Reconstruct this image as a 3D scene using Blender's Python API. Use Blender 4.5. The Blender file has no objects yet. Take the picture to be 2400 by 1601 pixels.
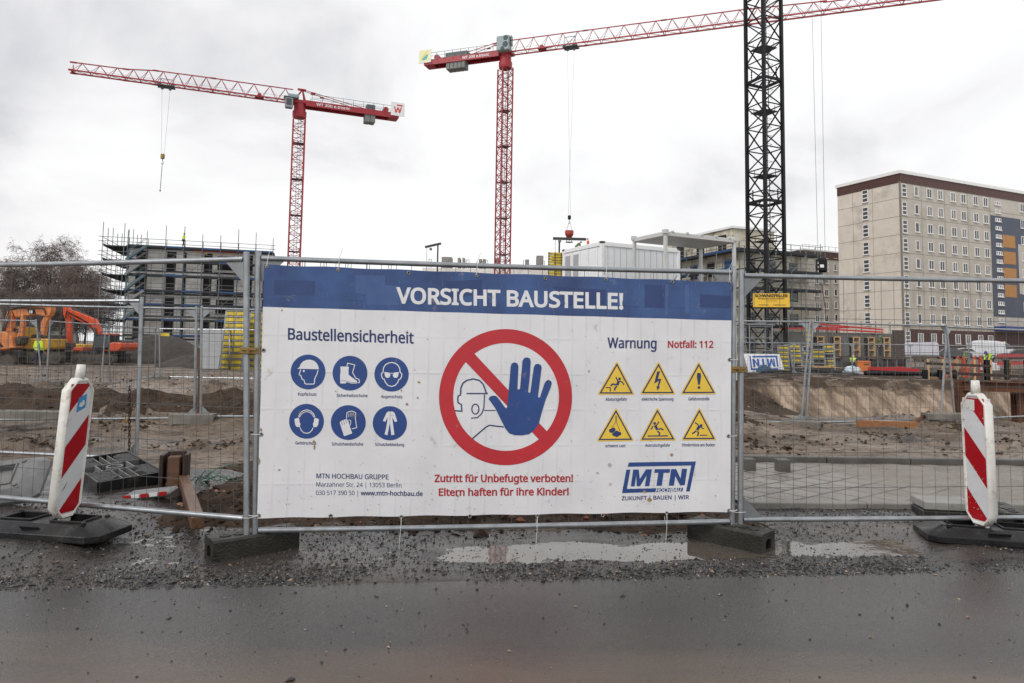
import bpy, math, random
import numpy as np
from mathutils import Vector, Matrix, noise
from mathutils.geometry import tessellate_polygon
random.seed(7)
R = math.radians
SC = bpy.context.scene
COL = SC.collection

# ------------------------------------------------------------------ camera
PW, PH, FPX = 2400.0, 1601.0, 1633.0
CAMZ = 1.45
PITCH, ROLL = R(4.2), R(0.84)
SHY = (11.0 - FPX * math.tan(PITCH)) / PW
_f = Vector((0, math.cos(PITCH), math.sin(PITCH)))
_r = Vector((1, 0, 0)); _u = _r.cross(_f)
# roll: tops of uprights lean to the right in the photograph
cr, sr = math.cos(ROLL), math.sin(ROLL)
CR = _r * cr + _u * sr
CU = _u * cr - _r * sr
CF = _f
CPOS = Vector((0, 0, CAMZ))
cam_d = bpy.data.cameras.new('camera'); cam = bpy.data.objects.new('camera', cam_d); COL.objects.link(cam)
cam.matrix_world = Matrix(((CR.x, CU.x, -CF.x, 0), (CR.y, CU.y, -CF.y, 0), (CR.z, CU.z, -CF.z, CAMZ), (0, 0, 0, 1)))
cam_d.sensor_width = 36.0; cam_d.lens = FPX / PW * 36.0; cam_d.shift_y = SHY
cam_d.clip_start = 0.05; cam_d.clip_end = 3000
SC.camera = cam

# ------------------------------------------------------------------ world, sun, exposure
SUN_EL, SUN_AZ = R(40), R(224)
w = bpy.data.worlds.new('World'); SC.world = w; w.use_nodes = True
nt = w.node_tree; nt.nodes.clear()
N = nt.nodes.new; L = nt.links.new
out = N('ShaderNodeOutputWorld'); bg = N('ShaderNodeBackground'); bg.inputs['Strength'].default_value = 1.0
sky = N('ShaderNodeTexSky'); sky.sky_type = 'NISHITA'; sky.sun_disc = False
sky.sun_elevation = SUN_EL; sky.sun_rotation = SUN_AZ; sky.air_density = 1.4; sky.dust_density = 4.0
skm = N('ShaderNodeVectorMath'); skm.operation = 'SCALE'; skm.inputs['Scale'].default_value = 0.06
L(sky.outputs[0], skm.inputs[0])
tc = N('ShaderNodeTexCoord')
mp = N('ShaderNodeMapping'); mp.inputs['Scale'].default_value = (1.0, 1.0, 1.7); mp.inputs['Location'].default_value = (0.35, 0.1, 0.55)
L(tc.outputs['Generated'], mp.inputs[0])
n1 = N('ShaderNodeTexNoise'); n1.inputs['Scale'].default_value = 2.1; n1.inputs['Detail'].default_value = 7; n1.inputs['Roughness'].default_value = 0.52
n1.inputs['Distortion'].default_value = 0.35
L(mp.outputs[0], n1.inputs['Vector'])
# thicker grey cloud towards the west (left of the view)
dt = N('ShaderNodeVectorMath'); dt.operation = 'DOT_PRODUCT'; dt.inputs[1].default_value = (-0.85, 0.1, 0.45)
L(tc.outputs['Generated'], dt.inputs[0])
ma = N('ShaderNodeMath'); ma.operation = 'MULTIPLY_ADD'; ma.inputs[1].default_value = -0.215; L(dt.outputs['Value'], ma.inputs[0]); L(n1.outputs['Fac'], ma.inputs[2])
cr1 = N('ShaderNodeValToRGB')
e = cr1.color_ramp.elements
e[0].position = 0.30; e[0].color = (0.62, 0.62, 0.655, 1)
e[1].position = 0.52; e[1].color = (1.0, 1.0, 1.0, 1)
m_ = cr1.color_ramp.elements.new(0.42); m_.color = (0.895, 0.89, 0.90, 1)
L(ma.outputs[0], cr1.inputs[0])
mx = N('ShaderNodeMix'); mx.data_type = 'RGBA'; mx.inputs[0].default_value = 0.93
L(skm.outputs[0], mx.inputs[6]); L(cr1.outputs[0], mx.inputs[7])
L(mx.outputs[2], bg.inputs['Color']); L(bg.outputs[0], out.inputs[0])
sl = bpy.data.lights.new('sun', 'SUN'); sl.energy = 1.6; sl.angle = R(24); sl.color = (1, 0.97, 0.93)
so = bpy.data.objects.new('sun', sl); COL.objects.link(so)
_sd = Vector((math.sin(SUN_AZ) * math.cos(SUN_EL), math.cos(SUN_AZ) * math.cos(SUN_EL), math.sin(SUN_EL)))
so.rotation_euler = _sd.to_track_quat('Z', 'Y').to_euler()
SC.view_settings.view_transform = 'Standard'; SC.view_settings.look = 'None'
SC.view_settings.exposure = 0.16; SC.view_settings.gamma = 1.0

# ------------------------------------------------------------------ helpers
def ray(px, py):
    a = (px - PW / 2) / FPX
    b = -(py - PH / 2 - SHY * PW) / FPX
    return CF + CR * a + CU * b
def at(px, py, D):
    d = ray(px, py); return CPOS + d * (D / d.y)
def gnd(px, py, z=0.0):
    d = ray(px, py); return CPOS + d * ((z - CAMZ) / d.z)
def horizon(px):
    # photo row of the horizon at this column
    lo, hi = 600.0, 1000.0
    for _ in range(40):
        m = (lo + hi) / 2
        if ray(px, m).z > 0: lo = m
        else: hi = m
    return lo
def on_plane(px, py, o, n):
    d = ray(px, py); return CPOS + d * ((o - CPOS).dot(n) / d.dot(n))

def tag(o, label=None, cat=None, group=None, kind=None):
    if label: o['label'] = label
    if cat: o['category'] = cat
    if group: o['group'] = group
    if kind: o['kind'] = kind
    return o
def thing(name, label, cat, loc=(0, 0, 0), rz=0.0, group=None, rot=None):
    o = bpy.data.objects.new(name, None); COL.objects.link(o)
    o.empty_display_size = 0.2
    o.location = loc; o.rotation_euler = rot if rot else (0, 0, rz)
    return tag(o, label, cat, group)
def dup(root, loc=None, rz=None, label=None, rot=None):
    c = root.copy(); COL.objects.link(c)
    if loc is not None: c.location = loc
    if rz is not None: c.rotation_euler = (0, 0, rz)
    if rot is not None: c.rotation_euler = rot
    if label: c['label'] = label
    for ch in list(root.children):
        d = ch.copy(); COL.objects.link(d); d.parent = c
        for g in list(ch.children):
            e_ = g.copy(); COL.objects.link(e_); e_.parent = d
    return c

class MB:
    """collects geometry for ONE mesh object"""
    def __init__(s): s.v = []; s.f = []; s.m = []; s.smooth = False
    def add(s, vs, fs, mi=0):
        b = len(s.v); s.v += [tuple(p) for p in vs]
        s.f += [tuple(b + i for i in f) for f in fs]; s.m += [mi] * len(fs)
    def box(s, c, size, rz=0.0, mi=0, M=None):
        hx, hy, hz = size[0] / 2, size[1] / 2, size[2] / 2
        vs = [Vector((x, y, z)) for z in (-hz, hz) for y in (-hy, hy) for x in (-hx, hx)]
        if M is None: M = Matrix.Rotation(rz, 3, 'Z')
        c = Vector(c); vs = [M @ p + c for p in vs]
        s.add(vs, [(0, 2, 3, 1), (4, 5, 7, 6), (0, 1, 5, 4), (2, 6, 7, 3), (0, 4, 6, 2), (1, 3, 7, 5)], mi)
        return s
    def bbox(s, c, size, bev=0.01, rz=0.0, mi=0, M=None):
        """box with chamfered edges"""
        hx, hy, hz = size[0] / 2, size[1] / 2, size[2] / 2
        b = min(bev, hx * .9, hy * .9, hz * .9)
        vs = []; idx = {}
        for sx in (-1, 1):
            for sy in (-1, 1):
                for sz in (-1, 1):
                    for ax in range(3):
                        p = [sx * (hx - b), sy * (hy - b), sz * (hz - b)]
                        p[ax] = (sx * hx, sy * hy, sz * hz)[ax]
                        idx[(sx, sy, sz, ax)] = len(vs); vs.append(Vector(p))
        fs = []
        for ax in range(3):
            a, c2 = [i for i in range(3) if i != ax]
            for sg in (-1, 1):
                q = []
                for (p1, p2) in ((-1, -1), (1, -1), (1, 1), (-1, 1)):
                    k = [0, 0, 0]; k[ax] = sg; k[a] = p1; k[c2] = p2
                    q.append(idx[(k[0], k[1], k[2], ax)])
                fs.append(tuple(q))
        for ax in range(3):
            a, c2 = [i for i in range(3) if i != ax]
            for p1 in (-1, 1):
                for p2 in (-1, 1):
                    k1 = [0, 0, 0]; k1[a] = p1; k1[c2] = p2
                    lo = list(k1); lo[ax] = -1; hi = list(k1); hi[ax] = 1
                    fs.append((idx[(*lo, a)], idx[(*hi, a)], idx[(*hi, c2)], idx[(*lo, c2)]))
        for sx in (-1, 1):
            for sy in (-1, 1):
                for sz in (-1, 1):
                    fs.append(tuple(idx[(sx, sy, sz, ax)] for ax in range(3)))
        if M is None: M = Matrix.Rotation(rz, 3, 'Z')
        c = Vector(c); s.add([M @ p + c for p in vs], fs, mi); return s
    def beam(s, p0, p1, w_=0.1, h_=None, mi=0, up=(0, 0, 1)):
        p0 = Vector(p0); p1 = Vector(p1); h_ = h_ or w_
        d = (p1 - p0); ln = d.length
        if ln < 1e-6: return s
        d /= ln; u = Vector(up)
        if abs(d.dot(u)) > 0.98: u = Vector((1, 0, 0)) if abs(d.x) < .9 else Vector((0, 1, 0))
        sx = d.cross(u).normalized(); sy = sx.cross(d).normalized()
        vs = []
        for p in (p0, p1):
            for (a, b) in ((-1, -1), (1, -1), (1, 1), (-1, 1)):
                vs.append(p + sx * a * w_ / 2 + sy * b * h_ / 2)
        s.add(vs, [(3, 2, 1, 0), (4, 5, 6, 7), (0, 1, 5, 4), (1, 2, 6, 5), (2, 3, 7, 6), (3, 0, 4, 7)], mi); return s
    def tube(s, p0, p1, r=0.02, n=10, r1=None, mi=0, caps=True):
        return s.path([p0, p1], [r, r if r1 is None else r1], n, mi, caps)
    def path(s, pts, r=0.02, n=8, mi=0, caps=True, closed=False):
        pts = [Vector(p) for p in pts]; k = len(pts)
        rs = r if isinstance(r, (list, tuple)) else [r] * k
        prev = None; rings = []; vs = []
        for i, p in enumerate(pts):
            if closed: t = pts[(i + 1) % k] - pts[i - 1]
            else: t = pts[min(i + 1, k - 1)] - pts[max(i - 1, 0)]
            if t.length < 1e-9: t = Vector((0, 0, 1))
            t.normalize()
            if prev is None:
                a = Vector((0, 0, 1)) if abs(t.z) < .9 else Vector((1, 0, 0))
                a = (a - t * a.dot(t)).normalized()
            else:
                a = prev - t * prev.dot(t)
                a = a.normalized() if a.length > 1e-6 else Vector((1, 0, 0))
            prev = a; b = t.cross(a)
            for j in range(n):
                an = 2 * math.pi * j / n
                vs.append(p + (a * math.cos(an) + b * math.sin(an)) * rs[i])
        fs = []
        for i in range(k if closed else k - 1):
            i2 = (i + 1) % k
            for j in range(n):
                j2 = (j + 1) % n
                fs.append((i * n + j, i * n + j2, i2 * n + j2, i2 * n + j))
        if caps and not closed:
            fs.append(tuple(range(n - 1, -1, -1))); fs.append(tuple((k - 1) * n + j for j in range(n)))
        s.add(vs, fs, mi); return s
    def prism(s, poly, y0, y1, mi=0, fr=None):
        """poly of (x,z) extruded along y; fr maps (x,y,z)->Vector"""
        fr = fr or (lambda x, y, z: Vector((x, y, z)))
        n = len(poly)
        ar = sum(poly[i][0] * poly[(i + 1) % n][1] - poly[(i + 1) % n][0] * poly[i][1] for i in range(n))
        if ar < 0: poly = poly[::-1]
        vs = [fr(x, y0, z) for x, z in poly] + [fr(x, y1, z) for x, z in poly]
        fs = [tuple(range(n)), tuple(range(2 * n - 1, n - 1, -1))]
        for i in range(n):
            j = (i + 1) % n; fs.append((i, n + i, n + j, j))
        s.add(vs, fs, mi); return s
    def lathe(s, prof, c=(0, 0, 0), n=16, mi=0, M=None):
        c = Vector(c); vs = []; k = len(prof)
        for r_, z in prof:
            for j in range(n):
                a = 2 * math.pi * j / n
                p = Vector((r_ * math.cos(a), r_ * math.sin(a), z))
                vs.append((M @ p if M else p) + c)
        fs = []
        for i in range(k - 1):
            for j in range(n):
                j2 = (j + 1) % n
                fs.append((i * n + j, i * n + j2, (i + 1) * n + j2, (i + 1) * n + j))
        fs.append(tuple(range(n - 1, -1, -1))); fs.append(tuple((k - 1) * n + j for j in range(n)))
        s.add(vs, fs, mi); return s
    def quad(s, a, b, c, d, mi=0): s.add([a, b, c, d], [(0, 1, 2, 3)], mi); return s
    def build(s, name, mats, parent=None, smooth=None):
        me = bpy.data.meshes.new(name); me.from_pydata(s.v, [], s.f)
        if not isinstance(mats, (list, tuple)): mats = [mats]
        for m in mats: me.materials.append(m)
        if len(mats) > 1: me.polygons.foreach_set('material_index', s.m)
        sm = s.smooth if smooth is None else smooth
        if sm: me.polygons.foreach_set('use_smooth', [True] * len(me.polygons))
        me.update()
        o = bpy.data.objects.new(name, me); COL.objects.link(o)
        if parent: o.parent = parent
        return o
def autosmooth(o, ang=40):
    me = o.data
    me.polygons.foreach_set('use_smooth', [True] * len(me.polygons))
    try: me.set_sharp_from_angle(angle=R(ang))
    except Exception: pass
    return o
def bevel(o, wd=0.01, seg=2):
    b = o.modifiers.new('bevel', 'BEVEL'); b.width = wd; b.segments = seg; b.limit_method = 'ANGLE'; b.angle_limit = R(35)
    return o

# ------------------------------------------------------------------ materials
MATS = {}
def pm(name, col, rough=0.6, metal=0.0, col2=None, vs=5.0, var=0.5, bump=0.0, bd=0.02, bs=30.0, rvar=0.0, spec=0.5, coat=0.0, det=5.0, rot=None, dirt=None, dirt_amt=0.0, ds=3.0, alpha=None, stretch=None):
    """principled material with procedural colour variation, optional stains and bump"""
    if name in MATS: return MATS[name]
    m = bpy.data.materials.new(name); m.use_nodes = True
    t = m.node_tree; nn = t.nodes; lk = t.links.new
    b = nn['Principled BSDF']
    b.inputs['Roughness'].default_value = rough; b.inputs['Metallic'].default_value = metal
    b.inputs['Specular IOR Level'].default_value = spec
    b.inputs['Coat Weight'].default_value = coat
    tcn = nn.new('ShaderNodeTexCoord'); src = tcn.outputs['Object']
    if stretch:
        mpn = nn.new('ShaderNodeMapping'); mpn.inputs['Scale'].default_value = stretch; mpn.inputs['Rotation'].default_value = rot or (0, 0, 0); lk(src, mpn.inputs[0]); src = mpn.outputs[0]
    c2 = col2 or tuple(c * 0.72 for c in col)
    no = nn.new('ShaderNodeTexNoise'); no.inputs['Scale'].default_value = vs; no.inputs['Detail'].default_value = det; no.inputs['Roughness'].default_value = 0.6
    lk(src, no.inputs['Vector'])
    rp = nn.new('ShaderNodeMapRange'); rp.inputs[1].default_value = 0.5 - 0.25 / max(var, .05) * .5; rp.inputs[2].default_value = 0.5 + 0.25 / max(var, .05) * .5
    lk(no.outputs['Fac'], rp.inputs[0])
    mxn = nn.new('ShaderNodeMix'); mxn.data_type = 'RGBA'
    mxn.inputs[6].default_value = (*col, 1); mxn.inputs[7].default_value = (*c2, 1)
    lk(rp.outputs[0], mxn.inputs[0]); cs = mxn.outputs[2]
    if dirt:
        n2 = nn.new('ShaderNodeTexNoise'); n2.inputs['Scale'].default_value = ds; n2.inputs['Detail'].default_value = 8; n2.inputs['Roughness'].default_value = 0.7
        lk(src, n2.inputs['Vector'])
        r2 = nn.new('ShaderNodeMapRange'); r2.inputs[1].default_value = 0.62 - dirt_amt * .3; r2.inputs[2].default_value = 0.78 - dirt_amt * .25
        lk(n2.outputs['Fac'], r2.inputs[0])
        m2 = nn.new('ShaderNodeMix'); m2.data_type = 'RGBA'; lk(r2.outputs[0], m2.inputs[0]); lk(cs, m2.inputs[6]); m2.inputs[7].default_value = (*dirt, 1)
        cs = m2.outputs[2]
    lk(cs, b.inputs['Base Color'])
    if rvar:
        r3 = nn.new('ShaderNodeMapRange'); r3.inputs[1].default_value = .3; r3.inputs[2].default_value = .7
        r3.inputs[3].default_value = max(0.02, rough - rvar); r3.inputs[4].default_value = min(1, rough + rvar)
        n3 = nn.new('ShaderNodeTexNoise'); n3.inputs['Scale'].default_value = vs * 1.7; n3.inputs['Detail'].default_value = 4; lk(src, n3.inputs['Vector'])
        lk(n3.outputs['Fac'], r3.inputs[0]); lk(r3.outputs[0], b.inputs['Roughness'])
    if bump:
        nb = nn.new('ShaderNodeTexNoise'); nb.inputs['Scale'].default_value = bs; nb.inputs['Detail'].default_value = 6; lk(src, nb.inputs['Vector'])
        bn = nn.new('ShaderNodeBump'); bn.inputs['Strength'].default_value = bump; bn.inputs['Distance'].default_value = bd
        lk(nb.outputs['Fac'], bn.inputs['Height']); lk(bn.outputs[0], b.inputs['Normal'])
    MATS[name] = m; return m
def node(m, kind): return m.node_tree.nodes.new(kind)

GALV = pm('galvanised_steel', (0.36, 0.38, 0.40), 0.38, 0.75, (0.26, 0.275, 0.29), 9, .8, rvar=.12)
GALVD = pm('dull_galvanised_steel', (0.26, 0.275, 0.28), 0.5, 0.6, (0.19, 0.20, 0.21), 6, .8, rvar=.1)
WIRE = pm('fence_wire', (0.10, 0.105, 0.11), 0.5, 0.3)
CONC = pm('grey_concrete', (0.30, 0.29, 0.27), 0.75, 0, (0.21, 0.205, 0.19), 4, .7, bump=.15, bs=40, dirt=(0.10, 0.095, 0.08), dirt_amt=.3)
WETCONC = pm('wet_mossy_concrete', (0.036, 0.033, 0.028), 0.42, 0, (0.015, 0.014, 0.011), 7, .8, spec=.35, bump=.35, bs=60, rvar=.15, dirt=(0.018, 0.018, 0.012), dirt_amt=.4)
RUBBER = pm('black_rubber', (0.008, 0.008, 0.009), 0.33, 0, (0.017, 0.017, 0.018), 6, .8, bump=.12, bs=60, rvar=.14, spec=.3, dirt=(0.06, 0.053, 0.046), dirt_amt=.2, ds=5)
GREYRUB = pm('grey_worn_rubber', (0.13, 0.13, 0.13), 0.42, 0, (0.19, 0.19, 0.19), 7, .8, bump=.12, bs=50, rvar=.12)
WHITEP = pm('dirty_white_plastic', (0.72, 0.71, 0.68), 0.45, 0, (0.60, 0.585, 0.54), 9, .7, dirt=(0.36, 0.30, 0.22), dirt_amt=.28, ds=8)
BAKW = pm('reflective_white', (0.62, 0.63, 0.64), 0.35, 0, (0.55, 0.56, 0.57), 8, .7, dirt=(0.35, 0.33, 0.30), dirt_amt=.08, ds=10)
BAKR = pm('reflective_red', (0.38, 0.004, 0.011), 0.38, 0, (0.30, 0.003, 0.008), 6, .7, spec=.3, dirt=(0.2, 0.05, 0.05), dirt_amt=.05, ds=12)
WOODL = pm('pale_timber', (0.58, 0.38, 0.19), 0.7, 0, (0.42, 0.26, 0.12), 5, .8, stretch=(6, 6, 1))
WOODW = pm('wet_brown_timber', (0.16, 0.078, 0.04), 0.42, 0, (0.085, 0.04, 0.021), 6, .9, bump=.2, bs=40, stretch=(1, 7, 7))
WOODD = pm('dark_wet_timber', (0.036, 0.018, 0.010), 0.5, 0, (0.02, 0.010, 0.007), 8, .8, bump=.2, bs=40)
RUST = pm('rusty_steel', (0.16, 0.062, 0.025), 0.7, 0.2, (0.085, 0.03, 0.014), 3, .9, bump=.2, bs=20)
REDCR = pm('crane_red_paint', (0.36, 0.018, 0.028), 0.42, 0, (0.25, 0.012, 0.02), 2, .7)
BLACKCR = pm('crane_black_paint', (0.006, 0.0062, 0.0075), 0.5, 0, (0.009, 0.009, 0.011), 2, .6, spec=.25)
CRGREY = pm('crane_grey_steel', (0.12, 0.135, 0.14), 0.55, .3)
CABGR = pm('crane_cab_grey', (0.26, 0.32, 0.33), 0.45, 0, (0.2, 0.25, 0.26), 2)
BALLAST = pm('ballast_concrete', (0.22, 0.23, 0.22), 0.8, 0, (0.15, 0.15, 0.145), 2)
WHITE = pm('white_paint', (0.78, 0.79, 0.80), 0.4, 0, (0.70, 0.71, 0.72), 2, .5)
CABLE = pm('steel_cable', (0.20, 0.21, 0.22), 0.5, .4)
GLASSD = pm('dark_window_glass', (0.025, 0.03, 0.035), 0.06, 0, (0.04, 0.047, 0.055), 1.5, .6, spec=.7)
DARK = pm('dark_interior', (0.012, 0.012, 0.013), 0.8)
YEL = pm('formwork_yellow', (0.62, 0.46, 0.015), 0.5, 0, (0.45, 0.33, 0.015), 3, .7, dirt=(0.15, 0.13, 0.08), dirt_amt=.25)
REDP = pm('signal_red_paint', (0.55, 0.02, 0.025), 0.45, 0, (0.42, 0.02, 0.02), 3)
ORANGE = pm('machine_orange', (0.62, 0.13, 0.022), 0.42, 0, (0.5, 0.10, 0.02), 2, .6, dirt=(0.2, 0.13, 0.08), dirt_amt=.15)
LORANGE = pm('excavator_faded_orange', (0.62, 0.21, 0.06), 0.45, 0, (0.5, 0.16, 0.045), 2, .6, dirt=(0.2, 0.13, 0.08), dirt_amt=.2)
REDOR = pm('excavator_red_orange', (0.66, 0.075, 0.012), 0.4, 0, (0.55, 0.06, 0.012), 2, .6, dirt=(0.2, 0.1, 0.06), dirt_amt=.1)
MYEL = pm('machine_yellow', (0.62, 0.34, 0.012), 0.45, 0, (0.5, 0.27, 0.012), 2, .6, dirt=(0.2, 0.14, 0.07), dirt_amt=.25)
HIVIS = pm('hi_vis_yellow', (0.62, 0.85, 0.03), 0.6, 0, (0.5, 0.72, 0.02), 8)
HIVOR = pm('hi_vis_orange', (0.85, 0.13, 0.02), 0.6)
SKIN = pm('skin_tone', (0.50, 0.29, 0.20), 0.55)
TROUS = pm('dark_work_trousers', (0.025, 0.028, 0.045), 0.8)
BLUEP = pm('scaffold_blue', (0.02, 0.07, 0.20), 0.5, .1, (0.015, 0.05, 0.14), 3)
MUDDY = pm('muddy_machine_track', (0.10, 0.075, 0.055), 0.7, 0, (0.05, 0.04, 0.03), 6, .8, bump=.3, bs=20)
GRIME = pm('soot_grime', (0.05, 0.05, 0.05), .7)
# ------------------------------------------------------------------ terrain
def sst(a, b, x):
    t = min(1.0, max(0.0, (x - a) / (b - a))); return t * t * (3 - 2 * t)
def fn(x, y, s, o=4, seed=0.0):
    return noise.fractal(Vector((x * s + seed, y * s - seed * 1.7, seed)), 1.0, 2.0, o)
def road_edge(x): return 4.47 + 0.1 * x
def pit_mask(x, y):
    wob = fn(x, y, .35, 3, 4.0) * .5
    return sst(15.0, 15.9, y + wob * .5) * (1 - min(1, max(0, (y + wob * .8 - 30.5) / 5.0))) * min(1, max(0, (x - 6.6 + wob) / 6.0))
def hgt(x, y):
    z = 0.0
    d = y - road_edge(x)
    if d < 0: return -0.05
    # open mud with ruts
    far = sst(8.8, 10.0, y)
    amp = 0.035 * far + .012
    z += fn(x, y, .8, 4, 1.0) * amp
    if y < 60:
        z += fn(x, y, 3.3, 4, 2.0) * 0.02 * sst(7.0, 9.0, y)
        z += fn(x * .3, y, 2.2, 2, 12.0) * 0.035 * sst(8.5, 10.0, y) * (1 - sst(20, 30, y))
    # heap of dug soil by the fence, with clods
    s = sst(-3.35, -2.5, x + fn(x, y, 1.3, 3, 9.0) * .35) * (1 - sst(1.2, 2.4, x)) * sst(5.35, 6.2, y) * (1 - sst(8.2, 9.6, y))
    if s > 0: z += s * (.10 + fn(x, y, 4.0, 4, 5.0) * .075 + fn(x, y, 13.0, 3, 6.0) * .03)
    # soil ridge further back
    s = sst(-14, -10, x) * (1 - sst(2.5, 6.5, x)) * math.exp(-((y - 13.4 - .25 * fn(x, y, .5, 2, 3.3)) / 1.25) ** 2)
    if s > .01: z += s * (.50 + fn(x, y, 1.2, 4, 8.0) * .20 + fn(x, y, 5, 3, 8.5) * .07)
    s = sst(-40, -20, x) * (1 - sst(2.0, 5.5, x)) * math.exp(-((y - 19.5) / 2.0) ** 2)
    if s > .01: z += s * (.22 + fn(x, y, .9, 4, 8.0) * .16)
    z += .62 * math.exp(-((x - 5.0) / 1.25) ** 2 - ((y - 17.4) / 1.2) ** 2) * (1 + .5 * fn(x, y, 2.2, 3, 13.0)) if abs(y - 17.4) < 4 else 0.0
    # spoil along the near edge of the pit
    s = sst(3.0, 6.0, x) * math.exp(-((y - 14.3) / .55) ** 2)
    if s > .01: z += s * (.08 + fn(x, y, 1.6, 4, 7.0) * .12)
    p = pit_mask(x, y)
    if p > 0: z -= p * (3.1 + fn(x, y, .9, 3, 2.5) * .18); z += fn(x * 1.6, y * .4, 1.1, 4, 3.0) * .22 * min(1, p * 4) * (1 - p * .6)
    if p < .02 and y > 8.9:
        s = fn(x * .55, y, 1.25, 3, 31.0) - .18
        if s > 0 and y < 45: z += s * (.16 + fn(x, y, 6.0, 3, 32.0) * .14) * (1 - sst(30, 45, y))
    z += sst(55, 95, y) * .6
    return z

def mud_material():
    m = bpy.data.materials.new('wet_mud'); m.use_nodes = True; t = m.node_tree; lk = t.links.new
    b = t.nodes['Principled BSDF']
    tcn = t.nodes.new('ShaderNodeTexCoord')
    def nz(s, d=6, r=.6, sc=None):
        n = t.nodes.new('ShaderNodeTexNoise'); n.inputs['Scale'].default_value = s; n.inputs['Detail'].default_value = d; n.inputs['Roughness'].default_value = r
        if sc:
            mpn = t.nodes.new('ShaderNodeMapping'); mpn.inputs['Scale'].default_value = sc; lk(tcn.outputs['Object'], mpn.inputs[0]); lk(mpn.outputs[0], n.inputs['Vector'])
        else: lk(tcn.outputs['Object'], n.inputs['Vector'])
        return n.outputs['Fac']
    def rng(s, a, c, d=0, e_=1):
        n = t.nodes.new('ShaderNodeMapRange'); n.inputs[1].default_value = a; n.inputs[2].default_value = c; n.inputs[3].default_value = d; n.inputs[4].default_value = e_; lk(s, n.inputs[0]); return n.outputs[0]
    def mix(f, a, c):
        n = t.nodes.new('ShaderNodeMix'); n.data_type = 'RGBA'; lk(f, n.inputs[0])
        for i, q in ((6, a), (7, c)):
            if isinstance(q, tuple): n.inputs[i].default_value = (*q, 1)
            else: lk(q, n.inputs[i])
        return n.outputs[2]
    c = mix(rng(nz(.45, 5), .4, .62), (0.11, 0.074, 0.047), (0.28, 0.218, 0.165))
    c = mix(rng(nz(2.4, 8, .7, (.4, 1, 1)), .52, .62), c, (0.032, 0.021, 0.013))
    c = mix(rng(nz(11, 6, .7, (.5, 1, 1)), .50, .62), c, (0.042, 0.028, 0.018))
    c = mix(rng(nz(30, 4), .56, .72), c, (0.26, 0.215, 0.175))
    lk(c, b.inputs['Base Color'])
    lk(rng(nz(.7, 4, .6, (.35, 1, 1)), .37, .50, .13, .72), b.inputs['Roughness'])
    b.inputs['Specular IOR Level'].default_value = .45
    ad = t.nodes.new('ShaderNodeMath'); ad.operation = 'MULTIPLY_ADD'; ad.inputs[1].default_value = .35
    lk(nz(55, 6, .7), ad.inputs[0]); lk(nz(9, 6, .65), ad.inputs[2])
    bn = t.nodes.new('ShaderNodeBump'); bn.inputs['Strength'].default_value = 1.0; bn.inputs['Distance'].default_value = .065
    lk(ad.outputs[0], bn.inputs['Height']); lk(bn.outputs[0], b.inputs['Normal'])
    return m
MUD = mud_material()
MOUNDM = pm('dark_spoil_earth', (0.052, 0.040, 0.032), 0.7, 0, (0.026, 0.020, 0.016), 1.2, .9, bump=1.0, bd=.12, bs=7)
SOIL = pm('dark_dug_soil', (0.070, 0.044, 0.028), 0.8, 0, (0.024, 0.015, 0.009), 3.5, .9, spec=.18, bump=1.0, bd=.06, bs=17, dirt=(0.13, 0.09, 0.06), dirt_amt=.22, ds=13)
SAND = pm('pale_pit_sand', (0.40, 0.31, 0.235), 0.9, 0, (0.20, 0.148, 0.108), 2.0, .95, bump=.7, bs=7, spec=.15, dirt=(0.085, 0.06, 0.042), dirt_amt=.7, ds=1.15, stretch=(1.0, .22, .22), rot=(0, R(42), 0))

def topsoil(m):
    """dark ragged topsoil along the upper edge of the cut, by height in the ground"""
    t = m.node_tree; lk = t.links.new; b = t.nodes['Principled BSDF']
    tcn = t.nodes.new('ShaderNodeTexCoord'); sp = t.nodes.new('ShaderNodeSeparateXYZ'); lk(tcn.outputs['Object'], sp.inputs[0])
    no = t.nodes.new('ShaderNodeTexNoise'); no.inputs['Scale'].default_value = .7; no.inputs['Detail'].default_value = 7; no.inputs['Roughness'].default_value = .65; lk(tcn.outputs['Object'], no.inputs['Vector'])
    ad = t.nodes.new('ShaderNodeMath'); ad.operation = 'MULTIPLY_ADD'; ad.inputs[1].default_value = 2.6; lk(no.outputs['Fac'], ad.inputs[0]); lk(sp.outputs['Z'], ad.inputs[2])
    r_ = t.nodes.new('ShaderNodeMapRange'); r_.inputs[1].default_value = .80; r_.inputs[2].default_value = 1.16; lk(ad.outputs[0], r_.inputs[0])
    mx_ = t.nodes.new('ShaderNodeMix'); mx_.data_type = 'RGBA'; lk(r_.outputs[0], mx_.inputs[0]); lk(b.inputs['Base Color'].links[0].from_socket, mx_.inputs[6]); mx_.inputs[7].default_value = (.055, .037, .024, 1)
    lk(mx_.outputs[2], b.inputs['Base Color'])
topsoil(SAND)
def grid_mesh(name, xs_of, ys, ncol, zf, mats, mf=None):
    V = []; F = []; MI = []
    for y in ys:
        a, b = xs_of(y)
        for i in range(ncol):
            x = a + (b - a) * i / (ncol - 1)
            V.append((x, y, zf(x, y)))
    for j in range(len(ys) - 1):
        for i in range(ncol - 1):
            q = j * ncol + i
            F.append((q, q + 1, q + ncol + 1, q + ncol))
            if mf:
                p = V[q]; MI.append(mf(p[0], p[1], p[2]))
    me = bpy.data.meshes.new(name); me.from_pydata(V, [], F)
    for m in mats: me.materials.append(m)
    if mf: me.polygons.foreach_set('material_index', MI)
    me.polygons.foreach_set('use_smooth', [True] * len(F)); me.update()
    o = bpy.data.objects.new(name, me); COL.objects.link(o); return o

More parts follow.
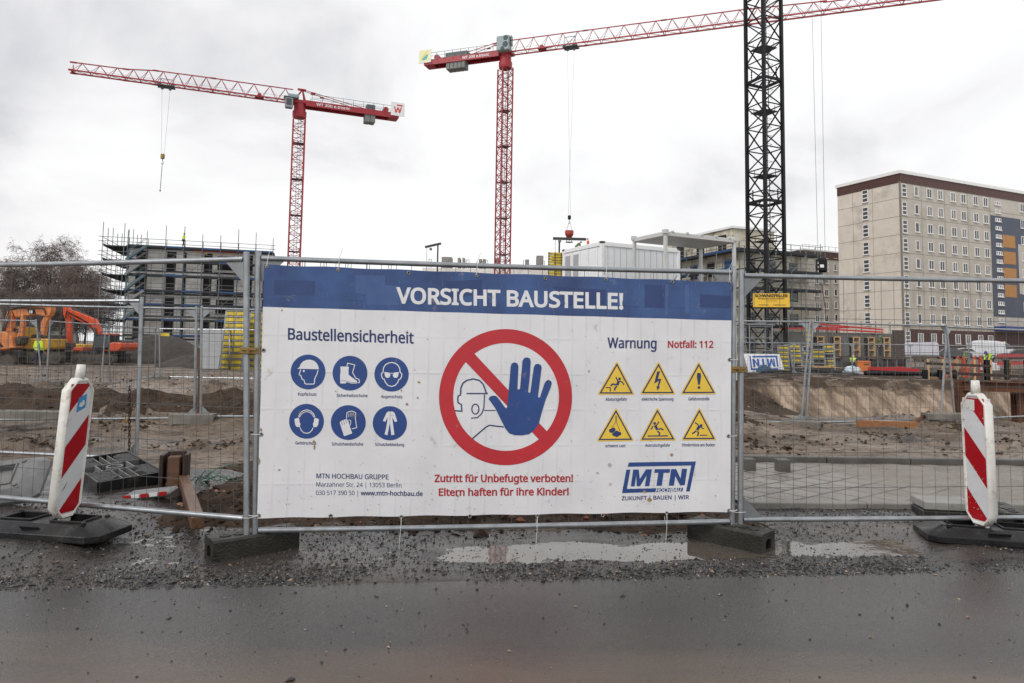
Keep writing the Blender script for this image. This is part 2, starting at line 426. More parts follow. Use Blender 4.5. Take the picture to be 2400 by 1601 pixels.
def terr_mat(x, y, z):
    w_ = fn(x, y, .9, 3, 11.0)
    if z < -.08 + w_ * .12 and x > 6: return 2 if (y > 27 + w_ * 2 or x > 26 and y < 40) else 1
    if 2.5 < x < 8.2 and 15.4 < y < 20 and (x < 6.6 or z < .1): return 1
    if x > 5 and 34 < y < 62 and w_ > -.25: return 1
    if x < 5.5 and 11.2 + w_ * .8 < y < 15.2 + w_ * .8 and z > .20 + w_ * .12: return 1
    if -3.2 + w_ * .5 < x < 2.2 and 5.5 + w_ * .3 < y < 9.2 + w_ * .6: return 1
    return 0
ys = []
y = 4.0
while y < 700: ys.append(y); y += max(0.035, y * .0085 if y < 60 else y * .03)
def gz(x, y):
    z = hgt(x, y)
    if y < 7.3 and not (x < 2.3 and y > 5.4): z -= .06
    return z
ground = grid_mesh('ground', lambda y: (-(5.0 + 1.15 * y), 5.0 + 1.15 * y), ys, 330, gz, [MUD, SOIL, SAND], terr_mat)
tag(ground, 'brown muddy building site ground with a dug pit', 'ground', kind='structure')

# road: one wet asphalt sheet
def asphalt():
    m = bpy.data.materials.new('wet_asphalt'); m.use_nodes = True; t = m.node_tree; lk = t.links.new
    b = t.nodes['Principled BSDF']; tcn = t.nodes.new('ShaderNodeTexCoord')
    def nz(s, d=5, r=.6, sc=None):
        n = t.nodes.new('ShaderNodeTexNoise'); n.inputs['Scale'].default_value = s; n.inputs['Detail'].default_value = d; n.inputs['Roughness'].default_value = r
        mpn = t.nodes.new('ShaderNodeMapping'); mpn.inputs['Scale'].default_value = sc or (1, 1, 1); lk(tcn.outputs['Object'], mpn.inputs[0]); lk(mpn.outputs[0], n.inputs['Vector'])
        return n.outputs['Fac']
    def rng(s, a, c, d=0, e_=1):
        n = t.nodes.new('ShaderNodeMapRange'); n.inputs[1].default_value = a; n.inputs[2].default_value = c; n.inputs[3].default_value = d; n.inputs[4].default_value = e_; lk(s, n.inputs[0]); return n.outputs[0]
    def mix(f, a, c):
        n = t.nodes.new('ShaderNodeMix'); n.data_type = 'RGBA'; lk(f, n.inputs[0])
        for i, q in ((6, a), (7, c)):
            if isinstance(q, tuple): n.inputs[i].default_value = (*q, 1)
            else: lk(q, n.inputs[i])
        return n.outputs[2]
    vor = t.nodes.new('ShaderNodeTexVoronoi'); vor.inputs['Scale'].default_value = 130
    lk(tcn.outputs['Object'], vor.inputs['Vector'])
    c = mix(rng(nz(1.1, 4, .6, (.3, 1, 1)), .38, .62), (0.043, 0.040, 0.038), (0.066, 0.059, 0.053))
    c = mix(rng(vor.outputs['Color'], .80, 1.0), c, (0.11, 0.095, 0.08))
    c = mix(rng(nz(170, 2, .5), .35, .7), c, (0.014, 0.0125, 0.0115))
    # muddy film towards the camera side and along the shoulder
    sep = t.nodes.new('ShaderNodeSeparateXYZ'); lk(tcn.outputs['Object'], sep.inputs[0])
    ad = t.nodes.new('ShaderNodeMath'); ad.operation = 'MULTIPLY_ADD'; ad.inputs[1].default_value = 1.3; lk(nz(1.3, 5, .6, (.25, 1, 1)), ad.inputs[0]); lk(sep.outputs['Y'], ad.inputs[2])
    c = mix(rng(ad.outputs[0], 4.15, 3.55, 0, .85), c, (0.13, 0.088, 0.06))
    lk(c, b.inputs['Base Color'])
    lk(rng(nz(.8, 5, .6, (.35, 1, 1)), .35, .65, .06, .16), b.inputs['Roughness'])
    b.inputs['Specular IOR Level'].default_value = .75
    ad2 = t.nodes.new('ShaderNodeMath'); ad2.operation = 'MULTIPLY_ADD'; ad2.inputs[1].default_value = -.8
    lk(vor.outputs['Distance'], ad2.inputs[0]); lk(nz(85, 5, .7), ad2.inputs[2])
    bn = t.nodes.new('ShaderNodeBump'); bn.inputs['Strength'].default_value = .36; bn.inputs['Distance'].default_value = .005
    lk(ad2.outputs[0], bn.inputs['Height']); lk(bn.outputs[0], b.inputs['Normal'])
    return m
ASPH = asphalt()
rx = [-40, -20, -10, -6] + [-5 + .1 * i for i in range(101)] + [6, 10, 20, 40]
V = []; F = []
for x in rx:
    V.append((x, -9, 0.004)); V.append((x, 2.6, 0.004)); V.append((x, road_edge(x) + fn(x, 0, 1.5, 4, 3.0) * .09 + fn(x, 0, 11, 3, 3.0) * .03, 0.004))
for i in range(len(rx) - 1):
    F.append((3 * i, 3 * i + 3, 3 * i + 4, 3 * i + 1)); F.append((3 * i + 1, 3 * i + 4, 3 * i + 5, 3 * i + 2))
me = bpy.data.meshes.new('road'); me.from_pydata(V, [], F); me.materials.append(ASPH)
road = bpy.data.objects.new('road', me); COL.objects.link(road); tag(road, 'wet dark asphalt street in front of the fence', 'road', kind='structure')

# gravelly shoulder between road and fence
def puddle_mask(x, y):
    y0 = y - .1 * x
    w_ = fn(x, y, 1.1, 4, 21.0)
    a = sst(-1.7, -.3, x + w_ * .8) * (1 - sst(3.1, 3.7, x + w_ * .5)) * sst(4.72, 4.86, y0 + w_ * .14) * (1 - sst(5.14, 5.28, y0 + w_ * .12))
    b = sst(-3.9, -3.2, x) * (1 - sst(-2.1, -1.9, x + w_ * .4)) * sst(4.78, 5.0, y0 + w_ * .25) * (1 - sst(5.6, 6.0, y0 + w_ * .25)) * .42
    return max(a, b)
def shoulder_z(x, y):
    z = .013 + fn(x, y, 2.3, 4, 15.0) * .008 + fn(x, y, 13, 5, 16.0) * (.0035 + .009 * sst(-.15, .25, fn(x, y, 1.1, 3, 33.0))) + fn(x, y, 45, 2, 17.0) * .002
    z -= puddle_mask(x, y) * .0165 * (.62 + .38 * sst(-.9, .9, x)) - puddle_mask(x, y) * fn(x, y, 30, 3, 71.0) * .0045
    z += .07 * sst(-2.7, -3.1, x) * sst(4.65, 5.0, y - .1 * x) + .035 * sst(2.9, 3.2, x) * sst(4.65, 4.85, y - .1 * x) * (1 - sst(5.75, 6.1, y))
    e_ = y - road_edge(x)
    z = z * sst(-.12, .10, e_) - .03 * (1 - sst(-.2, -.02, e_))
    return z
def shoulder_mat():
    m = bpy.data.materials.new('wet_gravel_mud'); m.use_nodes = True; t = m.node_tree; lk = t.links.new
    b = t.nodes['Principled BSDF']; tcn = t.nodes.new('ShaderNodeTexCoord')
    def nz(s, d=5, r=.6):
        n = t.nodes.new('ShaderNodeTexNoise'); n.inputs['Scale'].default_value = s; n.inputs['Detail'].default_value = d; n.inputs['Roughness'].default_value = r
        lk(tcn.outputs['Object'], n.inputs['Vector']); return n.outputs['Fac']
    def rng(s, a, c, d=0, e_=1):
        n = t.nodes.new('ShaderNodeMapRange'); n.inputs[1].default_value = a; n.inputs[2].default_value = c; n.inputs[3].default_value = d; n.inputs[4].default_value = e_; lk(s, n.inputs[0]); return n.outputs[0]
    def mix(f, a, c):
        n = t.nodes.new('ShaderNodeMix'); n.data_type = 'RGBA'; lk(f, n.inputs[0])
        for i, q in ((6, a), (7, c)):
            if isinstance(q, tuple): n.inputs[i].default_value = (*q, 1)
            else: lk(q, n.inputs[i])
        return n.outputs[2]
    c = mix(rng(nz(1.0, 5), .42, .6), (0.056, 0.046, 0.039), (0.024, 0.023, 0.0235))
    c = mix(rng(nz(70, 4, .7), .5, .68), c, (0.018, 0.017, 0.016))
    c = mix(rng(nz(110, 2, .5), .66, .74), c, (0.22, 0.18, 0.14))
    lk(c, b.inputs['Base Color'])
    lk(rng(nz(2.5, 4), .42, .64, .07, .34), b.inputs['Roughness'])
    bn = t.nodes.new('ShaderNodeBump'); bn.inputs['Strength'].default_value = .4; bn.inputs['Distance'].default_value = .008
    lk(nz(80, 6, .7), bn.inputs['Height']); lk(bn.outputs[0], b.inputs['Normal'])
    return m
SHM = shoulder_mat()
ys2 = [3.75 + .028 * i for i in range(140)]
sh = grid_mesh('gravel_shoulder', lambda y: (-5.6, 5.6), ys2, 400, shoulder_z, [SHM])
tag(sh, 'wet muddy gravel shoulder under the fence', 'shoulder', kind='structure')
WATER = pm('muddy_puddle_water', (0.095, 0.08, 0.065), 0.03, 0, (0.07, 0.058, 0.047), 1.2, .8, bump=.03, bs=9, spec=.75)
def flat(name, x0, x1, y0, y1, z, m, label, cat):
    b = MB(); nx = 24
    b.add([(x0 + (x1 - x0) * i / nx, yy + .1 * (x0 + (x1 - x0) * i / nx), z) for yy in (y0, y1) for i in range(nx + 1)], [(i, i + 1, nx + 2 + i, nx + 1 + i) for i in range(nx)])
    return tag(b.build(name, m), label, cat, kind='structure')
flat('puddle_water', -2.0, 4.0, 4.6, 5.42, .0035, WATER, 'shallow rain puddle mirroring the sky in front of the fence', 'puddle')
flat('puddle_water', -4.4, -1.75, 4.7, 6.2, .0045, WATER, 'thin muddy puddle beside the black beacon base', 'puddle')

# loose stones
STONE = pm('dark_wet_stone', (0.016, 0.016, 0.0175), 0.3, 0, (0.045, 0.042, 0.040), 9, 1.0, rvar=.1)
STONEL = pm('pale_stone', (0.30, 0.23, 0.17), 0.5, 0, (0.18, 0.12, 0.08), 12, 1.0)
def stones(name, n, place, label, pl=.06):
    rr = random.Random(11); b = MB()
    base = [Vector(p) for p in ((1, 0, 0), (-1, 0, 0), (0, 1, 0), (0, -1, 0), (0, 0, 1), (0, 0, -1))]
    fs = [(0, 2, 4), (2, 1, 4), (1, 3, 4), (3, 0, 4), (2, 0, 5), (1, 2, 5), (3, 1, 5), (0, 3, 5)]
    for _ in range(n):
        q = place(rr)
        if not q: continue
        x, y, z, s = q
        a = rr.random() * 6.28
        Mx = Matrix.Rotation(a, 3, 'Z') @ Matrix.Rotation(rr.uniform(-.7, .7), 3, 'X')
        sc = [s * rr.uniform(.7, 1.4), s * rr.uniform(.6, 1.1), s * rr.uniform(.45, .8)]
        vs = [Mx @ Vector((p.x * sc[0] * rr.uniform(.75, 1.2), p.y * sc[1] * rr.uniform(.75, 1.2), p.z * sc[2])) + Vector((x, y, z + sc[2] * .3)) for p in base]
        b.add(vs, fs, 1 if rr.random() < pl else 0)
    return tag(b.build(name, [STONE, STONEL]), label, 'gravel', kind='stuff')
def pl1(rr):
    x = rr.uniform(-4.6, 5.2); r_ = rr.random()
    if r_ < .40: d = abs(rr.gauss(.10, .17)) - .07
    else: d = rr.uniform(0, 1.9)
    y = road_edge(x) + d
    if puddle_mask(x, y) > .6 and rr.random() < (.0 if y - .1 * x < 5.02 else .45): return None
    if fn(x, y, 1.1, 3, 33.0) < rr.uniform(-.75, .2) - .5 * (puddle_mask(x, y) > .5): return None
    s = min(.021, .0028 + rr.expovariate(1 / .0030)) * (.62 if puddle_mask(x, y) > .5 else 1)
    return x, y, max(shoulder_z(x, y), .002), s
stones('gravel', 46000, pl1, 'loose dark gravel scattered along the road edge')
def pl2(rr):
    x = rr.uniform(-4.2, 4.2); y = road_edge(x) - abs(rr.gauss(0, 1.0)) - .02
    if y < 2.5: return None
    return x, y, .004, .003 + rr.expovariate(1 / .0022)
stones('grit', 900, pl2, 'few loose stones lying on the wet asphalt', .25)
def pl3(rr):
    x = rr.uniform(-3.3, 2.0); y = rr.uniform(5.4, 9.0)
    return x, y, hgt(x, y) + .004, .005 + rr.expovariate(1 / .009)
BRICKC = pm('brick_rubble', (0.34, 0.10, 0.05), .8, 0, (0.24, 0.16, 0.11), 10, .9)
def rubble():
    o = stones('rubble', 2600, pl3, 'brown clods and bits of brick in the dug soil', .07)
    o.data.materials[0] = SOIL; o.data.materials[1] = BRICKC; o['category'] = 'rubble'
rubble()
def pl4(rr):
    y = 9.2 + 22 * rr.random() ** 1.8; x = rr.uniform(-.85 * y, .85 * y)
    if pit_mask(x, y) > .02 or (2.1 < x < 9.5 and y < 9.2): return None
    if fn(x * .55, y, 1.25, 3, 31.0) < rr.uniform(.0, .42): return None
    return x, y, hgt(x, y), .008 + min(.05, rr.expovariate(1 / .013))
o_ = stones('mud_clods', 26000, pl4, 'dark clods of churned mud behind the fence', .25); o_.data.materials[0] = SOIL; o_.data.materials[1] = MUD; o_['category'] = 'clods'

# paved footway and kerbs behind the fence
def paver_mat():
    m = bpy.data.materials.new('concrete_pavers'); m.use_nodes = True; t = m.node_tree; lk = t.links.new
    b = t.nodes['Principled BSDF']; tcn = t.nodes.new('ShaderNodeTexCoord')
    br = t.nodes.new('ShaderNodeTexBrick'); br.inputs['Scale'].default_value = 1; br.inputs['Brick Width'].default_value = .3; br.inputs['Row Height'].default_value = .3
    br.inputs['Mortar Size'].default_value = .016; br.inputs['Color1'].default_value = (.20, .185, .165, 1); br.inputs['Color2'].default_value = (.25, .23, .205, 1); br.inputs['Mortar'].default_value = (.05, .042, .035, 1)
    mpn = t.nodes.new('ShaderNodeMapping'); mpn.inputs['Rotation'].default_value = (0, 0, R(-38)); lk(tcn.outputs['Object'], mpn.inputs[0]); lk(mpn.outputs[0], br.inputs['Vector'])
    def nz(s, d=5, r=.6):
        n = t.nodes.new('ShaderNodeTexNoise'); n.inputs['Scale'].default_value = s; n.inputs['Detail'].default_value = d; n.inputs['Roughness'].default_value = r
        lk(tcn.outputs['Object'], n.inputs['Vector']); return n.outputs['Fac']
    sep = t.nodes.new('ShaderNodeSeparateXYZ'); lk(tcn.outputs['Object'], sep.inputs[0])
    ad = t.nodes.new('ShaderNodeMath'); ad.operation = 'MULTIPLY_ADD'; ad.inputs[1].default_value = 3.2; lk(nz(.9, 7), ad.inputs[0]); lk(sep.outputs['X'], ad.inputs[2])
    r_ = t.nodes.new('ShaderNodeMapRange'); r_.inputs[1].default_value = 5.0; r_.inputs[2].default_value = 6.2; lk(ad.outputs[0], r_.inputs[0])
    r2 = t.nodes.new('ShaderNodeMapRange'); r2.inputs[1].default_value = .60; r2.inputs[2].default_value = .74; lk(nz(2.4, 8, .7), r2.inputs[0])
    mxx = t.nodes.new('ShaderNodeMath'); mxx.operation = 'MAXIMUM'; lk(r_.outputs[0], mxx.inputs[0]); lk(r2.outputs[0], mxx.inputs[1])
    mud = t.nodes.new('ShaderNodeMix'); mud.data_type = 'RGBA'; lk(nz(7, 8, .7), mud.inputs[0]); mud.inputs[6].default_value = (.09, .07, .055, 1); mud.inputs[7].default_value = (.24, .21, .175, 1)
    mx_ = t.nodes.new('ShaderNodeMix'); mx_.data_type = 'RGBA'; lk(mxx.outputs[0], mx_.inputs[0]); lk(br.outputs['Color'], mx_.inputs[6]); lk(mud.outputs[2], mx_.inputs[7])
    lk(mx_.outputs[2], b.inputs['Base Color'])
    r3 = t.nodes.new('ShaderNodeMapRange'); r3.inputs[1].default_value = .4; r3.inputs[2].default_value = .6; r3.inputs[3].default_value = .2; r3.inputs[4].default_value = .55; lk(nz(1.7), r3.inputs[0]); lk(r3.outputs[0], b.inputs['Roughness'])
    bn = t.nodes.new('ShaderNodeBump'); bn.inputs['Strength'].default_value = .6; bn.inputs['Distance'].default_value = .015; lk(nz(22, 7, .7), bn.inputs['Height']); lk(bn.outputs[0], b.inputs['Normal'])
    return m
pv = grid_mesh('pavement', lambda y: (2.15, 9.5), [6.66 + .05 * i for i in range(46)], 90, lambda x, y: .035 + fn(x, y, .9, 3, 44.0) * .012 + .03 * sst(4, 5, x) * max(0, fn(x, y, 2.5, 3, 45.0)), [paver_mat()])
tag(pv, 'grey concrete paving half covered by mud', 'pavement', kind='structure')
KERBM = pm('wet_dark_kerb', (0.10, 0.095, 0.085), 0.45, 0, (0.06, 0.056, 0.05), 4, .8, bump=.2, bs=40, rvar=.12)
def kerb(name, a, b_, h, wd, label):
    b = MB(); a = Vector(a); b_ = Vector(b_); n = max(2, int((b_ - a).length / 1.0))
    for i in range(n):
        p = a.lerp(b_, i / n); q = a.lerp(b_, (i + 1) / n - .001)
        b.beam(p, q, wd, h)
    o = b.build(name, KERBM); bevel(o, .012); return tag(o, label, 'kerb', kind='structure')
o_ = kerb('kerb', (2.2, 6.52, .0), (9.8, 6.75, .0), .13, .12, 'low pale kerb along the front of the paving')
o_.data.materials[0] = pm('pale_kerb', (0.24, 0.23, 0.21), .6, 0, (0.17, 0.16, 0.145), 3, .8, bump=.2, bs=40)
kerb('kerb', (1.9, 9.02, -.015), (11.5, 9.05, -.015), .24, .12, 'dark wet kerb behind the paving')
# ------------------------------------------------------------------ temporary mesh fences
def fence_panel(p0, p1, z0, label, H=1.95, lean0=0.0, lean1=0.0, slope=0.0, rb=.045, rt=.045, wr=.0018, n=10, group='mesh fence panels', tr=.021, mats=None, big=False, nogus=()):
    p0 = Vector((p0[0], p0[1], 0)); p1 = Vector((p1[0], p1[1], 0))
    Ln = (p1 - p0).length; a = math.atan2(p1.y - p0.y, p1.x - p0.x)
    t = thing('mesh_fence', label, 'fence', (p0.x, p0.y, z0), a, group)
    gm, wm = mats or (GALV, WIRE)
    def P(x, z):
        k = x / Ln; le = lean0 * (1 - k) + lean1 * k
        return Vector((x + le * z, 0, z + slope * x))
    for x in (0, Ln):
        b = MB()
        b.path([P(x, -.06), P(x, H * .5), P(x, H)], tr, n); o = b.build('post', gm, t); autosmooth(o)
    for nm, z in (('top_rail', H - rt), ('bottom_rail', rb)):
        b = MB(); b.path([P(tr + .002, z)] + [P(Ln * i / 6, z) + Vector((0, 0, -.008 * math.sin(math.pi * i / 6) * (1 if nm == 'top_rail' else .6))) for i in range(1, 6)] + [P(Ln - tr - .002, z)], tr * .9, n)
        autosmooth(b.build(nm, gm, t))
    b = MB(); k = int(Ln / .1025); rr = random.Random(int(abs(p0.x) * 100))
    for i in range(1, k):
        x = Ln * i / k
        d = rr.uniform(-.004, .004)
        b.path([P(x, rb), P(x + d, (H) * .5) + Vector((0, rr.uniform(-.01, .01), 0)), P(x, H - rt)], wr, 4, caps=False)
    z = rb + .235
    while z < H - rt - .12:
        b.path([P(.01, z)] + [P(Ln * i / 4, z + rr.uniform(-.006, .006)) + Vector((0, -wr * 1.6, 0)) for i in (1, 2, 3)] + [P(Ln - .01, z)], wr * 1.05, 4, caps=False)
        z += .256
    b.build('wire_mesh', wm, t)
    for x, s in ((0, 1), (Ln, -1)):
        for z, sz in ((H - rt, -1), (rb, 1)):
            if (x > 0, sz > 0) in nogus: continue
            b = MB(); q = [(x + s * (tr + .001), z + sz * (tr * .95)), (x + s * .17, z + sz * tr * .95), (x + s * (tr + .001), z + sz * .17)]
            b.prism(q, -.0025, .0025, fr=lambda xx, yy, zz: P(xx, zz) + Vector((0, yy, 0)))
            b.build('gusset', GALVD if big else gm, t)
    return t
def gp(px, D, z=0.0):
    # ground point seen in this photo column at depth D
    y = horizon(px) + (CAMZ - z) / D * FPX
    for _ in range(4):
        p = at(px, y, D); y += (p.z - z) / D * FPX
    return (p.x, D)
def pst(b, tp, D, H=1.95):
    """foot position and lean of a post from its seen foot and top"""
    p = at(b[0], b[1], D); q = at(tp[0], tp[1], D); return (p.x, D), (q.x - p.x) / H
_l, l0 = pst((598.5, 1240), (606.5, 590), 4.88); _r, l1 = pst((1715.5, 1220), (1720.5, 626), 5.33)
FL, FR = Vector((*_l, 0)), Vector((*_r, 0))
G1 = 'street side mesh fence panels'
fence_panel(FL, FR, .115, 'mesh fence panel carrying the construction warning banner', H=1.975, lean0=l0, lean1=l1, group=G1, n=14, rb=.05, rt=.048, big=True, nogus=((False, True), (True, True)))
_a, l0 = pst((579, 1235), (573.5, 590), 4.855)
fence_panel((_a[0] - 3.385, _a[1] + .895), _a, .12, 'mesh fence panel behind the beacon with blue sticker', H=1.965, lean0=0, lean1=l0, group=G1, n=14, rb=.13, rt=.05, big=True, nogus=((True, True),))
_b, l1 = pst((1735, 1220), (1737.5, 626), 5.345)
fence_panel(_b, (_b[0] + 3.49, _b[1] + .25), .125, 'mesh fence panel behind the beacon with white sticker', H=1.94, lean0=l1, lean1=0, group=G1, n=14, slope=.006, rb=.05, rt=.045, big=True)
G2 = 'mesh fence panels further inside the site'
gm2 = dict(group=G2, n=8, wr=.002)
p, k = pst((319, 1084), (331, 699), 8.27); fence_panel((p[0] - 3.44, p[1] + .62), p, .02, 'mesh fence panel standing askew behind the fallen black base', lean1=k, H=1.95, rb=.06, **gm2)
p, k = pst((456, 972), (462, 703), 11.84); fence_panel((p[0] - 3.37, p[1] - .75), p, .10, 'mesh fence panel in front of the soil ridge, footed on pale block', lean1=k, H=1.95, rb=.07, **gm2)
p, k = pst((471, 972), (474, 703), 11.84); fence_panel(p, (p[0] + 3.42, p[1] + .55), .12, 'mesh fence panel joined beside the wooden stake', lean0=k, H=1.94, rb=.08, **gm2)
p, k = pst((100, 910), (88, 745), 19.3); fence_panel((p[0] - 3.2, p[1] - 1.1), p, .05, 'mesh fence panel before the wheeled excavator, outermost of its row', lean1=k, H=1.95, **gm2)
p, k = pst((107, 910), (119, 745), 19.35); p2_, k2 = pst((237, 895), (252, 757), 22.7); fence_panel(p, p2_, .05, 'mesh fence panel running away between two leaning post pairs', lean0=k, lean1=k2, H=1.95, **gm2)
p, k = pst((258, 895), (240, 765), 22.75); p2_, k2 = pst((362, 893), (360, 776), 26.8); fence_panel(p, p2_, .05, 'mesh fence panel running away before the red orange excavator', lean0=k, lean1=k2, H=1.92, **gm2)
p, k = pst((374, 893), (372, 776), 26.9); p2_, k2 = pst((600, 893), (602, 776), 26.5); fence_panel(p, p2_, .05, 'mesh fence panel with narrow paired posts before the dark earth mound', lean0=k, H=1.92, **gm2)
p, k = pst((1877, 980), (1898, 733), 13.0); fence_panel((p[0] - 3.45, 13.05), p, .08, 'mesh fence panel at pit edge, partly hidden by the banner', lean1=k, H=1.95, **gm2)
p, k = pst((1888, 980), (1910, 733), 13.0); p2_, k2 = pst((2204, 976), (2227, 752), 14.0); fence_panel(p, p2_, .08, 'mesh fence panel at pit edge above the orange timber', lean0=k, lean1=k2, H=1.95, **gm2)
p, k = pst((2238, 974), (2210, 752), 14.0); p2_, k2 = pst((2490, 960), (2492, 750), 15.6); fence_panel(p, p2_, .08, 'mesh fence panel at pit edge before the rusty beams', lean0=k, H=1.93, **gm2)
for i in range(5):
    lb = ['behind the blue lettered board', 'before the leaning yellow formwork', 'before the orange box', 'before the red pipe heap', 'before the white van'][i]
    fence_panel(gp(1725 + i * 137, 43.5), gp(1861 + i * 137, 43.5), .0, 'distant mesh fence panel across the pit ' + lb, H=1.95, group='mesh fence panels across the pit', n=6, wr=.0035, tr=.03, mats=(GALV, GALVD))

def fence_foot(name, label, loc, rz, size=(.62, .215, .14), mat=None, cat='fence block'):
    """concrete fence block, long axis x, with a hollow in its end"""
    mat = mat or WETCONC
    t = thing(name, label, cat, loc, rz, 'concrete fence blocks')
    lx, ly, lz = size; b = MB(); x0, x1 = -lx / 2, lx / 2
    hw, h0, h1, dp = ly * .21, lz * .16, lz * .66, .09
    ty = ly / 2 - .012
    prof = [(-ly / 2, 0), (ly / 2, 0), (ly / 2, lz - .014), (ty, lz), (-ty, lz), (-ly / 2, lz - .014)]
    hole = [(-hw, h0), (hw, h0), (hw, h1 - .02), (hw * .55, h1), (-hw * .55, h1), (-hw, h1 - .02)]
    n = 6
    for xe, s in ((x0, 1), (x1, -1)):
        o_ = [Vector((xe, y, z)) for y, z in prof]; h_ = [Vector((xe, y, z)) for y, z in hole]; d_ = [Vector((xe + s * dp, y * .9, z)) for y, z in hole]
        vs = o_ + h_ + d_
        fs = []
        for i in range(n):
            j = (i + 1) % n
            fs.append((i, j, n + j, n + i)); fs.append((n + i, n + j, 2 * n + j, 2 * n + i))
        fs.append(tuple(2 * n + i for i in range(n)))
        b.add(vs, fs)
    o_ = [Vector((x0, y, z)) for y, z in prof] + [Vector((x1, y, z)) for y, z in prof]
    b.add(o_, [(i, (i + 1) % n, n + (i + 1) % n, n + i) for i in range(n)])
    o = b.build('block', mat, t)
    b = MB()
    for x in (-lx * .32, -lx * .17, lx * .17, lx * .32):
        b.lathe([(.036, lz - .002), (.036, lz + .006), (.022, lz + .006), (.018, lz + .002)], (x, 0, 0), 12)
    b.bbox((0, 0, lz + .002), (lx * .22, ly * .5, .008), .003)
    b.build('socket_rim', mat, t)
    return t
def foot_from(A, B_, **k): pass
fence_foot('fence_block', 'mossy concrete block under the post pair beside the timber', (-1.765, 4.93, .0), R(38), (.58, .205, .145))
fence_foot('fence_block', 'mossy concrete block under the post pair beside the puddle', (1.66, 5.34, .0), R(-45) , (.60, .205, .14))
def blk(px, D, rz, z, label, size=(.75, .23, .12), mat=None):
    x, y = gp(px, D); return fence_foot('fence_block', label, (x, y, hgt(x, y - .1) + z - .02), rz, size, mat or pm('weathered_block', (0.20, 0.185, 0.16), .7, 0, (0.12, 0.11, 0.095), 5, .8, bump=.2, bs=40))
blk(452, 11.8, .05, .02, 'pale concrete block under the fence before the wooden stake', (.72, .24, .17))
blk(1880, 12.85, -.75, .0, 'grey concrete block under leaning posts before the sand slope', (.70, .22, .12))
blk(2222, 13.9, .03, .02, 'grey concrete block under crossed posts beside the orange timber', (.95, .24, .13))
blk(105, 19.2, .2, .0, 'concrete block below the leaning posts of the outermost row', (.8, .25, .12))
blk(248, 22.6, .3, .0, 'concrete block below the crossed posts before the earth mound', (.8, .25, .12))
blk(372, 26.8, .1, .0, 'concrete block below the narrow paired posts before the mound', (.8, .25, .12))
blk(60, 10.9, .05, .25, 'long pale concrete block lying on the soil ridge', (1.2, .24, .12))

BRASS = pm('yellow_zinc_clamp', (0.30, 0.20, 0.07), .45, .7, (0.2, 0.13, 0.05), 20)
def clamp(x, y, z, rz, label):
    t = thing('fence_clamp', label, 'clamp', (x, y, z), rz, 'clamps joining the fence posts')
    b = MB(); b.bbox((0, -.028, 0), (.13, .008, .045), .003); b.bbox((0, .028, 0), (.13, .008, .045), .003); b.bbox((0, 0, 0), (.018, .05, .035), .003)
    b.build('jaw', BRASS, t)
    b = MB(); b.bbox((0, -.036, .006), (.10, .01, .016), .004); b.path([(0, -.06, 0), (0, .05, 0)], .007, 8); b.lathe([(.013, 0), (.013, .012)], (0, -.048, 0), 6, M=Matrix.Rotation(R(90), 3, 'X'))
    b.build('bolt', BRASS, t)
_q = at(587, 822, 4.868); clamp(_q.x, 4.868, _q.z, .1, 'brass coloured clamp on the post pair beside the timber')
_q = at(1727, 866, 5.337); clamp(_q.x, 5.337, _q.z, .12, 'brass coloured clamp on the post pair beside the puddle')

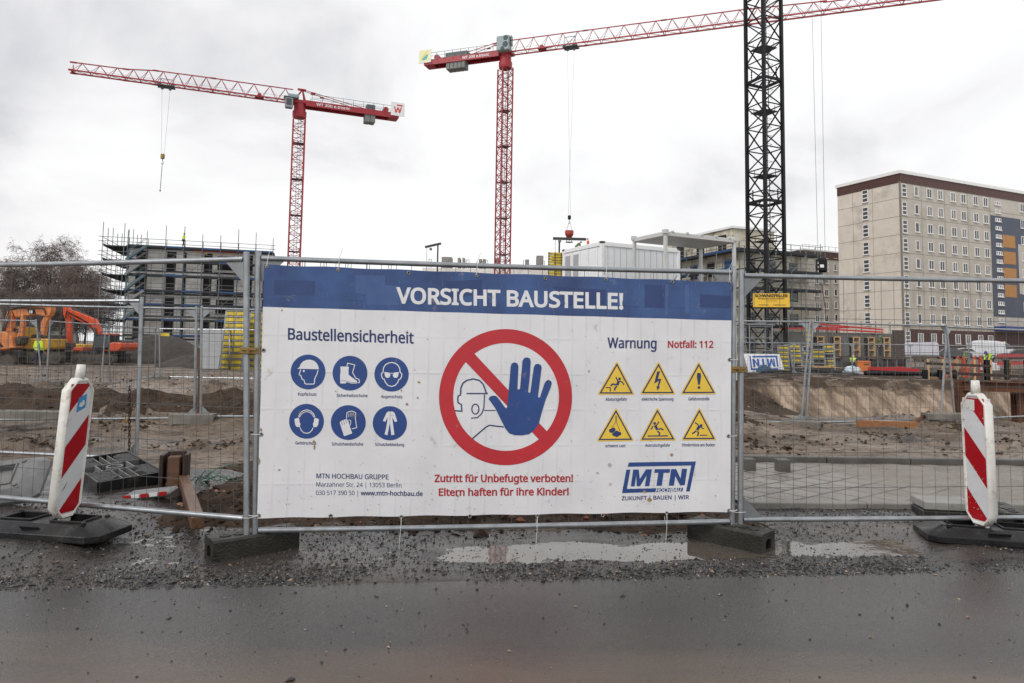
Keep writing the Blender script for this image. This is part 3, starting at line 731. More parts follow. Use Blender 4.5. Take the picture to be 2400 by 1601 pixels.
# ------------------------------------------------------------------ the banner
import bmesh
BA = math.atan2(FR.y - FL.y, FR.x - FL.x)
Bu = Vector((math.cos(BA), math.sin(BA), 0)); Bn = Vector((math.sin(BA), -math.cos(BA), 0))
BO = FL + Bn * .032
def B2(px, py):
    q = on_plane(px, py, BO, Bn) - BO
    return q.dot(Bu), q.z
def bulge(u, v):
    return .004 + .012 * noise.noise(Vector((u * 1.1, v * 1.1, 3.3))) + .011 * noise.noise(Vector((u * 2.3, v * .9, 8.1))) + .0030 * noise.noise(Vector((u * 6.0, v * 2.0, 1.7)))
banner = thing('banner', 'white and blue construction warning banner tied to the fence', 'banner', BO, BA)
def banner_mat(name, col, col2, rough):
    m = pm(name, col, rough, 0, col2, 3, .7, dirt=(0.33, 0.26, 0.17), dirt_amt=.05, ds=7)
    t = m.node_tree; lk = t.links.new; b = t.nodes['Principled BSDF']
    # wires of the fence pressing through the sheet, and a fine weave
    tcn = t.nodes.new('ShaderNodeTexCoord')
    sep = t.nodes.new('ShaderNodeSeparateXYZ'); lk(tcn.outputs['Object'], sep.inputs[0])
    outs = []
    for ax, per, off in (('X', .1044, .0), ('Z', .256, .03)):
        a = t.nodes.new('ShaderNodeMath'); a.operation = 'ADD'; a.inputs[1].default_value = off; lk(sep.outputs[ax], a.inputs[0])
        d = t.nodes.new('ShaderNodeMath'); d.operation = 'PINGPONG'; d.inputs[1].default_value = per / 2; lk(a.outputs[0], d.inputs[0])
        r_ = t.nodes.new('ShaderNodeMapRange'); r_.inputs[1].default_value = 0.0; r_.inputs[2].default_value = .012; r_.inputs[3].default_value = 1; r_.inputs[4].default_value = 0; lk(d.outputs[0], r_.inputs[0]); outs.append(r_.outputs[0])
    mxm = t.nodes.new('ShaderNodeMath'); mxm.operation = 'MAXIMUM'; lk(outs[0], mxm.inputs[0]); lk(outs[1], mxm.inputs[1])
    nz = t.nodes.new('ShaderNodeTexNoise'); nz.inputs['Scale'].default_value = 2.2; nz.inputs['Detail'].default_value = 3; lk(tcn.outputs['Object'], nz.inputs['Vector'])
    g = t.nodes.new('ShaderNodeMapRange'); g.inputs[1].default_value = .42; g.inputs[2].default_value = .62; lk(nz.outputs['Fac'], g.inputs[0])
    mu = t.nodes.new('ShaderNodeMath'); mu.operation = 'MULTIPLY'; lk(mxm.outputs[0], mu.inputs[0]); lk(g.outputs[0], mu.inputs[1])
    n2 = t.nodes.new('ShaderNodeTexNoise'); n2.inputs['Scale'].default_value = 12; n2.inputs['Detail'].default_value = 5; lk(tcn.outputs['Object'], n2.inputs['Vector'])
    ad = t.nodes.new('ShaderNodeMath'); ad.operation = 'MULTIPLY_ADD'; ad.inputs[1].default_value = .9; lk(n2.outputs['Fac'], ad.inputs[0]); lk(mu.outputs[0], ad.inputs[2])
    bn = t.nodes.new('ShaderNodeBump'); bn.inputs['Strength'].default_value = .22; bn.inputs['Distance'].default_value = .006; lk(ad.outputs[0], bn.inputs['Height']); lk(bn.outputs[0], b.inputs['Normal'])
    # slightly greyer colour in lines along the wires
    src = b.inputs['Base Color'].links[0].from_socket
    mm = t.nodes.new('ShaderNodeMix'); mm.data_type = 'RGBA'; mm.blend_type = 'MULTIPLY'
    fm = t.nodes.new('ShaderNodeMath'); fm.operation = 'MULTIPLY'; fm.inputs[1].default_value = .16; lk(mu.outputs[0], fm.inputs[0]); lk(fm.outputs[0], mm.inputs[0])
    lk(src, mm.inputs[6]); mm.inputs[7].default_value = (.45, .47, .52, 1); lk(mm.outputs[2], b.inputs['Base Color'])
    return m
BWHITE = banner_mat('banner_white', (0.73, 0.73, 0.75), (0.65, 0.65, 0.67), .42)
BBLUE = banner_mat('banner_blue', (0.014, 0.036, 0.13), (0.033, 0.088, 0.25), .22)  # mottled blues imitate shapes showing faintly through the header
def print_mat(name, c, c2=None): return pm(name, c, .42, 0, c2 or tuple(q * .82 for q in c), 5, .7, dirt=(.3, .24, .16), dirt_amt=.02, ds=9)
PBLUE = print_mat('print_blue', (0.015, 0.050, 0.20), (0.022, 0.066, 0.235))
PNAVY = print_mat('print_navy', (0.016, 0.030, 0.115), (0.022, 0.042, 0.15))
PRED = print_mat('print_red', (0.50, 0.022, 0.033), (0.42, 0.02, 0.03))
PYEL = print_mat('print_yellow', (0.80, 0.55, 0.055), (0.72, 0.48, 0.05))
PWHITE = print_mat('print_white', (0.72, 0.72, 0.74), (0.66, 0.66, 0.68))
PREDT = print_mat('print_dark_red', (0.43, 0.02, 0.03))
TL, TR_, BR_, BL_ = (619.5, 619.5), (1715, 661), (1711, 1200), (603, 1215)
def bil(s, t):
    x = (1 - t) * ((1 - s) * TL[0] + s * TR_[0]) + t * ((1 - s) * BL_[0] + s * BR_[0])
    y = (1 - t) * ((1 - s) * TL[1] + s * TR_[1]) + t * ((1 - s) * BL_[1] + s * BR_[1])
    y += (1.8 * math.sin(s * math.pi * 7) ** 2 * (1 - t) ** 6) - 2.0 * math.sin(s * math.pi * 7) ** 2 * t ** 8
    return x, y
TB = .1675
def sheet(name, t0, t1, nr, mat):
    b = MB(); nc = 150
    for r_ in range(nr + 1):
        for c in range(nc + 1):
            u, v = B2(*bil(c / nc, t0 + (t1 - t0) * r_ / nr)); b.v.append((u, -bulge(u, v), v))
    for r_ in range(nr):
        for c in range(nc):
            q = r_ * (nc + 1) + c; b.f.append((q + nc + 1, q + nc + 2, q + 1, q)); b.m.append(0)
    return b.build(name, mat, banner, True)
sheet('header_band', 0, TB, 14, BBLUE); sheet('sheet', TB, 1, 66, BWHITE)
_lay = [0]
def gfx(name, polys, mat, layer, parent=banner, flip=True):
    """flat print: list of polygons in photo pixels laid onto the sheet"""
    bm = bmesh.new()
    for k, poly in enumerate(polys):
        if len(poly) and isinstance(poly[0][0], (tuple, list)):   # (verts, faces) from text
            vs, fs = poly
        else:
            n = len(poly); tri = tessellate_polygon([[Vector((p[0], p[1], 0)) for p in poly]])
            vs, fs = poly, tri
        bv = [bm.verts.new((*B2(*p), k * .00002)) for p in vs]
        for f in fs:
            try: bm.faces.new([bv[i] for i in f])
            except ValueError: pass
    xs = [v.co.x for v in bm.verts]; ys_ = [v.co.y for v in bm.verts]
    for ax, vals in ((0, xs), (1, ys_)):
        lo, hi = min(vals), max(vals); q = math.ceil(lo / .05) * .05
        while q < hi:
            no = Vector((1, 0, 0)) if ax == 0 else Vector((0, 1, 0))
            bmesh.ops.bisect_plane(bm, geom=bm.verts[:] + bm.edges[:] + bm.faces[:], dist=1e-6, plane_co=no * q, plane_no=no); q += .05
    _lay[0] += 1
    off = .0008 + layer * .0006 + (_lay[0] % 7) * .00002
    for v in bm.verts:
        u, w_, k = v.co; v.co = (u, -bulge(u, w_) - off - k, w_)
    for f in bm.faces:
        f.normal_update()
        if f.normal.y > 0: f.normal_flip()
    me = bpy.data.meshes.new(name); bm.to_mesh(me); bm.free(); me.materials.append(mat)
    o = bpy.data.objects.new(name, me); COL.objects.link(o); o.parent = parent; return o
def stroke(pts, w_, closed=False):
    """mitred ribbon as a list of quads"""
    n = len(pts); P_ = [Vector((p[0], p[1])) for p in pts]; Lf = []; Rt = []
    for i in range(n):
        if closed: a, c = P_[i - 1], P_[(i + 1) % n]
        else: a, c = P_[max(i - 1, 0)], P_[min(i + 1, n - 1)]
        d0 = (P_[i] - a); d1 = (c - P_[i])
        if d0.length < 1e-6: d0 = d1
        if d1.length < 1e-6: d1 = d0
        d0 = d0.normalized(); d1 = d1.normalized(); t = (d0 + d1)
        t = t.normalized() if t.length > 1e-6 else d0
        nn = Vector((-t.y, t.x)); k = max(.45, nn.dot(Vector((-d0.y, d0.x))))
        Lf.append(P_[i] + nn * (w_ / 2 / k)); Rt.append(P_[i] - nn * (w_ / 2 / k))
    m_ = n if closed else n - 1
    vs = [tuple(p) for p in Lf] + [tuple(p) for p in Rt]
    return [(vs, [(i, (i + 1) % n, n + (i + 1) % n, n + i) for i in range(m_)])]
def disc(cx, cy, rx, ry=None, n=48):
    ry = ry or rx; return [(cx + rx * math.cos(2 * math.pi * i / n), cy + ry * math.sin(2 * math.pi * i / n)) for i in range(n)]
def Z(f, ox, oy):
    def tr(q):
        if isinstance(q, list) and len(q) == 1 and isinstance(q[0], tuple) and len(q[0]) == 2 and isinstance(q[0][0], list):
            vs, fs = q[0]; return ([(ox + x * f, oy + y * f) for x, y in vs], fs)
        return [(ox + x * f, oy + y * f) for x, y in q]
    return tr
import os
_font = None
try: _font = bpy.data.fonts.load(os.path.join(bpy.utils.system_resource('DATAFILES', path='fonts'), 'NotoSansHebrew-Regular.woff2'))   # sans face that ships inside Blender
except Exception: _font = None
def text_geo(s, bold=0.0, size=1.0):
    cu = bpy.data.curves.new('lettering', 'FONT'); cu.body = s; cu.size = 1.0; cu.offset = bold; cu.resolution_u = 3
    if _font: cu.font = _font
    o = bpy.data.objects.new('lettering', cu); COL.objects.link(o)
    dg = bpy.context.evaluated_depsgraph_get(); me = bpy.data.meshes.new_from_object(o.evaluated_get(dg))
    vs = [(v.co.x, v.co.y) for v in me.vertices]; fs = [tuple(p.vertices) for p in me.polygons]
    bpy.data.objects.remove(o); bpy.data.curves.remove(cu); bpy.data.meshes.remove(me); return vs, fs
_cap = max(v[1] for v in text_geo('H')[0])
def text_px(s, x0, y0, x1, y1, cap, bold=0.0, slant=0.0):
    """glyph faces in photo pixels, plus a ribbon round every contour that makes the face bolder"""
    vs, fs = text_geo(s); lo = min(v[0] for v in vs); hi = max(v[0] for v in vs); W_ = hi - lo
    out_ = []
    for x, y in vs:
        k = (x - lo) / W_; out_.append((x0 + (x1 - x0) * k + slant * y / _cap * cap, y0 + (y1 - y0) * k - y / _cap * cap))
    res = [(out_, fs)]
    if bold > 0:
        cnt = {}
        for f in fs:
            for i in range(len(f)):
                e_ = (f[i], f[(i + 1) % len(f)]); cnt.setdefault(frozenset(e_), []).append(e_)
        nx = {}
        for es in cnt.values():
            if len(es) == 1: nx.setdefault(es[0][0], []).append(es[0][1])
        RV, RF = [], []
        while nx:
            st = next(iter(nx)); loop = [st]; cur = st
            while cur in nx:
                t_ = nx[cur].pop()
                if not nx[cur]: del nx[cur]
                if t_ == st: break
                loop.append(t_); cur = t_
            if len(loop) > 2:
                v2, f2 = stroke([out_[i] for i in loop], bold * cap * 2, True)[0]
                RF += [tuple(len(RV) + i for i in f) for f in f2]; RV += v2
        res.append((RV, RF))
    return res
def letter(s, x0, y0, x1, y1, cap, mat, bold=0.0, layer=1, slant=0.0, parent=banner):
    return gfx('lettering', text_px(s, x0, y0, x1, y1, cap, bold, slant), mat, layer, parent)
letter('VORSICHT BAUSTELLE!', 931, 710, 1458, 724, 35, PWHITE, .05)
letter('Baustellensicherheit', 676, 795.6, 969, 804.8, 26, PNAVY, .028)
letter('Warnung', 1424, 815.2, 1538, 816.5, 23.5, PNAVY, .028)
letter('Notfall: 112', 1566, 815, 1671.5, 815, 15.5, PREDT, .045)
letter('Zutritt für Unbefugte verboten!', 1019, 1129, 1342, 1129, 16.5, PREDT, .045)
letter('Eltern haften für ihre Kinder!', 1029, 1161.5, 1332, 1160, 16.5, PREDT, .045)
letter('MTN HOCHBAU GRUPPE', 742, 1120.6, 910.5, 1123.5, 11.2, PNAVY, .02)
letter('Marzahner Str. 24 | 13053 Berlin', 741.5, 1140, 941, 1142.3, 10.3, PNAVY, 0)
letter('030 517 390 50 |', 740.8, 1159.6, 839, 1160.3, 10.3, PNAVY, 0)
letter('www.mtn-hochbau.de', 845.8, 1160.6, 990.5, 1161.8, 10.5, PNAVY, .032)
for s, x0, x1, y_ in (('Kopfschutz', 698.8, 742, 927), ('Sicherheitsschuhe', 789.5, 861.4, 930), ('Augenschutz', 892.8, 942.7, 932.5), ('Gehörschutz', 692.4, 741.3, 1041.5), ('Schutzhandschuhe', 778, 851, 1043.5), ('Schutzbekleidung', 879.2, 947, 1044.7)):
    letter(s, x0, y_, x1, y_ + .6, 6.9, PNAVY, .022)
zD = Z(.2615, 1370, 830)
for s, x0, x1, y_ in (('Absturzgefahr', 188, 382, 418), ('elektrische Spannung', 515, 798, 417), ('Gefahrenstelle', 932, 1120, 415), ('schwere Last', 187, 367, 835), ('Ausrutschgefahr', 545, 768, 831), ('Hindernisse am Boden', 876, 1167, 827)):
    a, c = zD([(x0, y_), (x1, y_ - 1)]); letter(s, a[0], a[1], c[0], c[1], 6.9, PNAVY, .022)
a, c = zD([(333, 1310), (933, 1298)]); letter('ZUKUNFT | BAUEN | WIR', a[0], a[1], c[0], c[1], 8.9, PNAVY, .03)
# mandatory signs
zE = Z(.1594, 660, 810)
def S(pts, w_, closed=False): return zE(stroke(pts, w_, closed))
def picto(cx, cy, r_, white, blue=None):
    d = gfx('safety_pictogram', [zE(disc(cx, cy, r_))], PBLUE, 1)
    gfx('symbol', white, PWHITE, 2, d)
    if blue: gfx('symbol', blue, PBLUE, 3, d)
picto(390, 388, 256, [zE([(230, 337), (262, 322), (283, 270), (320, 230), (370, 210), (425, 207), (475, 222), (515, 255), (540, 300), (550, 347), (345, 344), (240, 341)]),
    S([(283, 352), (258, 425), (285, 445), (300, 490), (335, 515), (340, 555), (360, 566), (470, 566), (484, 552), (486, 500), (500, 460), (525, 410), (535, 360)], 13), zE(disc(327, 373, 15, n=20))])
picto(1007, 405, 255, [zE([(866, 308), (990, 308), (985, 380), (988, 430), (1040, 470), (1085, 500), (1112, 520), (1110, 556), (1020, 556), (960, 534), (945, 556), (865, 556), (862, 440), (870, 380)]),
    S([(962, 302), (972, 258), (1078, 285), (1045, 395), (1090, 475), (1135, 495), (1148, 515), (1142, 545), (1120, 546)], 12)], [S([(870, 515), (960, 518), (1012, 541), (1100, 543)], 6)])
g1 = [(1510, 388), (1590, 400), (1600, 440), (1580, 472), (1545, 475), (1522, 455)]
picto(1617, 424, 252, [S([(1490, 395), (1500, 325), (1530, 280), (1575, 256), (1617, 248), (1660, 256), (1705, 282), (1735, 327), (1745, 395), (1768, 415), (1765, 455), (1747, 490), (1725, 497), (1708, 540), (1670, 585), (1617, 600), (1562, 585), (1527, 540), (1508, 494), (1486, 486), (1468, 440), (1470, 410)], 14, True),
    zE(g1), zE([(3234 - x, y_) for x, y_ in g1]), S([(1600, 408), (1634, 408)], 10)])
cup = [(190, 1080), (245, 1060), (262, 1080), (262, 1120), (278, 1150), (268, 1200), (222, 1195), (200, 1160)]
picto(367, 1112, 256, [S([(250, 1052), (270, 1002), (310, 962), (370, 942), (430, 962), (472, 1002), (492, 1052)], 12), S([(264, 1056), (290, 1008), (330, 980), (370, 970), (412, 980), (452, 1010), (478, 1056)], 10),
    zE(cup), zE([(740 - x, y_) for x, y_ in cup]), S([(274, 1205), (290, 1245), (325, 1280), (370, 1290), (412, 1280), (447, 1245), (464, 1205)], 12)])
picto(982, 1130, 256, [zE([(855, 1125), (880, 1105), (905, 1095), (930, 1085), (960, 1080), (985, 1110), (1000, 1170), (1040, 1290), (920, 1330)]),
    S([(957, 1072), (962, 985), (985, 973), (1010, 966), (1035, 961), (1062, 970), (1090, 987), (1085, 1060), (1095, 1130), (1106, 1205), (1034, 1222)], 11), S([(990, 992), (988, 1050)], 8), S([(1022, 982), (1020, 1040)], 8), S([(1055, 985), (1050, 1025)], 8),
    S([(987, 1098), (1005, 1090), (1022, 1110), (1015, 1150), (1006, 1176)], 9)], [S([(880, 1110), (900, 1170)], 6), S([(910, 1098), (932, 1160)], 6), S([(940, 1088), (962, 1142)], 6)])
picto(1592, 1140, 251, [zE([(1545, 985), (1490, 1105), (1525, 1120), (1560, 1050), (1552, 1130), (1540, 1200), (1515, 1305), (1558, 1316), (1593, 1130), (1614, 1316), (1660, 1308), (1645, 1200), (1635, 1120), (1628, 1050), (1665, 1122), (1700, 1112), (1662, 988), (1625, 966), (1600, 972), (1575, 966)])],
    [S([(1596, 975), (1594, 1105)], 5), S([(1612, 1022), (1632, 1022)], 7)])
# prohibition sign
zC = Z(.2423, 1000, 740)
n_ = 72
ro = disc(762, 787, 643, 658, n_); ri = disc(767, 785, 511, 521, n_)
ringg = ([(1000 + x * .2423, 740 + y_ * .2423) for x, y_ in ro + ri], [(i, (i + 1) % n_, n_ + (i + 1) % n_, n_ + i) for i in range(n_)])
pro = gfx('prohibition_sign', [ringg], PRED, 1)
gfx('slash_bar', [zC([(372, 442), (452, 358), (1172, 1128), (1094, 1206)])], PRED, 1.6, pro)
def SC_(pts, w_, closed=False): return zC(stroke(pts, w_, closed))
gfx('symbol', [SC_([(328, 760), (330, 700), (350, 652), (390, 624), (450, 611), (510, 626), (545, 662), (560, 700), (572, 738), (588, 756)], 13), SC_([(584, 752), (385, 752)], 12), SC_([(330, 764), (305, 775), (300, 800), (302, 840), (335, 858), (340, 922), (272, 918)], 12),
    SC_([(558, 762), (552, 890), (530, 948), (490, 984), (430, 990)], 10), SC_(disc(470, 902, 34, 48, 28), 11, True), SC_([(554, 915), (664, 915)], 8), SC_([(440, 1188), (570, 1077), (605, 1058), (745, 1075)], 12)], PNAVY, 2, pro)
gfx('hand', [zC([(598, 805), (612, 780), (640, 772), (670, 776), (690, 795), (755, 885), (768, 895), (778, 885), (785, 800), (800, 640), (812, 490), (822, 462), (848, 450), (875, 460), (886, 485), (880, 640), (876, 705), (888, 716), (902, 705), (912, 600), (925, 440), (940, 410), (968, 402), (995, 412), (1005, 440), (995, 600), (980, 735), (990, 748), (1003, 738), (1018, 620), (1035, 500), (1048, 472), (1075, 464), (1102, 476), (1110, 500), (1095, 620), (1075, 780), (1083, 793), (1096, 785), (1140, 650), (1158, 626), (1180, 620), (1202, 632), (1208, 655), (1195, 700), (1150, 810), (1110, 940), (1085, 1040), (1045, 1100), (990, 1145), (920, 1157), (850, 1155), (795, 1135), (760, 1090), (720, 1010), (660, 890)])], PBLUE, 3, pro)
# warning triangles
def SD(pts, w_, closed=False): return zD(stroke(pts, w_, closed))
def warn(tri, sym):
    cx = sum(p[0] for p in tri) / 3; cy = sum(p[1] for p in tri) / 3
    rnd = []
    for i in range(3):
        p = Vector(tri[i]); a = Vector(tri[i - 1]); c = Vector(tri[(i + 1) % 3])
        rnd += [tuple(p + (a - p).normalized() * 16), tuple(p + ((a - p).normalized() + (c - p).normalized()) * 6), tuple(p + (c - p).normalized() * 16)]
    t = gfx('warning_triangle', [zD(rnd)], PYEL, 1)
    inn = [(cx + (x - cx) * .83, cy + (y_ - cy) * .83) for x, y_ in tri]
    gfx('border', [SD(inn, 12, True)], PNAVY, 2, t); gfx('symbol', sym, PNAVY, 2.2, t)
def hd(x, y_, r_=13): return zD(disc(x, y_, r_, n=18))
warn([(290, 58), (113, 365), (452, 365)], [hd(313, 222), SD([(308, 238), (292, 280)], 24), SD([(297, 240), (280, 205)], 11), SD([(318, 243), (338, 250), (352, 276)], 10), SD([(284, 276), (255, 268), (232, 282)], 14), SD([(292, 288), (274, 300), (268, 326)], 14), SD([(190, 300), (230, 300), (230, 336)], 9)])
warn([(665, 62), (495, 362), (820, 362)], [zD([(652, 155), (678, 155), (658, 222), (690, 222), (668, 290), (678, 292), (655, 328), (645, 288), (655, 289), (668, 240), (625, 265)])])
warn([(1023, 62), (860, 362), (1187, 360)], [zD([(1008, 174), (1024, 166), (1042, 174), (1044, 200), (1034, 275), (1018, 275), (1006, 200)]), hd(1026, 300)])
warn([(283, 478), (105, 783), (448, 780)], [zD([(219, 675), (262, 656), (278, 668), (275, 688), (248, 708), (222, 700)]), zD([(246, 714), (284, 684), (328, 703), (328, 724), (288, 744), (250, 728)]), SD([(281, 607), (242, 660)], 4), SD([(286, 607), (318, 692)], 4), SD([(283, 552), (283, 604)], 9)])
warn([(655, 475), (492, 780), (825, 776)], [hd(630, 622), SD([(634, 638), (655, 680)], 24), SD([(646, 640), (668, 607)], 11), SD([(618, 645), (596, 678)], 11), SD([(664, 676), (686, 668), (709, 682)], 13), SD([(654, 690), (674, 706), (670, 727)], 13), SD([(568, 735), (748, 733)], 11)])
warn([(1030, 475), (865, 775), (1185, 772)], [hd(1045, 640), SD([(1030, 640), (1010, 682)], 24), SD([(1020, 634), (990, 614)], 11), SD([(1036, 654), (1069, 669)], 10), SD([(1002, 686), (985, 702), (963, 713)], 13), SD([(1012, 692), (1021, 707), (1012, 736)], 13), SD([(1030, 728), (1100, 727)], 9)])
# company mark
def it(x, y_): return (x + (1185 - y_) * .145, y_)
lg = gfx('company_logo', [zD([(397, 972), (997, 962), (940, 1230), (908, 1230), (956, 998), (387, 1010)]), zD([(375, 1035), (411, 1035), (379, 1208), (882, 1197), (875, 1230), (335, 1245)])], PBLUE, 1)
def ltr(pts): return zD([it(*p) for p in pts])
M_ = [(415, 1185), (415, 1035), (464, 1035), (486, 1120), (530, 1033), (583, 1033), (580, 1183), (540, 1184), (543, 1085), (497, 1184), (468, 1184), (449, 1085), (449, 1185)]
T_ = [(609, 1032), (745, 1031), (745, 1063), (692, 1064), (692, 1180), (645, 1181), (645, 1064), (609, 1065)]
N_ = [(754, 1179), (754, 1030), (798, 1030), (850, 1115), (850, 1027), (895, 1027), (895, 1174), (853, 1175), (799, 1092), (799, 1178)]
gfx('lettering', [ltr(M_), ltr(T_), ltr(N_)], PBLUE, 1.5, lg)
a, c = zD([(637, 1236), (858, 1230)]); letter('HOCHBAU', a[0], a[1], c[0], c[1], 8.2, PWHITE, .04, 2, .25, lg)

# eyelets, ties and stains
EYE = pm('eyelet_metal', (0.33, 0.32, 0.29), .35, .8)
TIE = pm('white_cable_tie', (0.75, 0.76, 0.76), .35)
def on_sheet(px, py, off=.0):
    u, v = B2(px, py); return Vector((u, -bulge(u, v) - off, v))
def eyelet(px, py):
    c = on_sheet(px, py, .0015); b = MB()
    b.lathe([(.0115, -.001), (.0145, .0012), (.0105, .0035), (.0075, .0015), (.007, -.001)], c, 16, M=Matrix.Rotation(R(90), 3, 'X'))
    o = b.build('eyelet', EYE, banner, True)
    b = MB(); b.lathe([(.0068, 0), (.0068, .0006)], c + Vector((0, .0006, 0)), 12, M=Matrix.Rotation(R(90), 3, 'X')); b.build('hole', DARK, o)
for p in ((626, 625.5), (793, 633), (958, 640), (1117, 645.5), (1278, 653), (1420, 654.5), (1574.5, 661), (1709.5, 661.5), (606.5, 1208), (775, 1208.7), (940.5, 1211.5), (1101, 1209.6), (1259, 1209.5), (1412.5, 1207.5), (1562, 1203), (1707, 1196), (618, 821), (612, 1018), (1710, 843), (1707, 1022)):
    eyelet(*p)
def tie(pts, r_=.0022):
    b = MB(); b.path(pts, r_, 6); b.build('cable_tie', TIE, banner)
zr = 1.975 + .115 - .048
for px, py in ((626, 625.5), (793, 633), (1117, 645.5), (1420, 654.5), (1709.5, 661.5)):
    c = on_sheet(px, py, .004); u = c.x
    tie([c, Vector((u, -.004, c.z + .03)), Vector((u + .004, -.002, zr + .0)), Vector((u + .004, .015, zr + .024)), Vector((u + .003, .045, zr + .022)), Vector((u + .003, .056, zr - .01)), Vector((u, .03, c.z))])
    tie([Vector((u + .004, .01, zr + .022)), Vector((u + .02, -.0, zr + .065)), Vector((u + .028, -.004, zr + .085))], .0016)
for px, py in ((940.5, 1211.5), (1259, 1209.5), (1562, 1203)):
    c = on_sheet(px, py, .004); u = c.x
    tie([c, Vector((u, -.012, c.z - .03)), Vector((u, -.008, c.z - .075)), Vector((u, .03, c.z - .085)), Vector((u, .04, c.z - .03))])
    tie([Vector((u, -.013, c.z - .03)), Vector((u - .003, -.016, c.z - .10)), Vector((u - .01, -.01, max(.02, c.z - .215)))], .0017)
for px, py, s in ((612, 1018, -1), (606.5, 1208, -1), (1710, 843, 1), (1707, 1022, 1), (1707, 1196, 1)):
    c = on_sheet(px, py, .004)
    tie([c, c + Vector((s * .03, -.004, .0)), c + Vector((s * .062, -.002, .002)), c + Vector((s * .07, .03, .0))])
    if py > 1150: tie([c, c + Vector((s * .06, -.006, -.014)), c + Vector((s * .13, -.004, -.012))], .002)
STAIN = pm('rusty_stain', (0.36, 0.25, 0.13), .6, 0, (0.25, 0.16, 0.08), 40, .9)
STG = pm('grey_smudge', (0.40, 0.39, 0.36), .6, 0, (0.5, 0.49, 0.47), 40, .9)
rr = random.Random(3)
def blot(cx, cy, rx, ry, n=11): return [(cx + rx * math.cos(6.283 * i / n) * rr.uniform(.45, 1.1), cy + ry * math.sin(6.283 * i / n) * rr.uniform(.45, 1.1)) for i in range(n)]
gfx('stain', [blot(736, 1036, 4, 5), blot(737, 1047, 2.6, 7), blot(954, 946.5, 3.4, 3.4), blot(982, 896, 4, 3), blot(979, 932, 3, 2.4), blot(1574, 1066, 4, 5), blot(1522, 1171, 7, 7), blot(1510, 1152, 5, 4), blot(1073, 1162, 2, 4), blot(661, 727, 2, 3), blot(941, 915, 2, 3), blot(787, 917, 1.6, 2.6), blot(1380, 870, 2, 4), blot(612, 1006, 2.4, 6), blot(608, 1080, 2.2, 9), blot(655, 1101, 4, 2)], STAIN, 4)
gfx('stain', [blot(1428, 1090, 6, 5), blot(1430, 1134, 4, 4), blot(1400, 1108, 4, 3)], STG, 4)
gfx('stain', [blot(rr.uniform(640, 1690), (rr.uniform(745, 1195) if k % 2 else 1198 - abs(rr.gauss(0, 55))), rr.uniform(.4, 1.5), rr.uniform(.5, 1.9), 6) for k in range(240)], pm('mud_specks', (0.25, 0.20, 0.15), .7), 4.6)
GHL = pm('header_ghost_pale', (0.040, 0.085, 0.235), .3, 0, (0.055, 0.105, 0.26), 6, .9); GHD = pm('header_ghost_dark', (0.012, 0.034, 0.13), .3, 0, (0.018, 0.045, 0.16), 6, .9)  # painted blues imitating ghost shapes seen through the sheet
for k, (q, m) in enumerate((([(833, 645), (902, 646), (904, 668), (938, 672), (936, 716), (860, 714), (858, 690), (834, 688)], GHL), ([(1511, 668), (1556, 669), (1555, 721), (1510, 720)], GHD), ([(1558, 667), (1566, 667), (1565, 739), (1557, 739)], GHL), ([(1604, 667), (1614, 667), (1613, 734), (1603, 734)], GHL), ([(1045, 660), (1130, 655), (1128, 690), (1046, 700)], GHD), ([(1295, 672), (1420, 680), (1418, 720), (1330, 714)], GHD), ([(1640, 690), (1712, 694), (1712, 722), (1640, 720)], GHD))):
    gfx('ghost_patch', [q], m, .15 + k * .05)
# paler scuffs and a darker rectangle in the blue header
gfx('dark_rectangle', [[(644, 656), (738, 659), (737, 692), (643, 690)]], pm('header_patch', (0.017, 0.040, 0.135), .3, 0, (0.022, 0.052, 0.17), 8, .8), 1)
gfx('header_scuff', [blot(rr.uniform(690, 1690), rr.uniform(660, 722), rr.uniform(.5, 1.0), rr.uniform(4, 13), 8) for _ in range(42)], pm('header_scuff', (0.05, 0.11, 0.30), .35, 0, (0.09, 0.16, 0.36), 9, .8), 1.2)
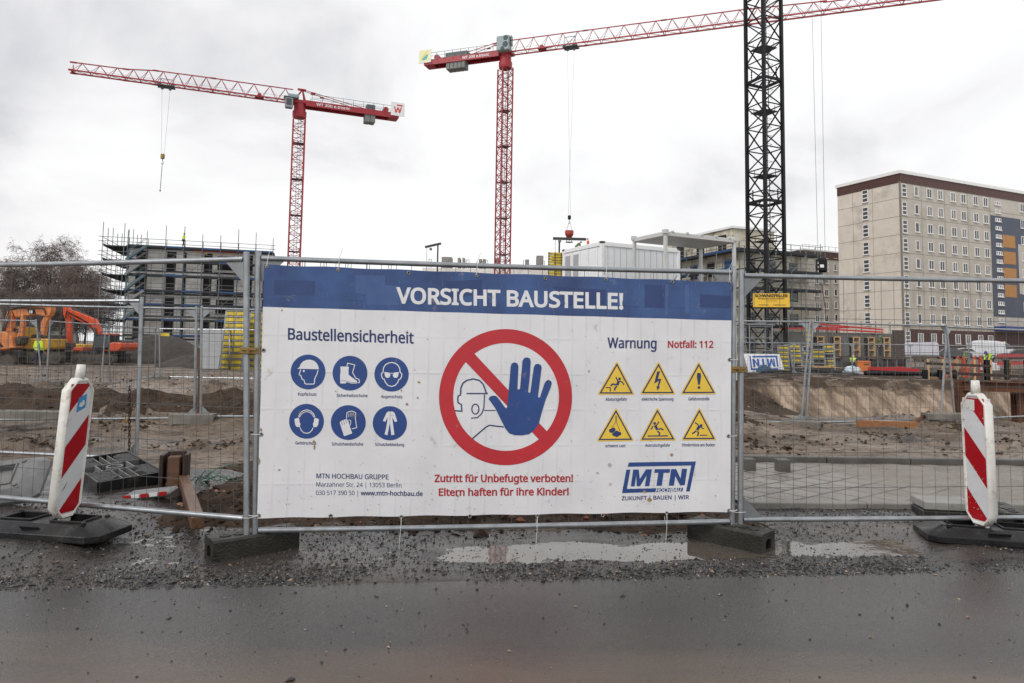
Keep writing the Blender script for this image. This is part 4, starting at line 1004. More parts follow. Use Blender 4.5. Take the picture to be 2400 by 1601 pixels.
# ------------------------------------------------------------------ traffic beacons and their black bases
def beacon_base(label, loc, rot, mat=RUBBER, lx=.86, ly=.43, h=.105, name='beacon_base'):
    t = thing(name, label, 'beacon base', loc, rot=rot, group='plastic bases of traffic beacons')
    b = MB(); c = .055
    def ring(ix, iy, z, cc):
        X, Y = lx / 2 - ix, ly / 2 - iy
        return [Vector(p) for p in ((-X + cc * 1.25, -Y, z), (X - cc * 1.25, -Y, z), (X, -Y + cc, z), (X, Y - cc, z), (X - cc * 1.25, Y, z), (-X + cc * 1.25, Y, z), (-X, Y - cc, z), (-X, -Y + cc, z))]
    rs = [ring(.006, .006, 0, c), ring(0, 0, .008, c), ring(0, 0, .045, c), ring(.008, .006, .053, c), ring(.125, .065, h - .006, .03), ring(.14, .072, h, .026)]
    vs = [p for r_ in rs for p in r_]; fs = [tuple(range(7, -1, -1))]
    for k in range(len(rs) - 1):
        for i in range(8):
            j = (i + 1) % 8; fs.append((k * 8 + i, k * 8 + j, (k + 1) * 8 + j, (k + 1) * 8 + i))
    top = rs[-1]; X, Y = lx / 2 - .14, ly / 2 - .072
    b.add(vs, fs)
    # top plate with two sunk pockets
    xs_ = [-X, -X * .82, -X * .22, X * .22, X * .82, X]; ysx = [-Y, -Y * .62, Y * .62, Y]
    for i in range(5):
        for j in range(3):
            a0, a1, b0, b1 = xs_[i], xs_[i + 1], ysx[j], ysx[j + 1]
            if j == 1 and i in (1, 3):
                d = h - .055
                p = [Vector(q) for q in ((a0, b0, h), (a1, b0, h), (a1, b1, h), (a0, b1, h))]; q = [Vector((v.x * .97 + (a0 + a1) / 2 * .03, v.y * .97, d)) for v in p]
                b.add(p + q, [(4, 5, 6, 7)] + [(k, 4 + k, 4 + (k + 1) % 4, (k + 1) % 4) for k in range(4)])
            else:
                pts = [Vector((a0, b0, h)), Vector((a1, b0, h)), Vector((a1, b1, h)), Vector((a0, b1, h))]
                b.quad(*pts)
    # fill the chamfered corners of the top
    o = b.build('plate', mat, t); autosmooth(o, 25)
    b = MB()
    for s in (-1, 1):
        x = s * X * .52
        for dx, dy, sx, sy in ((0, -Y * .66, X * .66, .014), (0, Y * .66, X * .66, .014), (-X * .31, 0, .014, Y * 1.3), (X * .31, 0, .014, Y * 1.3)):
            b.bbox((x + dx, dy, h + .006), (sx, sy, .016), .004)
    b.build('pocket_rim', mat, t)
    for sx in (-1, 1):
        for sy in (-1, 1): b = MB(); b.lathe([(.018, h - .01), (.018, h + .012), (.014, h + .016)], (sx * X * .93, sy * Y * .8, 0), 10); b.build('stacking_stud', mat, t)
    for s in (-1, 1): b = MB(); b.bbox((0, s * (ly / 2 - .032), .079), (.15, .045, .008), .003, M=Matrix.Rotation(s * .80, 3, 'X')); b.build('grip_recess', DARK, t)
    return t
def beacon(label, loc, rz, lean, mir, sticker):
    M = Matrix.Rotation(lean, 3, 'Y') @ Matrix.Rotation(rz, 3, 'Z')
    t = thing('traffic_beacon', label, 'traffic beacon', loc, rot=M.to_euler(), group='red and white striped traffic beacons')
    W2, H_, z0, c = .124, 1.0, .06, .075
    def outl(ix, y, cc):
        X = W2 - ix; a, d = z0 + ix, z0 + H_ - ix
        return [Vector(p) for p in ((-X + cc, y, a), (X - cc, y, a), (X, y, a + cc * 1.15), (X, y, d - cc * 1.15), (X - cc, y, d), (-X + cc, y, d), (-X, y, d - cc * 1.15), (-X, y, a + cc * 1.15))]
    rs = [outl(.030, -.026, .05), outl(.026, -.034, .054), outl(.014, -.036, .065), outl(.003, -.026, .073), outl(0, -.010, c), outl(0, .010, c), outl(.003, .026, .073), outl(.014, .036, .065), outl(.026, .034, .054), outl(.030, .026, .05)]
    b = MB(); vs = [p for r_ in rs for p in r_]; fs = []
    for k in range(len(rs) - 1):
        for i in range(8):
            j = (i + 1) % 8; fs.append((k * 8 + i, k * 8 + j, (k + 1) * 8 + j, (k + 1) * 8 + i))
    fs.append(tuple(range(7, -1, -1))); fs.append(tuple(72 + i for i in range(8)))
    fs = [f[::-1] for f in fs]
    b.add(vs, fs); o = b.build('body', WHITEP, t); autosmooth(o, 50)
    b = MB(); b.path([(0, 0, z0 + H_ - .01), (0, 0, z0 + H_ + .045), (0, 0, z0 + H_ + .095)], [.034, .031, .028], 14); b.build('lug', WHITEP, t, True)
    b = MB(); b.lathe([(.006, -.0305), (.006, -.0300)], (0.004, 0, z0 + H_ + .07), 10, M=Matrix.Rotation(R(90), 3, 'X')); b.build('lug_hole', DARK, t)
    b = MB(); b.bbox((0, 0, z0 - .02), (.11, .04, .09), .008); b.build('foot_peg', WHITEP, t)
    # striped face
    fw, ft, fb = .100, z0 + H_ - .04, z0 + .045
    for side in (-1, 1):
        b = MB(); yy = side * .0275
        lo = [-.02, .236, .5, .74, .985]   # boundaries on one edge, down from the top; the other edge is shifted
        Hh = ft - fb
        b.add([(-fw, yy, fb), (fw, yy, fb), (fw, yy, ft), (-fw, yy, ft)], [(0, 1, 2, 3) if side < 0 else (3, 2, 1, 0)], 0)
        bands = [(-.27, .236), (.5, .74), (1.0, 1.26)]
        for a, d in bands:
            poly = []
            def edge(u): return [(-fw, u), (fw, u - .256)]
            # clip the slanted band to the face
            pts = [(-fw, a), (fw, a - .256), (fw, d - .256), (-fw, d)]
            def clip(P_, f_in, inter):
                o_ = []
                for i in range(len(P_)):
                    p, q = P_[i - 1], P_[i]
                    if f_in(q):
                        if not f_in(p): o_.append(inter(p, q))
                        o_.append(q)
                    elif f_in(p): o_.append(inter(p, q))
                return o_
            def ix(v):
                return lambda p, q: (p[0] + (q[0] - p[0]) * (v - p[1]) / (q[1] - p[1]), v)
            pts = clip(pts, lambda p: p[1] >= 0, ix(0)); pts = clip(pts, lambda p: p[1] <= 1, ix(1)) if pts else pts
            if len(pts) < 3: continue
            mm = 1 if mir else -1
            if side > 0: mm = -mm
            vs = [(-mm * x, yy + side * .0012, ft - u * Hh) for x, u in pts]
            b.add(vs, [tuple(range(len(vs)))], 1)
        b.build('striped_face', [BAKW, BAKR], t)
    sticker(t, ft, fb)
    return t
BLUES = pm('blue_sticker', (0.05, 0.26, 0.55), .4, 0, (0.04, 0.2, 0.45), 30, .8)
PAPER = pm('torn_white_paper', (0.72, 0.70, 0.66), .7)
def stick_blue(t, ft, fb):
    b = MB(); b.add([(-.028, -.0315, ft - .205), (.050, -.0315, ft - .175), (.052, -.0315, ft - .075), (-.022, -.0315, ft - .102)], [(0, 1, 2, 3)]); s = b.build('sticker', BLUES, t)
    b = MB(); b.add([(-.012, -.0322, ft - .165), (.012, -.0322, ft - .17), (.038, -.0322, ft - .15), (.034, -.0322, ft - .125), (.018, -.0322, ft - .118), (.012, -.0322, ft - .135), (-.006, -.0322, ft - .14)], [tuple(range(7))]); b.build('white_mark', PAPER, s)
    b = MB(); b.add([(-.075, -.0315, ft - .76), (-.05, -.0315, ft - .715), (-.03, -.0315, ft - .68), (-.055, -.0315, ft - .735)], [(0, 1, 2, 3)]); b.build('scuff', GRIME, t)
def stick_white(t, ft, fb):
    b = MB(); b.add([(-.07, -.0315, ft - .075), (-.05, -.0315, ft - .085), (-.042, -.0315, ft - .068), (-.03, -.0315, ft - .09), (.014, -.0315, ft - .095), (.016, -.0315, ft - .012), (-.07, -.0315, ft - .010)], [tuple(range(7))]); b.build('sticker', PAPER, t)
    b = MB(); rq = random.Random(5)
    for _ in range(26):
        x, z = rq.uniform(-.085, .085), ft - rq.choice([rq.uniform(.5, .62), rq.uniform(.72, .88), rq.uniform(.1, .3)])
        a, l_ = rq.uniform(-1, 1), rq.uniform(.004, .016)
        b.add([(x, -.0315, z), (x + l_ * math.cos(a), -.0315, z + l_ * math.sin(a)), (x + l_ * .8 * math.cos(a + .3), -.0315, z + l_ * .8 * math.sin(a + .3) + .003)], [(0, 1, 2)])
    b.build('paint_chips', PAPER, t)
beacon_base('black plastic base under the beacon with a blue sticker', (-3.27, 5.09, .072), (0, 0, R(-9)), lx=1.04)
beacon('red white striped beacon with blue sticker, leaning beside the timber', (-3.19, 5.09, .118), R(80), R(3.4), False, stick_blue)
beacon_base('black plastic base under the beacon with a white paper sticker', (3.64, 5.40, .04), (0, 0, R(-12)), lx=.94)
beacon('red white striped beacon with torn white paper sticker', (3.59, 5.39, .085), R(-80), R(-.9), True, stick_white)
# bases thrown behind the fence
beacon_base('grey plastic base lying tilted on its edge behind the fence', (-4.52, 5.96, .18), (R(40), R(-7), R(12)), GREYRUB, lx=1.15, ly=.46, h=.13)
def ribbed_base():
    t = thing('ribbed_base', 'black beacon base lying upside down, ribs showing, before the brown stub', 'beacon base', (-3.90, 7.0, .10), rot=(Matrix.Rotation(R(5), 3, 'X') @ Matrix.Rotation(R(135), 3, 'Z')).to_euler(), group=None)
    lx, ly, h = 1.08, .56, .12; b = MB()
    for s in (-1, 1):
        b.bbox((0, s * ly / 2, h / 2), (lx, .022, h), .004); b.bbox((s * lx / 2, 0, h / 2), (.022, ly - .02, h), .004)
    b.bbox((0, 0, .008), (lx - .02, ly - .02, .016), .003)
    b.build('shell', RUBBER, t)
    b = MB(); rq = random.Random(2)
    for i in range(-11, 12):
        x = i * .043
        if abs(i) < 3: continue
        for s in (-1, 1):
            l_ = rq.choice((.12, .16, .2)); b.box((x, s * (ly / 2 - .015 - l_ / 2), h * .5), (.010, l_, h * .92))
    for y in (-.07, .07, .0):
        for s in (-1, 1): b.box((s * .31, y, h * .48), (.40, .010, h * .9))
    b.build('rib', pm('rib_grey', (0.17, 0.17, 0.17), .4, 0, (0.09, 0.09, 0.09), 9), t)
    b = MB(); b.lathe([(.075, .01), (.075, h * .95), (.06, h * .95), (.06, .02)], (0, 0, 0), 20)
    for s in (-1, 1): b.box((s * .13, 0, h * .5), (.012, .3, h * .9)); b.box((0, s * .14, h * .5), (.26, .012, h * .9))
    b.build('socket', GREYRUB, t)
    return t
ribbed_base()
def broken():
    x, y = gp(352, 6.25)
    t = thing('broken_beacon', 'muddy broken red and white beacon strip lying in rubble', 'beacon', (x, y, .11), R(-8), None)
    b = MB(); b.bbox((0, 0, 0), (.44, .17, .045), .015, M=Matrix.Rotation(R(-8), 3, 'Y') @ Matrix.Rotation(R(10), 3, 'X')); b.build('body', GREYRUB, t)
    b = MB()
    for i in range(5):
        b.bbox((-.17 + i * .085, -.088, .0 + .012 * (i - 2)), (.075, .006, .034), .002, mi=i % 2, M=Matrix.Rotation(R(-8), 3, 'Y'))
    b.build('striped_face', [BAKR, BAKW], t)
broken()
# timbers
def timber(name, label, p0, p1, w_, mat, h_=None, cat='timber'):
    p0 = Vector(p0); p1 = Vector(p1); d = p1 - p0
    t = bpy.data.objects.new(name, None)
    b = MB(); ln = d.length; b.bbox((ln / 2, 0, 0), (ln, w_, h_ or w_), .006); bpy.data.objects.remove(t)
    o = b.build(name, mat); o.location = p0; o.rotation_euler = (0, -math.asin(d.z / ln), math.atan2(d.y, d.x)); return tag(o, label, cat)
timber('timber_beam', 'wet brown squared timber lying from under the fence to the dark stub', tuple(at(464, 1226, 5.16)), (-3.10, 6.75, .14), .088, WOODW)
def stub():
    x, y = gp(407, 6.75)
    t = thing('timber_stub', 'dark wet timber stub of boards and post standing in dug soil', 'timber', (x, y, .10), R(14))
    b = MB(); b.bbox((-.105, 0, .13), (.035, .16, .30), .006); b.bbox((.105, 0, .13), (.035, .16, .30), .006); b.bbox((0, .075, .14), (.17, .03, .31), .005); b.build('side_board', WOODD, t)
    b = MB(); b.bbox((0, -.01, .10), (.11, .11, .32), .008); b.build('post', WOODW, t)
stub()
GREENW = pm('green_coated_wire', (0.03, 0.16, 0.09), .4)
def wires():
    b = MB(); rq = random.Random(9)
    for k in range(7):
        a = gp(425 + rq.uniform(0, 25), 6.9); pts = []
        dx, dy = rq.uniform(.25, .62), rq.uniform(-.15, .5)
        for i in range(9):
            s = i / 8; x = a[0] + dx * s + .04 * math.sin(s * 5 + k); y = a[1] + dy * s; pts.append((x, y, hgt(x, y) + .02 + .10 * math.sin(s * 3.14) * rq.uniform(.2, 1) + (.12 * s if k < 2 else 0)))
        b.path(pts, .0045, 5)
    tag(b.build('wire_tangle', GREENW, None, True), 'green coated wire tangle springing from the dark timber stub', 'wire')
wires()
CHAINM = pm('rusty_chain', (0.07, 0.035, 0.02), .6, .5, (0.03, 0.018, 0.012), 30)
def chain():
    p = at(304, 905, 8.25); q = at(303, 1072, 8.25)
    t = thing('chain', 'rusty chain hanging on the askew fence panel with small padlock', 'chain', p)
    b = MB(); ln = (p - q).z; n = int(ln / .043)
    for i in range(n):
        z = -ln * (i + .5) / n; w_ = .013; h_ = .030; x = (q.x - p.x) * i / n
        pts = []
        for k in range(12):
            a = 6.283 * k / 12; e1 = w_ * math.cos(a); e2 = h_ * math.sin(a)
            pts.append((x + (e1 if i % 2 else 0), (0 if i % 2 else e1), z + e2))
        b.path(pts, .0052, 6, closed=True)
    b.build('links', CHAINM, t, True)
    b = MB(); b.bbox((0.0, -.03, -ln * .48), (.045, .02, .05), .006); b.path([(-.014, -.03, -ln * .48 + .02), (-.014, -.03, -ln * .48 + .05), (.014, -.03, -ln * .48 + .05), (.014, -.03, -ln * .48 + .02)], .004, 6); b.build('padlock', BRASS, t)
chain()
def stake(px, y0, y1, D, label):
    p = at(px, y1, D); q = at(px - 1, y0, D)
    b = MB(); b.path([p - Vector((0, 0, .2)), p.lerp(q, .5) + Vector((.01, 0, 0)), q], [.035, .033, .03], 6); tag(b.build('wooden_stake', WOODW, None), label, 'stake')
stake(467, 816, 960, 11.95, 'weathered wooden stake standing beside the soil ridge fence')
p = at(2012, 984, 13.3); q = at(2146, 992, 13.6)
timber('timber_beam', 'orange squared timber lying on mud before the sand slope', (p.x, p.y, .09), (q.x, q.y, .04), .13, pm('fresh_orange_timber', (0.34, 0.15, 0.055), .6, 0, (0.22, 0.09, 0.035), 5, .9, stretch=(1, 6, 6)))
p = at(2140, 990, 13.7); q = at(2173, 972, 14.0)
b = MB(); b.path([(p.x, p.y, .07), (q.x, q.y, .20)], .045, 10); b.path([(q.x, q.y, .20), (q.x + .06, q.y, .235)], .07, 10); tag(b.build('rusty_pipe', RUST, None, True), 'short rusty pipe leaning on the end of the orange timber', 'pipe')
def stone_block(px, py, D, sz, label, rz=.05):
    x, y = gp(px, D); b = MB(); b.bbox((0, 0, sz[2] / 2), sz, .008); o = b.build('kerb_stone', KERBM); o.location = (x, y, hgt(x, y) + .02); o.rotation_euler = (0, 0, rz); return tag(o, label, 'kerb stone')
stone_block(1755, 1110, 8.35, (.13, .13, .15), 'small dark kerb stone on the paving close to the banner fence')
stone_block(1834, 1110, 8.35, (.14, .14, .15), 'small dark kerb stone on the paving, further from the banner')
def slabs():
    x, y = gp(2212, 6.15)
    t = thing('slab_stack', 'two weathered concrete slabs stacked behind the fence by the beacon', 'slab stack', (x, y, .02), R(-12))
    for i in range(2):
        b = MB(); b.bbox((.01 * i, .02 * i, .05 + .075 * i), (.42, .30, .07), .008, rz=.06 * i); b.build('slab', CONC if i else WETCONC, t)
    b = MB(); b.bbox((-.02, -.01, .02), (.36, .2, .04), .006); b.build('bedding_block', WETCONC, t)
slabs()
x, y = gp(2358, 6.1)
fence_foot('fence_block', 'concrete block half hidden behind the beacon with white sticker', (x, y, .0), R(75), (.5, .2, .13))
b = MB(); x, y = gp(1300, 6.6); b.bbox((0, 0, .07), (1.5, .12, .14), .01); o = b.build('kerb_stone', KERBM); o.location = gp(960, 6.3) + (0,); tag(o, 'mossy kerb stone lying behind the banner foot in mud', 'kerb stone')
# ------------------------------------------------------------------ cranes
def mast(b, h0, h1, side, leg, seg, lace, mi=0, horiz=True, cross=False):
    hs = side / 2; cs = [(-hs, -hs), (hs, -hs), (hs, hs), (-hs, hs)]
    for x, y in cs: b.beam((x, y, h0), (x, y, h1), leg, leg, mi, up=(1, 0, 0))
    n = max(1, round((h1 - h0) / seg)); dz = (h1 - h0) / n
    for i in range(n):
        za, zb = h0 + i * dz, h0 + (i + 1) * dz
        for k in range(4):
            p, q = cs[k], cs[(k + 1) % 4]
            if horiz: b.beam((*p, za), (*q, za), lace * .9, lace * .9, mi)
            if (i + (k if cross else 0)) % 2: p, q = q, p
            b.beam((*p, za), (*q, zb), lace, lace, mi)
def jib_truss(b, x0, x1, h0, h1, wd, nb, ch, lace, mi=0, zb=0.0):
    """triangular truss along x: two bottom chords and one top chord"""
    for s in (-1, 1): b.beam((x0, s * wd / 2, zb), (x1, s * wd / 2, zb), ch, ch * 1.25, mi)
    b.beam((x0, 0, zb + h0), (x1, 0, zb + h1), ch * .9, ch * .9, mi)
    for i in range(nb):
        a = x0 + (x1 - x0) * i / nb; c = x0 + (x1 - x0) * (i + 1) / nb; m = (a + c) / 2; hm = h0 + (h1 - h0) * (i + .5) / nb
        for s in (-1, 1):
            b.beam((a, s * wd / 2, zb), (m, 0, zb + hm), lace, lace, mi); b.beam((m, 0, zb + hm), (c, s * wd / 2, zb), lace, lace, mi)
        b.beam((a, -wd / 2, zb), (a, wd / 2, zb), lace, lace, mi); b.beam((a, -wd / 2, zb), (c, wd / 2, zb), lace * .8, lace * .8, mi)
def sign_text(name, s, parent, mat, W_, cap, M, loc, bold=.03):
    res = text_px(s, 0, 0, W_, 0, cap, bold); k = 0; b = MB()
    for vs, fs in res:
        b.add([Vector(loc) + M @ Vector((x, 0, -y)) + M @ Vector((0, -.004 * k, 0)) for x, y in vs], [f[::-1] for f in fs]); k += 1
    return b.build(name, mat, parent)
def tower_crane(label, pos, ztop, mrot, jrot, jib_len, cj_len, cab_side, sections, trolley_x, sign, bulge_cab):
    """slewing tower crane; jib along local +x of the slewing part (angle jrot)"""
    t = thing('tower_crane', label, 'tower crane', pos, 0, 'red flat top tower cranes')
    M3 = Matrix.Rotation(mrot, 4, 'Z')
    b = MB(); mast(b, 0, ztop - 2.2, 1.66, .17, 1.06, .075); o = b.build('mast', REDCR, t); o.rotation_euler = (0, 0, mrot)
    b = MB(); z = 4.0
    while z < ztop - 4: b.box((0, 0, z), (1.5, 1.5, .07)); b.beam((-.7, .3, z), (-.7, .3, z + .02), .1); z += 5.3
    o = b.build('rest_platform', CRGREY, t); o.rotation_euler = (0, 0, mrot)
    b = MB()
    for s in (-.2, .2): b.beam((.1 + s, .35, 0), (.1 + s, .35, ztop - 2), .05)
    for i in range(int(ztop / .5)): b.beam((-.1, .35, i * .5), (.3, .35, i * .5), .03)
    o = b.build('ladder', CRGREY, t); o.rotation_euler = (0, 0, mrot)
    A = lambda o: (setattr(o, 'rotation_euler', (0, 0, jrot)), setattr(o, 'location', (0, 0, ztop)), o)[2]
    b = MB(); b.lathe([(.95, -2.2), (1.0, -1.9), (1.0, -1.3), (.85, -1.25), (.85, -.2)], (0, 0, 0), 20); b.bbox((0, 0, .05), (2.3, 1.7, .5), .06)
    b.beam((-.7, -.6, .2), (-.3, 0, 2.1), .16); b.beam((-.7, .6, .2), (-.3, 0, 2.1), .16); b.beam((.9, -.6, .2), (-.3, 0, 2.1), .14); b.beam((.9, .6, .2), (-.3, 0, 2.1), .14); b.bbox((-.2, 0, 2.05), (1.2, .3, .3), .05)
    A(b.build('slewing_head', REDCR, t))
    # jib in sections
    b = MB(); x = 1.0
    for ln, h0, h1, nb in sections:
        jib_truss(b, x, x + ln, h0, h1, 1.25, nb, .14, .055); b.bbox((x + ln, 0, h1), (.9, .22, .22), .08); x += ln
        for s in (-1, 1): b.bbox((x, s * .62, 0), (.9, .2, .24), .06)
    b.beam((x, 0, 0), (x, 0, .9), .1); b.box((x, 0, 0), (.3, 1.4, .25))
    A(b.build('jib', REDCR, t))
    b = MB()
    b.beam((1, .05, .75), (x - 1, .05, .45), .025); b.beam((1, -.05, .35), (x - 1, -.05, .25), .025); b.beam((3, .2, -.05), (x - .5, .2, -.08), .02)
    A(b.build('trolley_rope', CABLE, t))
    # winch on jib
    b = MB(); b.lathe([(.3, -.3), (.3, .3)], (5.6, 0, .3), 12, M=Matrix.Rotation(R(90), 3, 'X')); b.box((6.4, 0, .2), (1.6, .25, .12)); b.bbox((5.6, 0, .05), (1.2, .9, .1), .02); A(b.build('trolley_winch', REDCR, t))
    # counter jib
    b = MB(); x1 = -cj_len
    for s in (-1, 1): b.beam((-.8, s * .8, -.1), (x1, s * .8, -.1), .22, .82)
    n = 7
    for i in range(n + 1):
        xx = -.8 + (x1 + .8) * i / n; b.beam((xx, -.8, -.2), (xx, .8, -.2), .12)
    b.bbox((x1 + .4, 0, -.15), (1.5, 1.9, .75), .08)
    A(b.build('counter_jib', REDCR, t))
    b = MB(); b.box(((-.8 + x1) / 2, 0, .20), (abs(x1) - 1.0, 1.5, .04))
    for s in (-1, 1):
        for i in range(9):
            xx = -1.6 + (x1 + 2.2) * i / 8; b.beam((xx, s * 1.05, .1), (xx, s * 1.05, 1.25), .05)
        b.beam((-1.6, s * 1.05, 1.25), (x1 + .6, s * 1.05, 1.25), .045); b.beam((-1.6, s * 1.05, .75), (x1 + .6, s * 1.05, .75), .035)
    A(b.build('railing', CRGREY, t))
    b = MB()
    for s in (-1, 1):
        b.beam((-.2, s * .25, 2.05), (x1 * .66, s * .6, .35), .08)
    b.bbox((x1 * .13, -.3, 1.7), (.7, .2, .22), .08); b.bbox((x1 * .13, .3, 1.7), (.7, .2, .22), .08); b.bbox((x1 * .22, .1, 1.25), (.7, .2, .22), .08)
    A(b.build('stay_bar', REDCR, t))
    k = 5 if bulge_cab else 2
    for i in range(k):
        b = MB(); b.bbox((x1 + 3.6 + (i * .62 if k > 2 else i * .8) - .0, 0, -.75), (.56 if k > 2 else .74, 1.5, 1.75 if k == 2 else 1.5), .04); A(b.build('ballast_block', BALLAST, t))
    b = MB(); b.bbox((x1 + (4.9 if k > 2 else 3.9), 0, .75), (3.6 if k > 2 else 1.3, 1.2, .8), .06); A(b.build('hoist_cabinet', CRGREY, t))
    b = MB(); b.lathe([(.42, -.5), (.42, .5)], (x1 + 1.6, 0, .75), 14, M=Matrix.Rotation(R(90), 3, 'X')); A(b.build('hoist_drum', REDCR, t))
    # cab
    cs = cab_side
    if bulge_cab:
        b = MB(); b.bbox((.15, cs * 1.15, 1.0), (2.0, 1.2, 2.2), .12); A(b.build('cab', CABGR, t))
        b = MB(); b.bbox((1.32, cs * 1.15, 1.35), (.05, .9, 1.5), .02)
        for dx, dz, r_ in ((.55, .75, .42), (.6, 1.7, .38), (.1, .15, .3)): b.lathe([(r_, -.02), (r_, .03)], (dx, cs * 1.75, dz), 14, M=Matrix.Rotation(R(90), 3, 'X'))
        A(b.build('cab_window', pm('cab_glass_green', (0.05, 0.085, 0.09), .15), t))
    else:
        b = MB(); b.bbox((1.6, cs * 1.25, -.6), (1.05, 1.0, 1.5), .1); b.box((1.5, cs * 1.2, .22), (1.7, 1.3, .06)); b.bbox((1.0, cs * 1.1, .52), (1.5, .8, .5), .06); A(b.build('cab', CABGR, t))
        b = MB(); b.bbox((2.14, cs * 1.25, -.55), (.05, .8, 1.05), .02); b.bbox((1.65, cs * 1.76, -.55), (.75, .05, .95), .02); A(b.build('cab_window', GLASSD, t))
    # company sign on the counter jib end
    sgn = thing('end_sign', None, None); sgn.parent = t; sgn.location = (0, 0, ztop); sgn.rotation_euler = (0, 0, jrot)
    for key in ('label', 'category'):
        if key in sgn: del sgn[key]
    b = MB(); fs = sign['side']; b.bbox((x1 - .1, fs * 1.05, .85), (2.1, .12, 2.1), .02); b.build('sign_board', WHITE, sgn)
    Mf = Matrix.Identity(3) if fs < 0 else Matrix.Rotation(math.pi, 3, 'Z')
    def face(poly, m, nm, off=.07):
        b = MB(); b.add([Vector((x1 - .1, fs * 1.05, .85)) + Mf @ Vector((px, -off, pz)) for px, pz in poly], [tuple(range(len(poly)))]); b.build(nm, m, sgn)
    for p_ in sign['polys']: face(*p_)
    # trolley
    tr = MB(); tr.bbox((trolley_x, 0, -.28), (2.2, 1.5, .12), .03)
    for dx in (-.8, .8):
        for s in (-1, 1): tr.lathe([(.22, -.06), (.22, .06)], (trolley_x + dx, s * .55, -.12), 10, M=Matrix.Rotation(R(90), 3, 'X'))
        tr.beam((trolley_x + dx, -.7, -.3), (trolley_x + dx, -.7, 1.0), .07); tr.lathe([(.2, -.1), (.2, .1)], (trolley_x + dx * .6, 0, -.55), 10, M=Matrix.Rotation(R(90), 3, 'X'))
    tr.beam((trolley_x - .8, -.7, 1.0), (trolley_x + .8, -.7, 1.0), .07); tr.beam((trolley_x - .9, -.7, -.3), (trolley_x + .9, -.7, 1.0), .05)
    A(tr.build('trolley', CRGREY, t))
    # model lettering on the counter jib
    Ml = Matrix.Identity(3) if fs < 0 else Matrix.Rotation(math.pi, 3, 'Z')
    xs = x1 * .52 if fs < 0 else x1 * .16
    o = sign_text('lettering', sign['model'], t, WHITE, abs(x1) * .34, .36, Ml, (xs, fs * .925, -.28), .04); A(o)
    return t
def cwpos(t_pos, jrot, ztop, lx, ly=0.0, lz=0.0):
    c, s = math.cos(jrot), math.sin(jrot)
    return Vector(t_pos) + Vector((lx * c - ly * s, lx * s + ly * c, ztop + lz))
SRED = pm('sign_red', (0.65, 0.05, 0.03), .5); SYEL = pm('sign_yellow', (0.75, 0.68, 0.10), .5); STEAL = pm('sign_teal', (0.08, 0.45, 0.45), .5)
# crane on the left
D1 = 100.0
base = at(678, 900, D1); base.z = 0; zt = at(692, 242, D1).z
tip = at(170, 166, 100); 
# jib direction found from where the tip of a level jib is seen
def jib_dir(base, zt, px, py):
    q = ray(px, py); p = CPOS + q * ((zt - CAMZ) / q.z); return p
tp = jib_dir(base, zt, 171, 168); dv = tp - Vector((base.x, base.y, zt)); jr = math.atan2(dv.y, dv.x); JL = dv.length
polyW = [(-.62, .35), (-.42, .35), (-.28, -.25), (-.05, .3), (.12, .3), (.30, -.25), (.40, .35), (.60, .35), (.38, -.6), (.18, -.6), (.03, -.05), (-.18, -.6), (-.38, -.6)]
sl_ = (JL - 1) / 10.0
lcr = tower_crane('red tower crane with jib pointing over the trees and square W sign', base, zt, R(20), jr, JL, 14.2, 1, [(sl_ * 3.9, 1.9, 1.85, 5), (sl_ * 2.6, 1.85, 1.75, 4), (sl_ * 1.3, 1.75, 1.35, 2), (sl_ * 2.2, 1.35, 1.25, 3)], JL * .615, dict(side=1, model='WT 200 e.tronic', polys=[(polyW, SRED, 'emblem'), ([(-.15, .5), (.75, .5), (.75, .72), (-.15, .72)], SRED, 'emblem')]), False)
# crane in the middle
base2 = at(1173, 900, D1); base2.z = 0; zt2 = at(1183, 127, D1).z
tp2 = jib_dir(base2, zt2, 2142, 2); dv = tp2 - Vector((base2.x, base2.y, zt2)); jr2 = math.atan2(dv.y, dv.x)
leaf1 = [(-.5, -.55), (-.1, -.65), (.35, -.5), (.6, .3), (.1, .05)]; leaf2 = [(-.65, -.4), (-.2, .25), (.3, .8), (.55, .75), (.2, .2), (-.2, -.3)]
ccr = tower_crane('red tower crane beside the black mast, grey cab and green logo sign', base2, zt2, R(26), jr2, 60, 12.6, -1, [(11, 2.0, 1.95, 5), (11, 1.95, 1.9, 5), (11, 1.9, 1.85, 5), (9, 1.8, 1.5, 4), (9, 1.35, 1.3, 4), (8, 1.3, 1.2, 4)], 9.9, dict(side=-1, model='WT 200 e.tronic', polys=[([(-.95, -.95), (.95, -.95), (.95, .95), (-.95, .95)], pm('sign_pale_yellow', (0.80, 0.78, 0.50), .5), 'emblem', .066), (leaf2, SYEL, 'emblem', .075), (leaf1, STEAL, 'emblem', .08)]), True)
